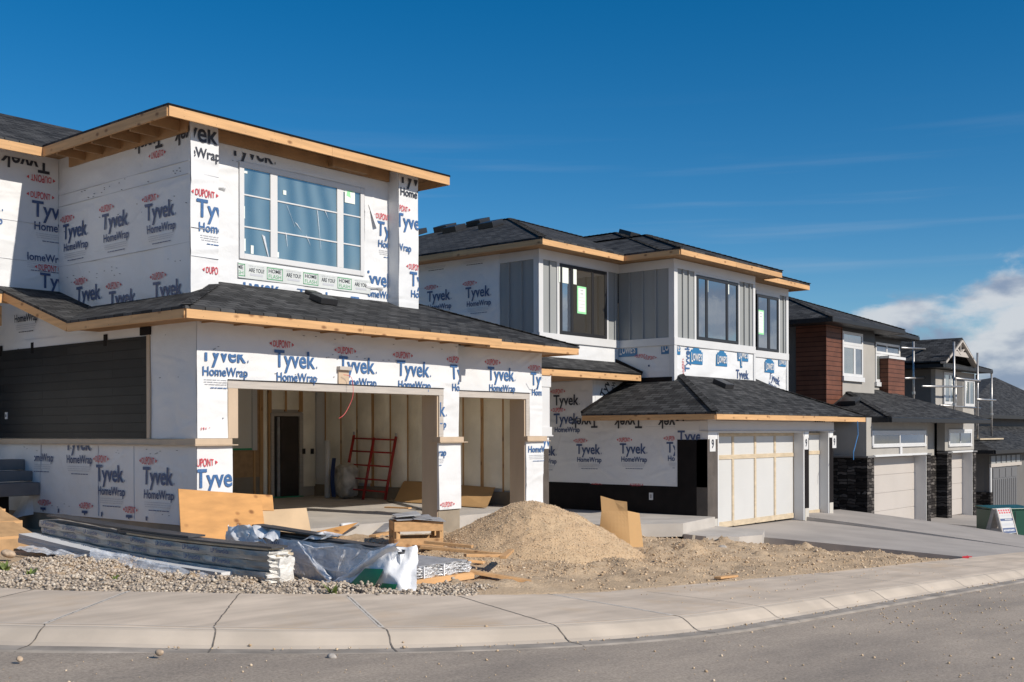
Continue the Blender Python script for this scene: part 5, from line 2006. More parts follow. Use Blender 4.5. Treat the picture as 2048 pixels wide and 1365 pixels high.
for s, e in ((gl0, -1), (gr0, 1)):
    mb.slab([(s[0], ve - .2, zlo), (gp[0], ve - .2, gp[2]), (gp[0], 23, gp[2]), (s[0], 23, zlo)], (0, 0, -.06), 1)
gr_ = mb.build('roof', ['shingle_f', 'shingle_s'], Dd)
mb = MB()
A1, A2, AP = Vector((gl0[0], ve - .1, zlo - .1)), Vector((gr0[0], ve - .1, zlo - .1)), Vector((gp[0], ve - .1, gp[2] - .14))
mb.bar(A1, AP, .08, .26, up=(0, 1, 0)).bar(A2, AP, .08, .26, up=(0, 1, 0))
m1, m2 = A1.lerp(AP, .45), A2.lerp(AP, .45)
mb.bar(m1 + Vector((0, .02, 0)), m2 + Vector((0, .02, 0)), .08, .22)
mid = (m1 + m2) / 2 + Vector((0, .03, 0))
mb.bar(mid, AP + Vector((0, .03, 0)), .08, .14, up=(0, 1, 0))
mb.bar(mid, A1.lerp(AP, .72) + Vector((0, .035, 0)), .08, .14, up=(0, 1, 0)).bar(mid, A2.lerp(AP, .72) + Vector((0, .035, 0)), .08, .14, up=(0, 1, 0))
mb.build('gable_truss', 'grey_trim', Dd)
MB().slab([(gl0[0] + .2, ve + .45, zlo), (gr0[0] - .2, ve + .45, zlo), (gp[0], ve + .45, gp[2] - .1)], (0, .1, 0)).build('gable_wall', 'black_paper', Dd)
MB().box((ec[0], ve - .06, ze4 - .17), (er[0] + .2, ve + .06, ze4 - .01)).box((ec[0] - .05, ve + .06, ze4 - .17), (ec[0] + .06, 27, ze4 - .01)).build('gutter', 'gutter_metal', gr_)
MB().box((ec[0] + .06, ve + .06, ze4 - .16), (er[0] + .15, VD + .1, ze4 - .14)).build('soffit', 'gutter_metal', gr_)
# its garage lower right
VG = 15.5
g = lambda x, y=960, v=VG: PV(x, y, v)
b0, b1 = g(1979)[0], g(2039)[0]
mb = MB().box((b0, VG, -2.6), (b1 + 4, VG + .2, g(1979, 905)[2]))
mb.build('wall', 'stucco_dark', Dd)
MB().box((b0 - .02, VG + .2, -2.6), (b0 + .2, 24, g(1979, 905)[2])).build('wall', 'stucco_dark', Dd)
zt1, zt0 = g(1979, 918)[2], g(1979, 928)[2]
o = MB().box((b0, VG - .05, zt0), (b1, VG, zt1 + .12)).build('siding', 'board_grey', Dd)
for i in range(7):
    u = b0 + (b1 - b0) * i / 6
    MB().box((u - .04, VG - .08, zt0), (u + .04, VG - .05, zt1 + .12)).build('batten', 'grey_door', o)
MB().box((b0 - .05, VG - .09, zt0 - .16), (b1 + .05, VG, zt0)).build('header_trim', 'grey_trim', Dd)
gd = MB().box((g(1984)[0], VG - .02, -2.5), (g(2033)[0], VG - .005, zt0 - .16)).build('garage_door', 'grey_door', Dd)
w_ = g(2033)[0] - g(1984)[0]
for i in range(12):
    u = g(1984)[0] + w_ * (i + .5) / 12
    MB().box((u - .09, VG - .04, -2.4), (u + .09, VG - .02, zt0 - .75)).build('door_panel', 'grey_door', gd)
for i in range(4):
    u = g(1984)[0] + w_ * (i + .5) / 4
    MB().box((u - w_ / 9, VG - .04, zt0 - .68), (u + w_ / 9, VG - .02, zt0 - .25)).build('door_panel', 'grey_door', gd)
MB().box((b0 - .06, VG - .07, -2.6), (b0 + .26, VG - .0, g(1979, 985)[2])).build('stone_veneer', 'stone_f', Dd)
MB().box((b0 - .08, VG, -2.6), (b0 - .021, 18.5, g(1979, 985)[2])).build('stone_veneer', 'stone_s', Dd)
MB().box((b0 - .03, VG - .06, g(1979, 985)[2]), (b0 + .12, VG, zt0 - .16)).build('corner_board', 'white_trim', Dd)
ze5 = PV(1990, 901, 14.9)[2]
eu = PV(1990, 901, 14.9)[0]
p5 = .40
mb = MB()
mb.slab([(eu, 14.9, ze5), (eu + 9, 14.9, ze5), (eu + 9, 17.0, ze5 + p5 * 2.1), (eu + 2.1, 17.0, ze5 + p5 * 2.1)], (0, 0, -.05), 0)
mb.slab([(eu, 14.9, ze5), (eu + 2.1, 17.0, ze5 + p5 * 2.1), (eu + 2.1, 24, ze5 + p5 * 2.1), (eu, 24, ze5)], (0, 0, -.05), 1)
rd = mb.build('roof', ['shingle_f', 'shingle_s'], Dd)
MB().box((eu, 14.86, ze5 - .16), (eu + 9, 14.96, ze5)).box((eu - .05, 14.96, ze5 - .16), (eu + .05, 24, ze5)).build('gutter', 'gutter_metal', rd)
# scaffold in front of it
SCF = thing('scaffold', (49, 16.0, -.2), 'steel tube scaffold standing in front of the gabled taupe house', 'scaffold')
VS = 16.0
s_ = lambda x, y, v=VS: PV(x, y, v)
for (x, y0, y1, v) in ((1827, 678, 812, 17.6), (1849, 756, 812, 17.6), (1908, 684, 835, VS), (1911, 750, 826, 16.9), (1955, 706, 860, VS), (1953, 750, 840, 16.9), (1983, 741, 852, VS + .4)):
    p, q_ = s_(x, y0, v), s_(x, y1, v)
    pole = MB().tube([(p[0], p[1], q_[2] - .9), (p[0], p[1], p[2])], .048, 8).build('pole', 'steel', SCF, smooth=True)
    MB().tube([(p[0], p[1], q_[2] + .5), (p[0], p[1], q_[2] + .62)], .075, 8).build('coupler', 'steel', pole)
for (x0, y0, x1, y1, v) in ((1802, 696, 1850, 698.5, 17.5), (1809, 757, 1850, 756, 17.5), (1844, 773, 1925, 774, VS - .12), (1910, 757, 1960, 762, VS - .1), (1953, 799, 1991, 801, VS - .1), (1880, 811, 1960, 817, VS + .5)):
    MB().tube([s_(x0, y0, v), s_(x1, y1, v)], .045, 8).build('ledger', 'steel', SCF, smooth=True)
for px0, px1, y in ((1958, 2005, 872),):
    aa, bb = PV(px0, y - 1, 15.9), PV(px1, y, 15.9)
    zz = ze5 + p5 * 1.0 + .05
    solo(MB().box((aa[0], 15.85, zz), (bb[0], 16.1, zz + .06)), 'plank', 'pale_wood', ((aa[0] + bb[0]) / 2, 15.9, zz), 'pale plank lying on the dark garage roof beside the scaffold', 'plank')

# ------------------------------------------------------------------ HOUSE E: dark hipped roof furthest right
Ee = thing('house', (62, 19, -3), 'furthest house on the right, a dark hipped roof over a brown wall', 'house', 'new houses along the street')
VE = 20.0
pe = lambda x, y: PV(x, y, VE)
zE = pe(1960, 829)[2]
u0, u1 = pe(1945, 829)[0], pe(1945, 829)[0] + 20
FLc, FRc, APc = Vector(PV(1920, 829, VE)), Vector(PV(2170, 829, VE)), Vector(PV(1990, 755, 26))
FLc.z = FRc.z = zE
BLc, BRc = FLc + Vector((3, 14, 0)), FRc + Vector((3, 14, 0))
mbE = MB()
mbE.slab([tuple(FLc), tuple(FRc), tuple(APc)], (0, 0, -.05), 0).slab([tuple(BLc), tuple(FLc), tuple(APc)], (0, 0, -.05), 1).slab([tuple(FRc), tuple(BRc), tuple(APc)], (0, 0, -.05), 1).slab([tuple(BRc), tuple(BLc), tuple(APc)], (0, 0, -.05), 0)
mbE.build('roof', ['shingle_f', 'shingle_s'], Ee)
er_ = [o for o in Ee.children][0]
MB().box((FLc.x, VE - .06, zE - .22), (FRc.x, VE + .05, zE)).build('gutter', 'gutter_metal', er_)
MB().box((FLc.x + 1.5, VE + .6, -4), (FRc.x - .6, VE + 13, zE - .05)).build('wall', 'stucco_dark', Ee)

mb = MB()
z1 = pe(1960, 842)[2]
mb.slab([(u0 - 2, VE - 2.5, z1 - 1.6), (u0 + 14, VE - 2.5, z1 - 1.6), (u0 + 14, VE + .5, z1 - .3), (u0 - 2, VE + .5, z1 - .3)], (0, 0, -.05))
mb.build('roof', 'shingle_f', Ee)
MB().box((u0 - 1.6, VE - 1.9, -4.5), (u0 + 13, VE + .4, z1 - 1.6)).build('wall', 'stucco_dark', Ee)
# ------------------------------------------------------------------ ground, road, pavement, drives
_lat = rng.random((256, 256))


def vnoise(x, y):
    x, y = np.asarray(x, float), np.asarray(y, float)
    i, j = np.floor(x).astype(int), np.floor(y).astype(int)
    fx, fy = x - i, y - j
    fx, fy = fx * fx * (3 - 2 * fx), fy * fy * (3 - 2 * fy)
    a, b = _lat[i % 256, j % 256], _lat[(i + 1) % 256, j % 256]
    c, d = _lat[i % 256, (j + 1) % 256], _lat[(i + 1) % 256, (j + 1) % 256]
    return (a * (1 - fx) + b * fx) * (1 - fy) + (c * (1 - fx) + d * fx) * fy - .5


def fbm(x, y, s, o=5, g=.55):
    r, a = 0, 1
    for k in range(o):
        r = r + a * vnoise(x * s * 2 ** k + 17.3 * k, y * s * 2 ** k + 5.1 * k)
        a *= g
    return r


def big_grid(name, X, Y, Z, mats, mi=None):
    nx, ny = len(X), len(Y)
    UU, VV = np.meshgrid(X, Y, indexing='ij')
    co = np.stack([UU, VV, Z], -1).reshape(-1, 3)
    idx = np.arange(nx * ny).reshape(nx, ny)
    q = np.stack([idx[:-1, :-1], idx[1:, :-1], idx[1:, 1:], idx[:-1, 1:]], -1).reshape(-1, 4)
    me = bpy.data.meshes.new(name)
    me.vertices.add(len(co))
    me.vertices.foreach_set('co', co.ravel())
    me.loops.add(q.size)
    me.loops.foreach_set('vertex_index', q.ravel())
    me.polygons.add(len(q))
    me.polygons.foreach_set('loop_start', np.arange(0, q.size, 4))
    me.polygons.foreach_set('loop_total', np.full(len(q), 4))
    for k_ in mats:
        me.materials.append(MATS[k_])
    if mi is not None:
        me.polygons.foreach_set('material_index', mi.ravel().astype(int))
    me.update(calc_edges=True)
    me.polygons.foreach_set('use_smooth', [True] * len(q))
    o = bpy.data.objects.new(name, me)
    COL.objects.link(o)
    return o


def span(*segs):
    out = []
    for a, b, s in segs:
        out += list(np.arange(a, b, s))
    return np.array(out + [segs[-1][1]])


PILES = [(14.45, 11.65, 2.25, 2.0, .92, 1.45), ]


def clods(U, V):
    z = .10 * fbm(U, V, .8, 3) + .075 * fbm(U, V, 3.0, 4) + .05 * np.clip(fbm(U, V, 5.5, 3) - .12, 0, 1) * 2 + .03 * fbm(U, V, 13, 3)
    for (x, y, r, h) in ((16.6, 10.0, .42, .20), (16.0, 10.2, .3, .10), (14.0, 9.4, .3, .10), (19.5, 10.6, .35, .10), (21, 9.6, .3, .12), (22, 10.2, .35, .12), (18.3, 9.5, .25, .07), (20.5, 11.5, .4, .1)):
        z = z + h * np.exp(-(((U - x) ** 2 + (V - y) ** 2) / r ** 2)) * (1 + 1.2 * fbm(U, V, 7, 3))
    return z


def lot_z(U, V):
    E_ = edge_dist(U, V) - curb_width(U)
    b = zt(U, V)
    amp = sstep(E_ / .8) * (1 - .8 * sstep((V - 14.2) / .8))
    z = b + clods(U, V) * amp - .06 * sstep((V - 14.3) / .5)
    gm = np.exp(-((E_ - .55) / .5) ** 2) * sstep((11.2 - U) / 1.6)
    z = z + .07 * gm
    z = z - .15 * sstep((U - 22.7) / .9) * (V < 13.3) - .45 * sstep((U - 23.85) / .25) * (V < 20)
    spill = .10 * fbm(U, V, 1.3, 4)
    return np.where(E_ + spill > -.03, z, np.where(E_ > -.12, b - .03, zs(U) - .32))


X = span((-300, -40, 20), (-40, 2, 1.5), (2, 26, .085), (26, 60, .6), (60, 130, 5), (130, 420, 20))
Y = span((-300, -30, 20), (-30, 5, 2.5), (5, 15.4, .085), (15.4, 40, .9), (40, 120, 6), (120, 500, 25))
UU, VV = np.meshgrid(X, Y, indexing='ij')
ZZ = lot_z(UU, VV)
ZZ = np.where((VV < 5) | (UU < 3), zs(UU) - .32, ZZ)
uc, vc = (X[:-1] + X[1:]) / 2, (Y[:-1] + Y[1:]) / 2
UC_, VC_ = np.meshgrid(uc, vc, indexing='ij')
EC_ = edge_dist(UC_, VC_) - curb_width(UC_)
gr = big_grid('ground', X, Y, ZZ, ['dirt', 'gravel_bed'], (EC_ < .95 + .5 * fbm(UC_, VC_, 1.1, 3)) & (UC_ < 9.3 + .8 * fbm(UC_, VC_, 1.5, 2)))
gr['kind'] = 'structure'

Xr = span((-60, 120, 1.0))
Yr = span((-40, 12, .5), (12, 60, 2))
UU, VV = np.meshgrid(Xr, Yr, indexing='ij')
rd_ = big_grid('road', Xr, Yr, zs(UU) - .132 + 0 * VV, ['asphalt'])
# keep the road to its own side of the pavement
bm = bmesh.new()
bm.from_mesh(rd_.data)
bmesh.ops.delete(bm, geom=[f for f in bm.faces if float(edge_dist(f.calc_center_median().x, f.calc_center_median().y)) > 1.1], context='FACES')
bm.to_mesh(rd_.data)
bm.free()
rd_['kind'] = 'structure'

# pavement with rolled kerb and gutter
path = [(3.2, v, 1, 0) for v in np.arange(40, ACY, -1.5)]
path += [(ACX + AR * math.cos(t), ACY + AR * math.sin(t), -math.cos(t), -math.sin(t)) for t in np.linspace(math.pi, 1.5 * math.pi, 60)]
path += [(u, ACY - AR, 0, 1) for u in list(np.arange(11.2, 45, .5)) + list(np.arange(45, 118, 3))]
prof = lambda w: [(w, -.25), (w, .035), (.06, .008), (0, 0), (-.05, -.012), (-.12, -.048), (-.20, -.098), (-.26, -.118), (-.47, -.112), (-.50, -.126), (-.505, -.3)]
mats_sw = mat('pavement_concrete', (0.575, 0.475, 0.375), 0.85, var=0.10, vscale=1.1, bump=0.22, bscale=70, bdist=0.004, detail=8)
mat('kerb_concrete', (0.50, 0.425, 0.345), 0.85, var=0.10, vscale=1.8, bump=0.22, bscale=70, bdist=0.004, detail=8)
mat('gutter_concrete', (0.30, 0.262, 0.222), 0.85, var=0.28, vscale=2.4, bump=0.3, bscale=50, bdist=0.005, detail=8)
mat('joint', (0.15, 0.13, 0.11), 0.9, var=.4, vscale=20)
mat('tooled_line', (0.6, 0.54, 0.47), 0.8)
N_, L_, b_ = nodes(MATS['pavement_concrete'])
# tyre scuffs and dusty streaks across the slabs
tc_ = N_.new('ShaderNodeTexCoord')
mp_ = N_.new('ShaderNodeMapping')
mp_.inputs['Rotation'].default_value = (0, 0, .5)
mp_.inputs['Scale'].default_value = (.5, 3.4, 1)
L_.new(tc_.outputs['Object'], mp_.inputs['Vector'])
ns_ = N_.new('ShaderNodeTexNoise')
ns_.inputs['Scale'].default_value = 1.5
ns_.inputs['Detail'].default_value = 7
L_.new(mp_.outputs[0], ns_.inputs['Vector'])
mr_ = N_.new('ShaderNodeMapRange')
mr_.inputs['From Min'].default_value = .35
mr_.inputs['From Max'].default_value = .68
mr_.inputs['To Min'].default_value = .84
mr_.inputs['To Max'].default_value = 1.06
L_.new(ns_.outputs['Fac'], mr_.inputs['Value'])
mu_ = N_.new('ShaderNodeMix')
mu_.data_type = 'RGBA'
mu_.blend_type = 'MULTIPLY'
mu_.inputs['Factor'].default_value = 1
src_ = b_.inputs['Base Color'].links[0].from_socket
L_.new(src_, mu_.inputs['A'])
L_.new(mr_.outputs[0], mu_.inputs['B'])
nd_ = N_.new('ShaderNodeTexNoise')
nd_.inputs['Scale'].default_value = .75
nd_.inputs['Detail'].default_value = 8
nd_.inputs['Roughness'].default_value = .65
L_.new(tc_.outputs['Object'], nd_.inputs['Vector'])
md_ = N_.new('ShaderNodeMapRange')
md_.inputs['From Min'].default_value = .54
md_.inputs['From Max'].default_value = .68
md_.inputs['To Max'].default_value = .75
L_.new(nd_.outputs['Fac'], md_.inputs['Value'])
mw_ = N_.new('ShaderNodeMix')
mw_.data_type = 'RGBA'
L_.new(md_.outputs[0], mw_.inputs['Factor'])
L_.new(mu_.outputs['Result'], mw_.inputs['A'])
mw_.inputs['B'].default_value = (.52, .39, .265, 1)
L_.new(mw_.outputs['Result'], b_.inputs['Base Color'])

mb = MB()
rows = []
for (u, v, nx, ny) in path:
    w = float(curb_width(u)) if v < 14 else 1.7
    rows.append([(u + nx * d, v + ny * d, float(zs(u)) + z) for d, z in prof(w)])
P = np.array(rows)
mat_of = [0, 0, 0, 1, 1, 1, 1, 2, 2, 2]
for j in range(P.shape[1] - 1):
    mb.grid(P[:, j:j + 2], mat_of[j])


def at_path(u, v, nx, ny, d, lift):
    w = float(curb_width(u)) if v < 14 else 1.7
    pr_ = prof(w)[1:10]
    ds, zs_ = [p[0] for p in pr_][::-1], [p[1] for p in pr_][::-1]
    return (u + nx * d, v + ny * d, float(zs(u)) + float(np.interp(d, ds, zs_)) + lift)


def strip(u, v, nx, ny, d0, d1, wd, mi, wob=0.0, n=44):
    tx, ty = ny, -nx
    L_r, R_r = [], []
    for i in range(n + 1):
        d = d0 + (d1 - d0) * i / n
        k_ = wob * (random.random() - .5) + (.03 if wob and d < .0 else 0)
        p = at_path(u, v, nx, ny, d, .003)
        L_r.append((p[0] + tx * (k_ - wd / 2), p[1] + ty * (k_ - wd / 2), p[2]))
        R_r.append((p[0] + tx * (k_ + wd / 2), p[1] + ty * (k_ + wd / 2), p[2]))
    mb.grid([L_r, R_r], mi)


def on_groove(u, v):
    if u < ACX:
        a = math.atan2(v - ACY, u - ACX)
        return (ACX + AR * math.cos(a), ACY + AR * math.sin(a), -math.cos(a), -math.sin(a))
    return (u, ACY - AR, 0, 1)


for i, (u, v) in enumerate([(4.0, 10.2), (4.6, 9.05), (5.55, 7.95), (6.75, 7.12), (8.25, 6.45), (9.85, 6.1), (11.5, 5.95)] + [(11.5 + 1.63 * k_, 5.95) for k_ in range(1, 30)]):
    g_ = on_groove(u, v)
    if i < 6 or i % 3 == 0:
        strip(*g_, 1.9 if i < 6 else 1.5, -.5, .013 if i < 6 else .009, 3, wob=.010 if i < 6 else .004)
    else:
        strip(*g_, .0, -.26, .012, 3)
    if i < 6:
        strip(*g_[:2], g_[2], g_[3], 1.8, .06, .05, 4) if i % 2 else None
for d, wd in ((.05, .012), (-.01, .010)):
    for i in range(len(path) - 1):
        a, b = path[i], path[i + 1]
        q_ = [at_path(*a, d, .003), at_path(*b, d, .003), at_path(*b, d + wd, .003), at_path(*a, d + wd, .003)]
        mb.poly(q_, 4)
sw = mb.build('pavement', ['pavement_concrete', 'kerb_concrete', 'gutter_concrete', 'joint', 'tooled_line'], smooth=False)
sw['kind'] = 'structure'

# drives
mb = MB()


def drive(u0, u1, za, zb, v0, v1, lift=0.0, n=8):
    top = []
    for i in range(n + 1):
        t = i / n
        v = v0 + (v1 - v0) * t
        row = []
        for j in range(7):
            u = u0 + (u1 - u0) * j / 6
            z0 = za + (zb - za) * j / 6
            z1 = float(zs(u)) + .03
            s = t ** 1.2
            row.append((u, v, z0 * (1 - s) + z1 * s + lift * (1 - t)))
        top.append(row)
    T_ = np.array(top)
    B_ = T_.copy()
    B_[..., 2] -= .45
    mb.grid(T_, 0)
    mb.grid([T_[:, 0], B_[:, 0]], 1)
    mb.grid([T_[:, -1], B_[:, -1]], 1)
    mb.grid([T_[0], B_[0]], 1)


ve_ = ACY - AR + 1.56
drive(23.95, 29.4, -.80, -.84, VB + .6, ve_)
drive(29.4, 34.0, -.80, -.95, SB + .6, ve_, .10)
dr = mb.build('driveway', ['drive_concrete', 'concrete'], smooth=False)
dr['kind'] = 'structure'
mb = MB()
drive(34.01, 40.3, -1.42, -1.72, VC + .6, ve_)
drive(40.3, 46.6, -1.66, -1.80, SC + .6, ve_, .06)
drive(47.2, 58, -2.35, -2.7, VG + .2, ve_)
dr2 = mb.build('driveway', ['drive_concrete', 'concrete'], smooth=False)
dr2['kind'] = 'structure'
mb = MB()
mb.slab([(23.87, 13.5, -.42), (21.75, 13.12, -.42), (20.3, 14.3, -.42), (20.3, 20.2, -.42), (23.87, 20.2, -.42)], (0, 0, -.3))
mb.slab([(24.1, 13.68, -.66), (24.1, 12.3, -.70), (23.2, 11.9, -.72), (22.3, 12.0, -.70), (21.7, 12.5, -.68), (21.74, 13.1, -.66), (23.86, 13.48, -.66)], (0, 0, -.35))
wk = mb.build('walkway', 'concrete')
wk['kind'] = 'structure'

# ------------------------------------------------------------------ stones
ICO_V, ICO_F = None, None


def ico():
    global ICO_V, ICO_F
    if ICO_V is None:
        bm_ = bmesh.new()
        bmesh.ops.create_icosphere(bm_, subdivisions=1, radius=1)
        ICO_V = np.array([v.co[:] for v in bm_.verts])
        ICO_F = np.array([[v.index for v in f.verts] for f in bm_.faces])
        bm_.free()
    return ICO_V, ICO_F


def stones(name, pts, sizes, m, flat=.7, smooth=False):
    V_, F_ = ico()
    n = len(pts)
    base = [V_ * (1 + .38 * (rng.random((len(V_), 1)) - .5)) for _ in range(24)]
    co = np.zeros((n, len(V_), 3))
    for i in range(n):
        b = base[rng.integers(24)] * (np.array([1, .62 + .5 * rng.random(), flat * (.7 + .5 * rng.random())]))
        a = rng.random() * 6.28
        t = (rng.random() - .5) * .9
        R1 = np.array([[math.cos(a), -math.sin(a), 0], [math.sin(a), math.cos(a), 0], [0, 0, 1]])
        R2 = np.array([[1, 0, 0], [0, math.cos(t), -math.sin(t)], [0, math.sin(t), math.cos(t)]])
        co[i] = b @ (R1 @ R2).T * sizes[i] + pts[i]
    f = (F_[None] + (np.arange(n) * len(V_))[:, None, None]).reshape(-1, 3)
    me = bpy.data.meshes.new(name)
    co = co.reshape(-1, 3)
    me.vertices.add(len(co))
    me.vertices.foreach_set('co', co.ravel())
    me.loops.add(f.size)
    me.loops.foreach_set('vertex_index', f.ravel())
    me.polygons.add(len(f))
    me.polygons.foreach_set('loop_start', np.arange(0, f.size, 3))
    me.polygons.foreach_set('loop_total', np.full(len(f), 3))
    me.materials.append(MATS[m])
    me.update(calc_edges=True)
    o = bpy.data.objects.new(name, me)
    COL.objects.link(o)
    return o


def inpoly(x, y, poly):
    r = np.zeros(len(x), bool)
    j = len(poly) - 1
    for i in range(len(poly)):
        xi, yi, xj, yj = poly[i][0], poly[i][1], poly[j][0], poly[j][1]
        c = ((yi > y) != (yj > y)) & (x < (xj - xi) * (y - yi) / (yj - yi + 1e-12) + xi)
        r ^= c
        j = i
    return r


# gravel bank beside the pavement
GP = [G(x, y)[:2] for x, y in ((-140, 1150), (0, 1140), (70, 1112), (140, 1098), (230, 1096), (330, 1118), (430, 1150), (520, 1164), (640, 1168), (790, 1172), (900, 1178), (990, 1187), (930, 1200), (690, 1202), (430, 1205), (200, 1200), (0, 1186), (-140, 1190))]
gx = np.array([p[0] for p in GP])
gy = np.array([p[1] for p in GP])
n = 26000
x = rng.uniform(gx.min(), gx.max(), n)
y = rng.uniform(gy.min(), gy.max(), n)
ok = inpoly(x + .12 * vnoise(x * 3, y * 3), y + .12 * vnoise(x * 3 + 50, y * 3), GP)
x, y = x[ok][:11000], y[ok][:11000]
s = .012 + .016 * rng.random(len(x)) ** 1.6
z = np.maximum(lot_z(x, y), np.where(edge_dist(x, y) < curb_width(x), zs(x) + .03, -9)) + s * .35 + .03 * rng.random(len(x)) ** 3
o = stones('gravel', np.stack([x, y, z], 1), s, 'gravel_stone')
tag(o, 'bank of pale crushed gravel between the pavement and the stacked boards', 'gravel', kind='stuff')

# the heap of sand and gravel
PX, PY = 14.6, 11.65
Xp, Yp = np.arange(-3.4, 3.6, .04), np.arange(-2.9, 2.9, .04)
UU, VV = np.meshgrid(Xp, Yp, indexing='ij')
ang = np.arctan2(VV, UU)
# in the heap's own axes: a = across the view, b = away from the viewer
AA = UU * RT[0] + VV * RT[1]
BB = UU * FW[0] + VV * FW[1]


def heap(AA, BB):
    Ra = np.where(AA < 0, 1.75, 1.85)
    r = np.sqrt((AA / Ra) ** 2 + (BB / np.where(BB < 0, 2.5, 1.8)) ** 2)
    h = .98 * np.clip(1 - r, 0, 1) ** 1.05
    m_ = .70 - .07 * np.clip(AA - .1, 0, 1)
    h = m_ + .04 - .07 * np.log1p(np.exp((m_ + .04 - h) / .07))
    h = np.maximum(h, 0) + .02 * np.clip(1 - r, 0, 1)
    h2 = .58 * np.exp(-(((AA - .70) / .50) ** 2 + (BB / .6) ** 2))
    h = np.maximum(h, h2 * np.clip(1.6 - r, 0, 1))
    h = np.maximum(h, .07 * np.clip(1 - np.hypot((AA - .7) / 1.5, (BB + 1.0) / 1.2), 0, 1) ** .8)
    return h


wx, wy = UU + PX, VV + PY
h = heap(AA + .10 * fbm(wx, wy, 1.6, 3), BB + .14 * fbm(wx, wy, 1.5, 3))
zp = zt(wx, wy) + h + (.045 * fbm(wx, wy, 1.8, 3) + .03 * fbm(wx, wy, 9, 3)) * np.clip(h * 4, 0, 1) - .06 + .05 * np.clip(h * 8, 0, 1)
zp = np.where(h < .012, zt(wx, wy) - .35, zp)
o = big_grid('dirt_pile', Xp, Yp, zp - float(zt(PX, PY)), ['sand'])
o.location = (PX, PY, float(zt(PX, PY)))
tag(o, 'large heap of sandy gravel piled in front of the open garage', 'dirt pile')


def pile_z(x, y):
    u_, v_ = x - PX, y - PY
    a_, b_ = u_ * RT[0] + v_ * RT[1], u_ * FW[0] + v_ * FW[1]
    h_ = heap(a_ + .10 * fbm(x, y, 1.6, 3), b_ + .14 * fbm(x, y, 1.5, 3))
    return np.maximum(lot_z(x, y), zt(x, y) + h_ + (.045 * fbm(x, y, 1.8, 3) + .03 * fbm(x, y, 9, 3)) * np.clip(h_ * 4, 0, 1) - .06 + .05 * np.clip(h_ * 8, 0, 1))


# loose pebbles: on the heap and the bare ground, and scattered over pavement and road
n = 15000
x, y = PX + rng.uniform(-2.8, 3.0, n), PY + rng.uniform(-2.6, 1.5, n)
z = pile_z(x, y)
s = .006 + .010 * rng.random(n) ** 2.5
p1_ = np.stack([x, y, z + .004], 1)
s1_ = s
n = 11000
x, y = rng.uniform(11, 24, n), rng.uniform(7.5, 13.4, n)
z = lot_z(x, y)
ok = (edge_dist(x, y) > curb_width(x)) & (x < 23.8)
x, y, z = x[ok], y[ok], z[ok]
s2_ = .005 + .026 * rng.random(len(x)) ** 6
p2_ = np.stack([x, y, z + s2_ * .3], 1)
o = stones('pebbles', np.concatenate([p1_, p2_]), np.concatenate([s1_, s2_]), 'pebble_stone')
tag(o, 'loose pebbles strewn over the sandy heap and the bare ground', 'pebbles', kind='stuff')
pts, sz = [], []
for _ in range(3600):
    u = random.uniform(2, 34) if random.random() < .8 else random.uniform(12, 19)
    v = random.uniform(-.5, 8.2)
    e = float(edge_dist(u, v))
    if e > float(curb_width(u)) - .02 or u + v < 5:
        continue
    if e > -.5:
        if random.random() > (.95 if 10.5 < u < 19 else .25):
            continue
        g_ = on_groove(u, v) if u >= ACX else (u, v, 0, 0)
        z = float(zs(u)) + float(np.interp(e, [-.5, -.26, -.2, 0, 1.6], [-.126, -.118, -.098, 0, .035]))
    else:
        z = float(zs(u)) - .13
    r = .005 + .012 * random.random() ** 4
    pts.append((u, v, z + r * .35))
    sz.append(r)
for k_ in range(260):                                   # a line of grit in the gutter
    t = random.random() ** 1.0
    u = 4.6 + 24 * t
    gq = on_groove(u if u > 8 else u, 6.0 + (8 - u) * .45 if u < 8 else 5.95)
    d = -.27 - .1 * random.random() ** 2
    u2, v2 = gq[0] + gq[2] * d, gq[1] + gq[3] * d
    pts.append((u2, v2, float(zs(u2)) - .112))
    sz.append(.005 + .012 * random.random() ** 3)
o = stones('pebbles', np.array(pts), np.array(sz), 'pebble_stone')
tag(o, 'scattered grit and pebbles on the pavement and the road', 'pebbles', kind='stuff')


def rock(px, py, r, label, z=None, m='gravel_stone'):
    p = G(px, py) if z is None else PZ(px, py, z)
    o = stones('stone', np.array([(0, 0, r * .4)]), np.array([r]), m, .75)
    md = o.modifiers.new('round', 'SUBSURF')
    md.levels = md.render_levels = 2
    o.data.polygons.foreach_set('use_smooth', [True] * len(o.data.polygons))
    o.location = tuple(p)
    tag(o, label, 'stone', 'stones lying about')
    return o


mat('tan_stone', (0.45, 0.34, 0.24), .85, var=.2, vscale=12, bump=.4, bscale=30)
mat('grey_stone', (0.36, 0.33, 0.30), .85, var=.2, vscale=12, bump=.4, bscale=30)
rock(318, 1311, .055, 'tan stone lying on the road at the kerb, left of the middle joint', -.09, 'tan_stone')
rock(663, 1319, .05, 'flat grey stone on the road beside the kerb', -.18, 'grey_stone')
rock(40, 1322, .035, 'small brown stone on the road near the left edge', -.08, 'tan_stone')
rock(17, 1114, .11, 'rounded tan boulder at the left end of the gravel bank', None, 'tan_stone')
rock(356, 1171, .06, 'reddish stone among the gravel by the white boards', None, 'tan_stone')
rock(1445, 1101, .12, 'flat grey stone on the bare ground near the walkway', None, 'grey_stone')
rock(1637, 1127, .07, 'brown stone on the bare ground below the driveway edge', None, 'tan_stone')
# ------------------------------------------------------------------ building materials lying in front of house A
def crumple(P, amp, s, seed=0.0):
    P = np.array(P, float)
    a, b = P.shape[:2]
    for i in range(a):
        for j in range(b):
            q = Vector(P[i, j]) * s + Vector((seed, seed * 1.7, 0))
            n = mnoise.noise_vector(q) + .5 * mnoise.noise_vector(q * 2.3)
            P[i, j] += np.array(n) * amp
    return P


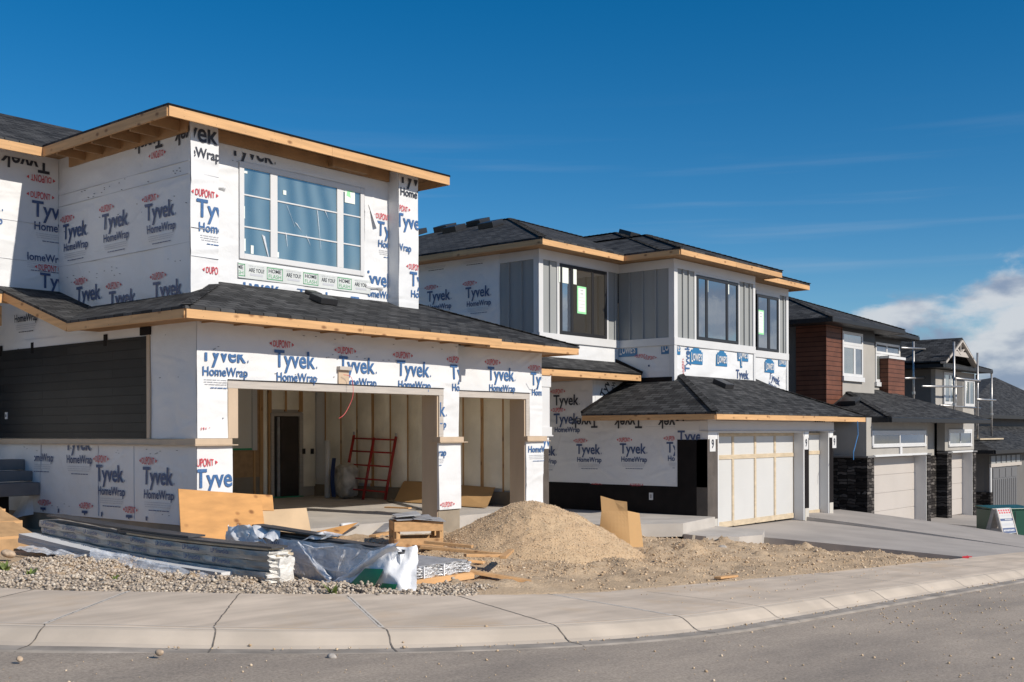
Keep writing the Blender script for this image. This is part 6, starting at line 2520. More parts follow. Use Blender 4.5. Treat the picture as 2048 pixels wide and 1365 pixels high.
def sheet(mb, corners, nu, nv, amp, s, seed=0.0, mi=0):
    a, b, c, d = [np.array(p, float) for p in corners]      # a-b along top, d-c along bottom
    P = [[(1 - i / nu) * ((1 - j / nv) * a + j / nv * b) + i / nu * ((1 - j / nv) * d + j / nv * c) for j in range(nv + 1)] for i in range(nu + 1)]
    mb.grid(crumple(P, amp, s, seed), mi)


# packs of siding: long paper-wrapped packs lying end-on to the street
gR = G(532, 1170)
U0 = gR[0]
VR_ = gR[1]
pL_top, pL_bot = PU(76, 1040, U0 + .12), PU(76, 1080, U0 + .12)
VL_ = pL_top[1]


def pack_path(z0, z1, sag):
    def f(t):                 # t = 0 near end, 1 far end
        return VR_ + (VL_ - VR_) * t, z0 + (z1 - z0) * t - sag * math.sin(math.pi * t) * .5
    return f


zR = gR[2] + .02
Hn = PU(545, 1104, U0)[2] - zR
pk_h = Hn / 3.05
Ltot = VL_ - VR_
hL = (pL_top[2] - pL_bot[2]) / 3.0
for i in range(3):
    f = pack_path(zR + pk_h * i, pL_bot[2] + hL * i, .09)
    w = .34 - .02 * i
    n = 40
    rows = []
    for k_ in range(n + 1):
        t = k_ / n
        v, z = f(t)
        hgt = pk_h * (1 - t) + hL * t - .006
        du = .12 * t + .012 * math.sin(k_ * 1.3 + i) + (.05 if i == 1 else .015 * i)
        j = .006
        ring = [(U0 + du, z), (U0 + du - .010, z + hgt * .5), (U0 + du, z + hgt), (U0 + du + w, z + hgt), (U0 + du + w + .01, z + hgt * .5), (U0 + du + w, z)]
        rows.append([(a + random.uniform(-j, j), v, b + random.uniform(-j, j) * .6) for a, b in ring] + [None])
        rows[-1][-1] = rows[-1][0]
    mb = MB()
    mb.grid(rows, 0)
    end = [p for p in rows[0][:-1]]
    mb.poly([(p[0], p[1], p[2]) for p in end], 1)
    mb.poly([tuple(p) for p in reversed(rows[-1][:-1])], 0)
    # wrinkled white paper over the near end
    cx = sum(p[0] for p in end) / 6
    cz = sum(p[2] for p in end) / 6
    G2 = []
    for a in range(7):
        G2.append([(U0 + (.05 if i == 1 else .015 * i) - .012 + (w + .03) * a / 6, VR_ - .02 - .05 * math.sin(math.pi * a / 6) * math.sin(math.pi * b / 6) - .03 * math.sin(b * 2.2 + a + i), zR + pk_h * i - .004 + (pk_h + .004) * b / 6) for b in range(7)])
    mb.grid(G2, 1)
    # printed name along the viewer's side, following the sag of the pack
    x = .12
    while x < Ltot - .6:
        for s_, x0, x1, cap, bold in (('LP', 0, .075, .052, .03), ('SmartSide', .10, .37, .052, .02)):
            tv, tf = fit(s_, x0, x1, 0, cap, bold)
            out = []
            for a, b in tv:
                d = Ltot - (x + a)           # distance from the near end, reading left to right
                t = d / Ltot
                v, z = f(t)
                hgt = pk_h * (1 - t) + hL * t
                out.append((U0 + .12 * t + (.05 if i == 1 else .015 * i) - .034, v, z + hgt * .38 + b))
            mb.add(out, tf, 2)
        x += .62
    o = solo(mb, 'siding_pack', ['pack_paper', 'pack_white', 'ink_navy'], (U0 + .15, VR_ + .1, zR + pk_h * i),
             ('lowest paper wrapped pack of the long siding stack', 'middle paper wrapped pack of the long siding stack', 'topmost paper wrapped pack of the long siding stack, under loose dark boards')[i], 'siding pack', 'long packs of siding', recalc=True)
# loose boards on top
ft = pack_path(zR + pk_h * 3, pL_bot[2] + hL * 3, .09)
for i, (t0, t1, u0, u1, dz, m) in enumerate(((.0, .56, .03, .26, .0, 'pale_wood'), (-.015, .60, .015, .25, .026, 'dark_board'), (.30, .97, .05, .30, .055, 'dark_board'))):
    rows = []
    for k_ in range(21):
        t = t0 + (t1 - t0) * k_ / 20
        v, z = ft(max(0, min(1, t)))
        v = VR_ + Ltot * t
        z += dz + .008
        o_ = .12 * max(t, 0)
        rows.append([(U0 + u0 + o_, v, z), (U0 + u1 + o_, v, z), (U0 + u1 + o_, v, z + .023), (U0 + u0 + o_, v, z + .023), (U0 + u0 + o_, v, z)])
    mb = MB().grid(rows, 0)
    mb.poly(rows[0][:4]).poly(rows[-1][:4])
    solo(mb, 'siding_board', m, rows[0][0], ('pale edged loose board lying lowest on the siding stack', 'dark loose board lying at the near end on the siding stack', 'dark loose board lying along the far end of the siding stack')[i], 'board', 'loose boards on the siding stack')
# small white wrapped pack beside the stack's near end
p = G(572, 1168)
mb = MB()
for (a, b) in ((0, 0),):
    R_ = []
    for k_ in range(9):
        t = k_ / 8
        ring = []
        for j in range(17):
            th = 2 * math.pi * j / 16
            c, s = math.cos(th), math.sin(th)
            r = 1 / max(abs(c), abs(s)) ** .85
            ring.append((p[0] + .11 * c * r * (1 + .06 * math.sin(5 * t + j)), p[1] + .25 + .28 * s * r, p[2] - .02 + .33 * t + .01 * math.sin(3 * j)))
        R_.append(ring)
    mb.grid(crumple(R_, .02, 9, 3.0), 0)
    mb.poly([tuple(q) for q in R_[-1][:-1]], 0)
mb.box((p[0] - .13, p[1] + .0, p[2] + .325), (p[0] + .11, p[1] + .5, p[2] + .355), 1)
solo(mb, 'wrapped_pack', ['pack_white', 'pale_wood'], p, 'short white wrapped pack with a board on top beside the siding stack', 'wrapped pack')

# white trim boards, front
p0 = G(330, 1166)
UW = PZ(441, 1167, gR[2] - .02)[0]
aR, aL = PU(441, 1166, UW), PU(36, 1086, UW + .05)
tR, tL = PU(441, 1146, UW), PU(36, 1068, UW + .05)
for i in range(2):
    rows = []
    for k_ in range(25):
        t = k_ / 24
        v = aR[1] + (aL[1] - aR[1]) * t
        zb_ = aR[2] + (aL[2] - aR[2]) * t - .05 * math.sin(math.pi * t)
        hh_ = ((tR[2] - aR[2]) * (1 - t) + (tL[2] - aL[2]) * t) / 2
        z0 = zb_ + hh_ * i
        u = UW + .05 * t + .01 * i
        rows.append([(u, v, z0 + .003), (u + .26, v, z0 + .003), (u + .26, v, z0 + hh_), (u, v, z0 + hh_), (u, v, z0 + .003)])
    mb = MB()
    for j in range(4):
        mb.grid([[r[j] for r in rows], [r[j + 1] for r in rows]], 1 if j == 3 else 0)
    mb.poly(rows[0][:4], 0).poly(rows[-1][:4], 0)
    solo(mb, 'trim_bundle', ['trim_board', 'stacked_edges'], rows[0][0], ('lower bundle of long white trim boards on the gravel', 'upper bundle of long white trim boards on the gravel')[i], 'trim boards', 'white trim board bundles')
mb = MB()
sheet(mb, (PU(185, 1095, UW - .06), PU(420, 1150, UW - .06), PU(420, 1166, UW - .12), PU(180, 1115, UW - .14)), 6, 30, .05, 3.2, 4.0)
sheet(mb, (PU(180, 1098, UW - .02), PU(260, 1122, UW - .06), PU(262, 1138, UW - .2), PU(178, 1125, UW - .2)), 6, 14, .06, 4, 1.0)
sheet(mb, (PU(40, 1090, UW + .0), PU(180, 1110, UW - .04), PU(150, 1118, UW - .16), PU(30, 1098, UW - .1)), 5, 16, .04, 4, 7.0)
solo(mb, 'plastic_sheet', 'clear_plastic', G(300, 1160), 'torn clear plastic sheeting trailing under the white trim boards', 'plastic sheet', smooth=True)

# bundle wrapped in plastic, dark boards on top, bag over its near end
UB = G(700, 1172)[0]
nr, fr = PU(800, 1168, UB), PU(452, 1105, UB)
VBn, VBf = PU(800, 1150, UB)[1], PU(452, 1090, UB)[1]
zbn = float(zt(UB, VBn)) - .02
ztn, ztf = PU(800, 1104, UB)[2], PU(470, 1060, UB)[2]
BP = thing('wrapped_bundle', (UB + .3, VBn + .3, zbn), 'long bundle of boards wrapped in bluish plastic with dark boards on top', 'board bundle')
rows = []
for k_ in range(31):
    t = k_ / 30
    v = VBn + (VBf - VBn) * t
    ztop = ztn + (ztf - ztn) * t
    zb_ = float(zt(UB, v)) - .03
    rows.append([(UB + .02 * math.sin(6 * t + j_) * math.sin(math.pi * j_ / 8), v, zb_ + (ztop - .03 - zb_) * j_ / 8) for j_ in range(9)])
mb = MB()
mb.grid(crumple(rows, .012, 5, 2.0), 0)
top = [[(r[-1][0], r[-1][1], r[-1][2]) for r in rows], [(r[-1][0] + .24, r[-1][1], r[-1][2] + .0) for r in rows]]
mb.grid(top, 0)
mb.grid([[(r[-1][0] + .24, r[-1][1], r[-1][2]) for r in rows], [(r[-1][0] + .24, r[-1][1], r[0][2]) for r in rows]], 0)
mb.poly([rows[0][0], rows[0][-1], top[1][0], (UB + .24, VBn, zbn)], 0)
# scattered emblem prints on the wrapping
Fb = Face('s', UB, (-VBf, -VBn, zbn, ztf), .03)
for px, py in ((552, 1085), (655, 1130), (745, 1120)):
    ox, oy = Fb.xy(px, py)
    for k_ in range(5):
        Fb.put(mb, np.array([(-.05 + .022 * k_, -.02 + .01 * (k_ % 2)), (-.035 + .022 * k_, -.01), (-.02 + .022 * k_, .02 + .01 * (k_ % 3))]), [(0, 1, 2)], 1, ox, oy, 1.6)
mb.build('wrapping', ['blue_wrap', 'ink_navy'], BP, smooth=True)
for i in range(4):
    t0, t1 = (.0, .97) if i < 2 else (.42, .88 - .1 * (i - 2))
    mb = MB()
    R_ = []
    for k_ in range(15):
        t = t0 + (t1 - t0) * k_ / 14
        v = VBn + (VBf - VBn) * t
        z = ztn + (ztf - ztn) * t - .028 + .024 * i + .05 * (i > 1) * t ** 2
        o_ = .02 + .05 * (i % 3)
        R_.append([(UB + o_, v, z), (UB + o_ + .18, v, z), (UB + o_ + .18, v, z + .02), (UB + o_, v, z + .02), (UB + o_, v, z)])
    mb.grid(R_)
    mb.poly(R_[0][:4]).poly(R_[-1][:4])
    mb.build('board', 'dark_board', BP)
# plastic drapes
mb = MB()
sheet(mb, (PU(455, 1050, UB - .02), PU(500, 1050, UB - .04), PU(520, 1085, UB - .10), PU(448, 1080, UB - .06)), 10, 14, .07, 5, 5.0)
sheet(mb, (PU(500, 1050, UB + .10), PU(560, 1058, UB + .05), PU(560, 1080, UB - .04), PU(505, 1075, UB - .06)), 8, 14, .06, 5, 9.0)
mb.build('bunched_plastic', 'bag_white', BP, smooth=True)


def ribbon(mb, pts, wid, out, amp, seed, n=26):
    """a gathered fold of plastic standing proud of the bundle's side, along a line of sight marks"""
    P0 = [np.array(PU(x, y, UB - out)) for x, y in pts]
    cum = np.concatenate([[0], np.cumsum([np.linalg.norm(P0[i + 1] - P0[i]) for i in range(len(P0) - 1)])])
    rows = []
    for i in range(n + 1):
        s = cum[-1] * i / n
        c = np.array([np.interp(s, cum, [q[k] for q in P0]) for k in range(3)])
        c2 = np.array([np.interp(min(s + .02, cum[-1]), cum, [q[k] for q in P0]) for k in range(3)])
        c1 = np.array([np.interp(max(s - .02, 0), cum, [q[k] for q in P0]) for k in range(3)])
        d = c2 - c1
        d = d / (np.linalg.norm(d) + 1e-9)
        nrm = np.cross(d, np.array([1., 0, 0]))
        nrm = nrm / (np.linalg.norm(nrm) + 1e-9)
        w = np.interp(i / n, np.linspace(0, 1, len(wid)), wid)
        rows.append([c + nrm * w * (j / 4 - .5) - np.array([1., 0, 0]) * w * .55 * math.sin(math.pi * j / 4) for j in range(5)])
    mb.grid(crumple(rows, amp, 9, seed), 0)


mb = MB()
sheet(mb, (PU(585, 1078, UB - .03), PU(800, 1100, UB - .03), PU(770, 1166, UB - .06), PU(560, 1120, UB - .05)), 16, 30, .03, 3.5, 3.0)
sheet(mb, (PU(640, 1064, UB + .05), PU(655, 1068, UB + .15), PU(690, 1075, UB + .12), PU(600, 1082, UB - .02)), 6, 10, .05, 5, 2.0)
sheet(mb, (PU(545, 1110, UB - .05), PU(585, 1118, UB - .06), PU(612, 1150, UB - .10), PU(575, 1146, UB - .08)), 8, 8, .035, 6, 4.0)
mb.build('plastic_drape', 'clear_plastic', BP, smooth=True)
mb = MB()
ribbon(mb, [(596, 1086), (618, 1112), (640, 1140), (664, 1162)], [.02, .06, .10, .07], .04, .016, 1.0)
ribbon(mb, [(606, 1089), (630, 1097), (668, 1094)], [.012, .018, .012], .04, .006, 2.0)
ribbon(mb, [(498, 1068), (520, 1074), (538, 1094)], [.02, .03, .02], .04, .01, 3.0)
ribbon(mb, [(500, 1066), (496, 1085), (490, 1100)], [.05, .04, .02], .05, .02, 4.0)
ribbon(mb, [(690, 1098), (684, 1120), (676, 1140)], [.03, .035, .01], .035, .02, 5.0)
ribbon(mb, [(720, 1100), (712, 1112), (704, 1120)], [.03, .02, .01], .035, .015, 6.0)
ribbon(mb, [(664, 1166), (640, 1167), (600, 1163), (566, 1158)], [.06, .05, .04, .02], .06, .015, 8.0)
mb.build('plastic_fold', 'bag_white', BP, smooth=True)
# the torn bag wrapped round the near corner, catching the sun
TL, TR = np.array(PU(742, 1104, UB - .05)), np.array([UB + .22, VBn - .06, ztn + .05])
BL, BR = np.array(PU(664, 1174, UB - .12)), np.array([UB + .02, VBn - .22, zbn - .01])
MT, MBm = np.array([UB - .02, VBn - .02, ztn + .06]), np.array([UB - .16, VBn - .10, zbn - .01])


def bagP(s, t):
    def seg(a, m, b):
        return (1 - s) ** 2 * a + 2 * s * (1 - s) * m + s * s * b
    top, bot = seg(TL, MT, TR), seg(BL, MBm, BR)
    p = top * (1 - t) + bot * t
    return p + np.array([-.05, -.06, 0]) * math.sin(math.pi * s) * math.sin(math.pi * t)


mb = MB()
rows = [[bagP(j / 34, i / 20) + np.array([-.03, -.035, .012]) * (math.sin(9 * (j / 34) - 5 * (i / 20)) + .6 * math.sin(17 * (j / 34) + 4 * (i / 20))) * .6 for j in range(35)] for i in range(21)]
mb.grid(crumple(rows, .022, 8, 11.0), 0)
ribbon(mb, [(664, 1168), (700, 1150), (735, 1124), (770, 1100), (800, 1093)], [.03, .07, .08, .08, .10], .09, .02, 9.0, 34)
bg_ = mb.build('bag', 'bag_white', BP, smooth=True)
mb = MB()
for s0, s1, t0, t1 in ((.10, .34, .42, .93), (.40, .60, .72, .95)):
    mb.grid([[bagP(s0 + (s1 - s0) * (j / 8 + (.10 * (1 - i / 8))), t0 + (t1 - t0) * i / 8) + np.array([-.055, -.065, .0]) for j in range(9)] for i in range(9)], 0)
mb.build('green_panel', 'green_plastic', bg_, smooth=True)

# silver wrapped pack on two bearers
sl, sr = G(792, 1168), G(935, 1166)
zS = sl[2] + .07
vS = (sl[1] + sr[1]) / 2 - .05
uS0, uS1 = PV(783, 1150, vS)[0], PV(936, 1150, vS)[0]
hS = PV(930, 1121, vS)[2] - zS
mb = MB()
rows = []
for i in range(15):
    b_ = i / 14
    rows.append([(uS0 + (uS1 - uS0) * j / 40, vS - .02 - .035 * abs(math.sin(b_ * 14 + .25 * math.sin(j * .9))) + .012 * math.sin(j * 1.9 + i), zS + hS * b_ + .012 * math.sin(j * .55 + i * 2)) for j in range(41)])
mb.grid(rows, 0)
mb.box((uS0, vS + .02, zS), (uS1, vS + 1.5, zS + hS - .01), 1)
mb.box((uS0 + .02, vS - .0, zS + hS - .008), (uS1 - .01, vS + 1.5, zS + hS + .004), 1)
for x in (.36, .62):
    u = uS0 + (uS1 - uS0) * x
    mb.box((u - .01, vS - .07, zS), (u + .01, vS - .045, zS + hS), 2)
solo(mb, 'foil_pack', ['silver', 'grey_sheet', 'bag_white'], ((uS0 + uS1) / 2, vS + .5, zS), 'crinkled silver wrapped pack with a grey top beside the plastic bundle', 'wrapped pack', smooth=False)
for i, (dv) in enumerate((-.02, 1.1)):
    mb = MB().bar((uS0 - .1, vS + dv, zS - .045), (uS1 + .02, vS + dv, zS - .045), .14, .085)
    solo(mb, 'bearer', 'lumber_u', ((uS0 + uS1) / 2, vS + dv, zS - .09), ('front timber bearer under the silver pack', 'rear timber bearer under the silver pack')[i], 'bearer', 'bearers under the silver pack')


def plank(px0, py0, px1, py1, w, t, label, m='lumber_u', z0=0.0, z1=0.0, up=(0, 0, 1), name='plank', group=None):
    a, b = Vector(G(px0, py0)), Vector(G(px1, py1))
    a.z += z0 + t / 2
    b.z += z1 + t / 2
    mb = MB().bar(a, b, w, t, up=up)
    return solo(mb, name, m, tuple(a), label, 'plank', group, bevel=.003)


plank(925, 1160, 1062, 1167, .14, .04, 'bright plank lying on the ground right of the silver pack', z0=.10, z1=.0)
plank(930, 1132, 965, 1128, .10, .04, 'short plank end sticking out behind the silver pack', z0=.05)
plank(1665 - 230, 1161, 1470, 1154, .10, .03, 'short weathered plank at the edge of the pavement', z0=.02)
# loose frame of boards lying across the packs
for i, (a, b, w) in enumerate((((842, 1112), (1012, 1128), .09), ((930, 1130), (1006, 1130), .09), ((1006, 1134), (1022, 1118), .09), ((850, 1100), (945, 1110), .09))):
    plank(a[0], a[1] + 14, b[0], b[1] + 14, w, .04, ('long light board of the loose frame beside the heap', 'short light board of the loose frame nearest the silver pack', 'cross piece at the end of the loose frame', 'rear light board lying towards the pallet')[i], 'lumber_u', .20, .20, group='loose frame boards')
plank(800, 1096, 905, 1108, .14, .03, 'brown board lying in front of the pallet', 'soffit_wood', .05, .05)
plank(745, 1085, 790, 1078, .12, .04, 'offcut of timber lying left of the pallet', 'lumber_u', .08, .1)
plank(762, 1076, 800, 1058, .16, .03, 'grey offcut leaning on the timbers left of the pallet', 'grey_sheet', .1, .28)

# pallet crate with grey sheets on top
pc = G(832, 1096)
PLT = thing('pallet', pc, 'small wooden pallet crate in front of the garage, grey sheets on it', 'pallet')
ex, ey = np.array([.80, -.60]), np.array([.60, .80])


def lp(a, b, z):
    q_ = ex * a + ey * b
    return (pc[0] + q_[0], pc[1] + q_[1], pc[2] + z)


for k_, (z, b) in enumerate(((.10, -.28), (.10, .3), (.36, -.28), (.36, .3))):
    MB().bar(lp(-.38, b, z), lp(.38, b, z), .035, .15).build('slat', 'lumber_u', PLT, bevel=.003)
for k_, (z, a) in enumerate(((.10, -.36), (.36, .36), (.36, -.36), (.10, .36))):
    MB().bar(lp(a, -.29, z), lp(a, .29, z), .035, .14).build('slat', 'lumber_v', PLT, bevel=.003)
for a in (-.34, .34):
    for b in (-.24, .26):
        MB().bar(lp(a, b, .0), lp(a, b, .43), .08, .08).build('post', 'lumber_z', PLT)
for i, (a0, a1, b0, b1, z, tl) in enumerate(((-.34, .24, -.30, .28, .455, .02), (-.08, .42, -.34, .24, .475, -.05), (-.34, .05, -.2, .34, .50, .03))):
    mb = MB().slab([lp(a0, b0, z), lp(a1, b0, z + tl), lp(a1, b1, z + tl + .02), lp(a0, b1, z)], (0, 0, .012))
    solo(mb, 'grey_sheet', 'grey_sheet' if i != 2 else 'stacked_edges', lp(0, 0, z), ('lowest grey sheet on the pallet crate', 'bent grey sheet hanging over the pallet crate front', 'topmost striped sheet on the pallet crate')[i], 'sheet', 'grey sheets on the pallet')

# plywood and cardboard leaning by the garage pillar
def lean(tl, tr, br, bl, vt, vb, t, name, m, label, cat):
    q_ = [PV(*tl, vt), PV(*tr, vt), PV(*br, vb), PV(*bl, vb)]
    mb = MB().slab(q_, (0, t, .0))
    return solo(mb, name, m, tuple(q_[3]), label, cat, bevel=.002)


lean((357, 978), (522, 990), (533, 1084), (363, 1082), 14.72, 14.25, .018, 'plywood_sheet', 'plywood', 'orange plywood sheet with knots leaning against the left garage pillar', 'plywood sheet')
lean((430, 985), (545, 990.5), (548, 1022), (430, 1018), 14.76, 14.60, .018, 'plywood_sheet', 'plywood', 'smaller plywood strip sticking out behind the leaning plywood sheet', 'plywood sheet')
lean((521, 1021), (613, 1016), (626, 1082), (521, 1080), 14.62, 14.3, .01, 'cardboard_sheet', 'cardboard_pale', 'flat pale cardboard sheet propped right of the plywood', 'cardboard sheet')
pw = [PV(612, 1068, 13.9), PV(717, 1045, 14.1), PV(668, 1080, 13.6), PV(630, 1080, 13.7)]
solo(MB().slab(pw, (0, .02, -.012)), 'plywood_sheet', 'plywood', tuple(pw[3]), 'pointed plywood offcut lying tilted on the ground before the garage opening', 'plywood sheet')
a, b = Vector(G(684, 1078)) + Vector((0, 0, .22)), Vector(G(714, 1071)) + Vector((0, 0, .2))
solo(MB().tube([a, b], .045, 12), 'pipe', 'white_trim', tuple(a), 'short white pipe lying behind the plastic bundle', 'pipe', smooth=True)

# tall cardboard box, open top
cb = G(1243, 1094)
cb[2] -= .03
s_w = 21.0
def cbp(px, py, d=0.0):
    dep = float((cb - CC) @ FW) + d
    r_ = ray(px, py)
    return CC + r_ * (dep / FPX)


CB = thing('cardboard_box', cb, 'tall open cardboard box standing on the bare ground beside the heap', 'cardboard box')
f0, f1, f2, f3 = cbp(1203, 1022), cbp(1255, 1022), cbp(1261, 1094), cbp(1197, 1078)
g1, g2 = cbp(1279, 1027, .30), cbp(1287, 1096, .32)
h0, h3 = cbp(1226, 1022, .42), cbp(1222, 1078, .42)
mb = MB()
fr_ = []
for i in range(9):
    t = i / 8
    fr_.append([np.array(f0) * (1 - t) * (1 - s / 8) + np.array(f3) * t * (1 - s / 8) + np.array(f1) * (1 - t) * (s / 8) + np.array(f2) * t * (s / 8) - FW * (.05 * math.sin(math.pi * s / 8) * math.sin(2.5 * t)) for s in range(9)])
mb.grid(fr_, 0)
mb.poly([f1, g1, g2, f2], 0).poly([g1, h0, h3, g2], 0).poly([h0, f0, f3, h3], 0)
mb.build('carton', 'cardboard', CB)
mb = MB()
e0_, e1_ = cbp(1201, 992, .02), cbp(1228, 1000, .02)
mb.slab([f0, cbp(1238, 1022), e1_, e0_], tuple(FW * .006))
mb.slab([cbp(1226, 1022, .42), cbp(1255, 1022, .36), cbp(1254, 1004, .40), cbp(1224, 1000, .44)], tuple(FW * .006))
mb.build_each('flap', 'cardboard', CB)

# boards by the walkway
plank(1370, 1076, 1465, 1085, .12, .03, 'long weathered board lying on the ground beside the walkway', 'soffit_wood', .05, .03)
plank(1165, 1036, 1290, 1050, .2, .03, 'brown board lying along the walkway edge behind the cardboard box', 'soffit_wood', .2, .12)
plank(1290, 1049, 1325, 1046, .12, .04, 'short board end beside the walkway step', 'lumber_u', .15, .15)
plank(1383, 1096, 1388, 1085, .05, .03, 'small pale wood stake sticking up from the ground', 'pale_wood', .0, .12)
p = G(1927, 1116)
mb = MB()
sheet(mb, (p + np.array([-.15, 0, .03]), p + np.array([.12, -.06, .03]), p + np.array([.14, -.14, .01]), p + np.array([-.12, -.12, .01])), 6, 8, .05, 6, 2)
solo(mb, 'rag', 'red_cloth', p, 'small red rag lying at the foot of the driveway edge', 'rag', smooth=True)

# charred branch and weeds by the pavement
a, b = G(682, 1188), G(727, 1196)
pts = [np.array(a) * (1 - t) + np.array(b) * t + np.array([0, 0, .04 + .012 * math.sin(7 * t)]) for t in np.linspace(0, 1, 9)]
mb = MB().tube(pts, [.028 + .018 * math.sin(2.5 * t + .4) + .008 * random.random() for t in np.linspace(0, 1, 9)], 9)
solo(mb, 'branch', 'black_bark', tuple(a), 'blackened piece of branch lying on the gravel at the pavement', 'branch')


def weed(px, py, h, n, label):
    p = G(px, py)
    mb = MB()
    for i in range(n):
        a = random.uniform(0, 6.28)
        l = h * random.uniform(.5, 1)
        lean_ = random.uniform(.15, .8)
        w = random.uniform(.008, .016)
        d = np.array([math.cos(a), math.sin(a)])
        base = np.array([p[0], p[1]]) + d * random.uniform(0, .05)
        rows = []
        for k_ in range(5):
            t = k_ / 4
            q_ = base + d * l * lean_ * t * t
            z = p[2] + l * t * (1 - .3 * lean_ * t)
            ww = w * (1 - t) ** .6 * (1 + 2 * math.sin(math.pi * t))
            rows.append([(q_[0] - d[1] * ww, q_[1] + d[0] * ww, z), (q_[0] + d[1] * ww, q_[1] - d[0] * ww, z)])
        mb.grid(rows)
    return solo(mb, 'weed', 'weed', p, label, 'weed', 'weeds by the pavement', recalc=False)


weed(664, 1196, .22, 11, 'tall thin weed with a pale tip in front of the green bag')
weed(648, 1199, .06, 10, 'low weed left of the blackened branch')
weed(8, 1150, .20, 26, 'bushy green weed at the far left of the gravel bank')
weed(62, 1160, .16, 20, 'small weed on the gravel bank near its left end')
weed(232, 1168, .15, 22, 'dark weed in the middle of the gravel bank')
weed(728, 1182, .05, 14, 'flat tuft of grass under the white bag')

# dark steps by the side door, and the wooden steps
ST = thing('steps', (9.4, 20.2, -.1), 'three dark concrete steps at the side of the nearest house', 'steps')
for i, (px, y0, y1, v) in enumerate(((80, 965, 991, 19.75), (65, 942, 962, 20.05), (50, 919, 940, 20.35))):
    p1_, p0_ = PV(px, y0, v), PV(px, y1, v)
    MB().box((7.6, v, p0_[2] - .0), (p1_[0], v + .42, p1_[2])).build('step', 'concrete_dark', ST, bevel=.012)
MB().box((7.8, 19.95, -.15), (9.6, 20.9, .5)).build('support', 'black_paper', ST)
WS = thing('wooden_steps', (8.6, 18.2, -.1), 'rough wooden steps of reddish boards at the left edge', 'wooden steps')
for i, (px, y0, v) in enumerate(((75, 1069, 16.6), (45, 1041, 17.2), (11, 1018, 17.8))):
    p1_ = PV(px, y0, v)
    mb = MB().box((6.2, v, p1_[2] - .04), (p1_[0], v + .04, p1_[2])).slab([(6.2, v + .04, p1_[2] - .01), (p1_[0], v + .04, p1_[2] - .01), (p1_[0] - .1, v + .64, p1_[2] + .19), (6.2, v + .64, p1_[2] + .19)], (0, 0, -.025), 1)
    mb.slab([(6.2, v, p1_[2] - .04), (p1_[0], v, p1_[2] - .04), (p1_[0], v, p1_[2] - .5), (6.2, v, p1_[2] - .5)], (0, .02, 0), 1)
    mb.build('step', ['lumber_u', 'osb'], WS)

# ------------------------------------------------------------------ things stored in the garage
RF = thing('ladder_frame', PZ(750, 995, .01), 'red painted steel ladder frame leaning on the garage wall', 'ladder frame')
rt_, rb_ = Vector(PU(792, 874, 19.0)), Vector(PZ(770, 1000, .03))
off_ = rb_ - rt_
tops = [rt_, Vector(PU(748, 876, 19.0)), Vector(PU(708, 871, 19.0))]
for t in tops:
    MB().tube([t, t + off_], .036, 8).build('post', 'red_paint', RF, smooth=True)
for fr2 in (.05, .26, .48, .70, .88):
    MB().tube([tops[0] + off_ * fr2, tops[2] + off_ * fr2], .022, 6).build('rung', 'red_paint', RF, smooth=True)
for t in (tops[0], tops[2]):
    MB().tube([t, t + Vector((0, 0, .09))], .025, 8).build('pin', 'steel', RF)


def lump(p, rx, ry, rz, amp, s, m, name, label, cat, seed=0.0):
    bm_ = bmesh.new()
    bmesh.ops.create_icosphere(bm_, subdivisions=4, radius=1)
    mb = MB()
    vs = []
    for v in bm_.verts:
        c = v.co.copy()
        k_ = 1 / max(abs(c.x), abs(c.y), abs(c.z)) ** .45
        c = Vector((c.x * k_ * rx, c.y * k_ * ry, c.z * k_ * rz + rz))
        n = mnoise.noise_vector(c * s + Vector((seed, 0, 0))) + .5 * mnoise.noise_vector(c * s * 2.7)
        c += n * amp
        vs.append((p[0] + c.x, p[1] + c.y, max(p[2], p[2] + c.z)))
    mb.add(vs, [tuple(q.index for q in f.verts) for f in bm_.faces])
    bm_.free()
    return mb, solo(mb, name, m, p, label, cat, smooth=True)


p = PZ(692, 997, .01)
_, sk = lump(p, .26, .30, .44, .05, 6, 'bag_dirty', 'sack', 'lumpy dirty white sack with a blue stripe on the garage floor', 'sack', 2.0)
rows = []
for i in range(13):
    t = i / 12
    rows.append([(-.24 + .05 * math.sin(3 * t) - .10 * math.sin(math.pi * t), .10 + .15 * j / 4, .03 + .98 * t) for j in range(5)])
mb = MB().grid(rows)
st_ = mb.build('stripe', 'bag_blue', None, smooth=True)
st_.parent = sk
p = PZ(487, 992, .01)
lump(p, .55, .5, .26, .07, 4, 'bag_white', 'sack', 'large white quilted sack on the garage floor behind the left pillar', 'sack', 5.0)
p = PZ(655, 996, .01)
solo(MB().tube([p, PU(655, 882, p[0] + .12)], .075, 12), 'tube', 'white_trim', p, 'tall white tube standing upright against the padded garage wall', 'tube', smooth=True)
for tl, tr, br, bl, lab in (((806, 965), (868, 967), (862, 1008), (788, 1003), 'flat cardboard panel leaning low on the garage wall, left of the middle post'), ((900, 972), (988, 978), (972, 1016), (880, 1010), 'flat cardboard panel leaning low on the garage wall, right of the middle post')):
    q_ = [PU(*tl, 19.02), PU(*tr, 19.02), PZ(*br, .02), PZ(*bl, .02)]
    solo(MB().slab(q_, (.05, .0, .03)), 'cardboard_sheet', 'cardboard', tuple(q_[3]), lab, 'cardboard sheet', 'cardboard panels in the garage')
a, b = PZ(772, 1015, .012), PZ(820, 1017, .012)
solo(MB().bar(a, b, .12, .03), 'plank', 'lumber_u', a, 'short bright plank on the garage floor', 'plank')
a, b = PZ(775, 1001, .03), PZ(856, 1021, .03)
solo(MB().tube([a, b], .025, 8), 'pipe', 'grey_sheet', a, 'thin grey pipe lying on the garage floor by the middle post', 'pipe', smooth=True)
p = PZ(868, 1022, .0)
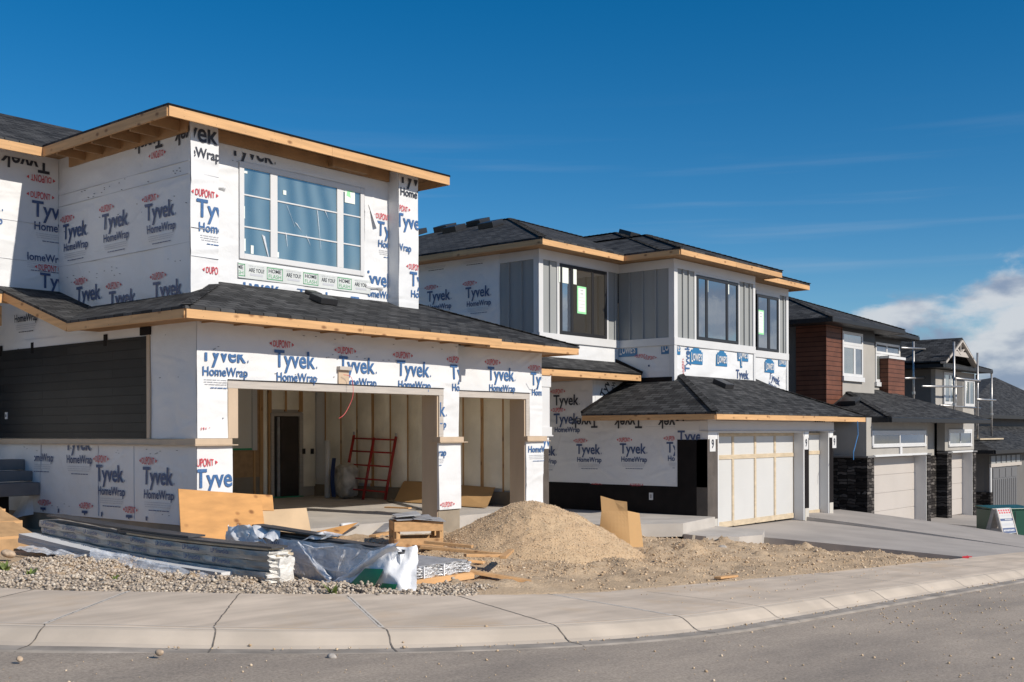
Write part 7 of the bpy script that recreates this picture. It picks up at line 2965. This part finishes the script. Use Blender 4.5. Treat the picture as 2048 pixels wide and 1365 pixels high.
lump(p, .10, .14, .22, .03, 6, 'black_paper', 'sack', 'small dark sack behind the middle garage post', 'sack', 8.0)

# ------------------------------------------------------------------ street things on the right
zg = -1.74
sp = PZ(2003, 1088, zg)
SG = thing('sandwich_board', sp, 'weathered grey sandwich board with a white and navy poster on the driveway', 'sandwich board')
ax = np.array([-.385, -.923, 0])
wd_ = np.array([.923, -.385, 0])
H_, S_, W_ = 1.05, .36, .30


def sb(a, w, z):
    q_ = sp + ax * a + wd_ * w
    return (q_[0], q_[1], zg + z)


for w in (-W_, W_):
    for s in (-1, 1):
        MB().bar(sb(s * S_, w, .0), sb(s * .03, w, H_), .04, .11, up=tuple(ax)).build('leg', 'grey_trim', SG)
    MB().bar(sb(-.22, w + .02, .40), sb(.22, w + .02, .45), .03, .10).build('brace', 'grey_trim', SG)
q_ = [sb(.05, -W_ - .03, H_ + .02), sb(.05, W_ + .03, H_ + .02), sb(.05 + .24, W_ + .03, .33), sb(.05 + .24, -W_ - .03, .33)]
nrm = np.cross(np.array(q_[1]) - np.array(q_[0]), np.array(q_[3]) - np.array(q_[0]))
nrm = nrm / np.linalg.norm(nrm)
if nrm @ ax < 0:
    nrm = -nrm
mb = MB().slab(q_, tuple(nrm * .012), 0)
A_, B_, D_ = np.array(q_[0]), np.array(q_[1]), np.array(q_[3])


def onb(x, y, l=.016):
    return tuple(A_ + (B_ - A_) * x + (D_ - A_) * y + nrm * l)


def bar2(x0, x1, y0, y1, mi, l=.015):
    mb.poly([onb(x0, y0, l), onb(x1, y0, l), onb(x1, y1, l), onb(x0, y1, l)], mi)


bar2(.04, .96, .41, .50, 1)
bar2(.04, .96, .78, .98, 1)
for k_ in range(5):
    bar2(.12 + .16 * k_, .22 + .16 * k_, .05, .12, 2)
    bar2(.14 + .16 * k_, .24 + .16 * k_, .15, .21, 2)
for k_ in range(8):
    bar2(.12 + .10 * k_, .18 + .10 * k_, .27, .31, 3)
    bar2(.12 + .10 * k_, .19 + .10 * k_, .60, .69, 3)
    bar2(.14 + .09 * k_, .20 + .09 * k_, .84, .91, 4, .018)
    if k_ > 2:
        bar2(.14 + .09 * k_, .20 + .09 * k_, .43, .47, 4, .018)
mb.build('poster', ['white_paint', 'ink_navy', 'ink_red', 'ink_grey', 'white_trim'], SG)
q2 = [sb(-.05, -W_ - .03, H_ + .02), sb(-.05, W_ + .03, H_ + .02), sb(-.29, W_ + .03, .40), sb(-.29, -W_ - .03, .40)]
MB().slab(q2, tuple(-nrm * .012)).build('board', 'grey_trim', SG)

gb = PZ(1989, 1086, -1.86)
GB = thing('utility_box', gb, 'dark green metal utility box behind the sandwich board', 'utility box')
fx = np.array([.80, -.60, 0])
fy = np.array([.60, .80, 0])
w_, d_, h_ = 1.5, .9, 1.07
c0 = np.array(gb)


def gbp(a, b, z):
    q_ = c0 + fx * a + fy * b
    return (q_[0], q_[1], gb[2] + z)


MB().slab([gbp(0, 0, .08), gbp(w_, 0, .08), gbp(w_, d_, .08), gbp(0, d_, .08)], (0, 0, h_ - .13)).build('cabinet', 'green_box', GB, bevel=.02)
MB().slab([gbp(-.03, -.03, h_ - .05), gbp(w_ + .03, -.03, h_ - .05), gbp(w_ + .03, d_ + .03, h_), gbp(-.03, d_ + .03, h_)], (0, 0, .05)).build('lid', 'green_box', GB, bevel=.01)
MB().slab([gbp(-.1, -.1, -.3), gbp(w_ + .1, -.1, -.3), gbp(w_ + .1, d_ + .1, -.3), gbp(-.1, d_ + .1, -.3)], (0, 0, .378)).build('plinth', 'concrete', GB)
MB().slab([gbp(.74, -.012, .12), gbp(.76, -.012, .12), gbp(.76, -.012, h_ - .1), gbp(.74, -.012, h_ - .1)], tuple(fy * .01)).build('door_seam', 'dark_trim', GB)

bpy.context.view_layer.update()
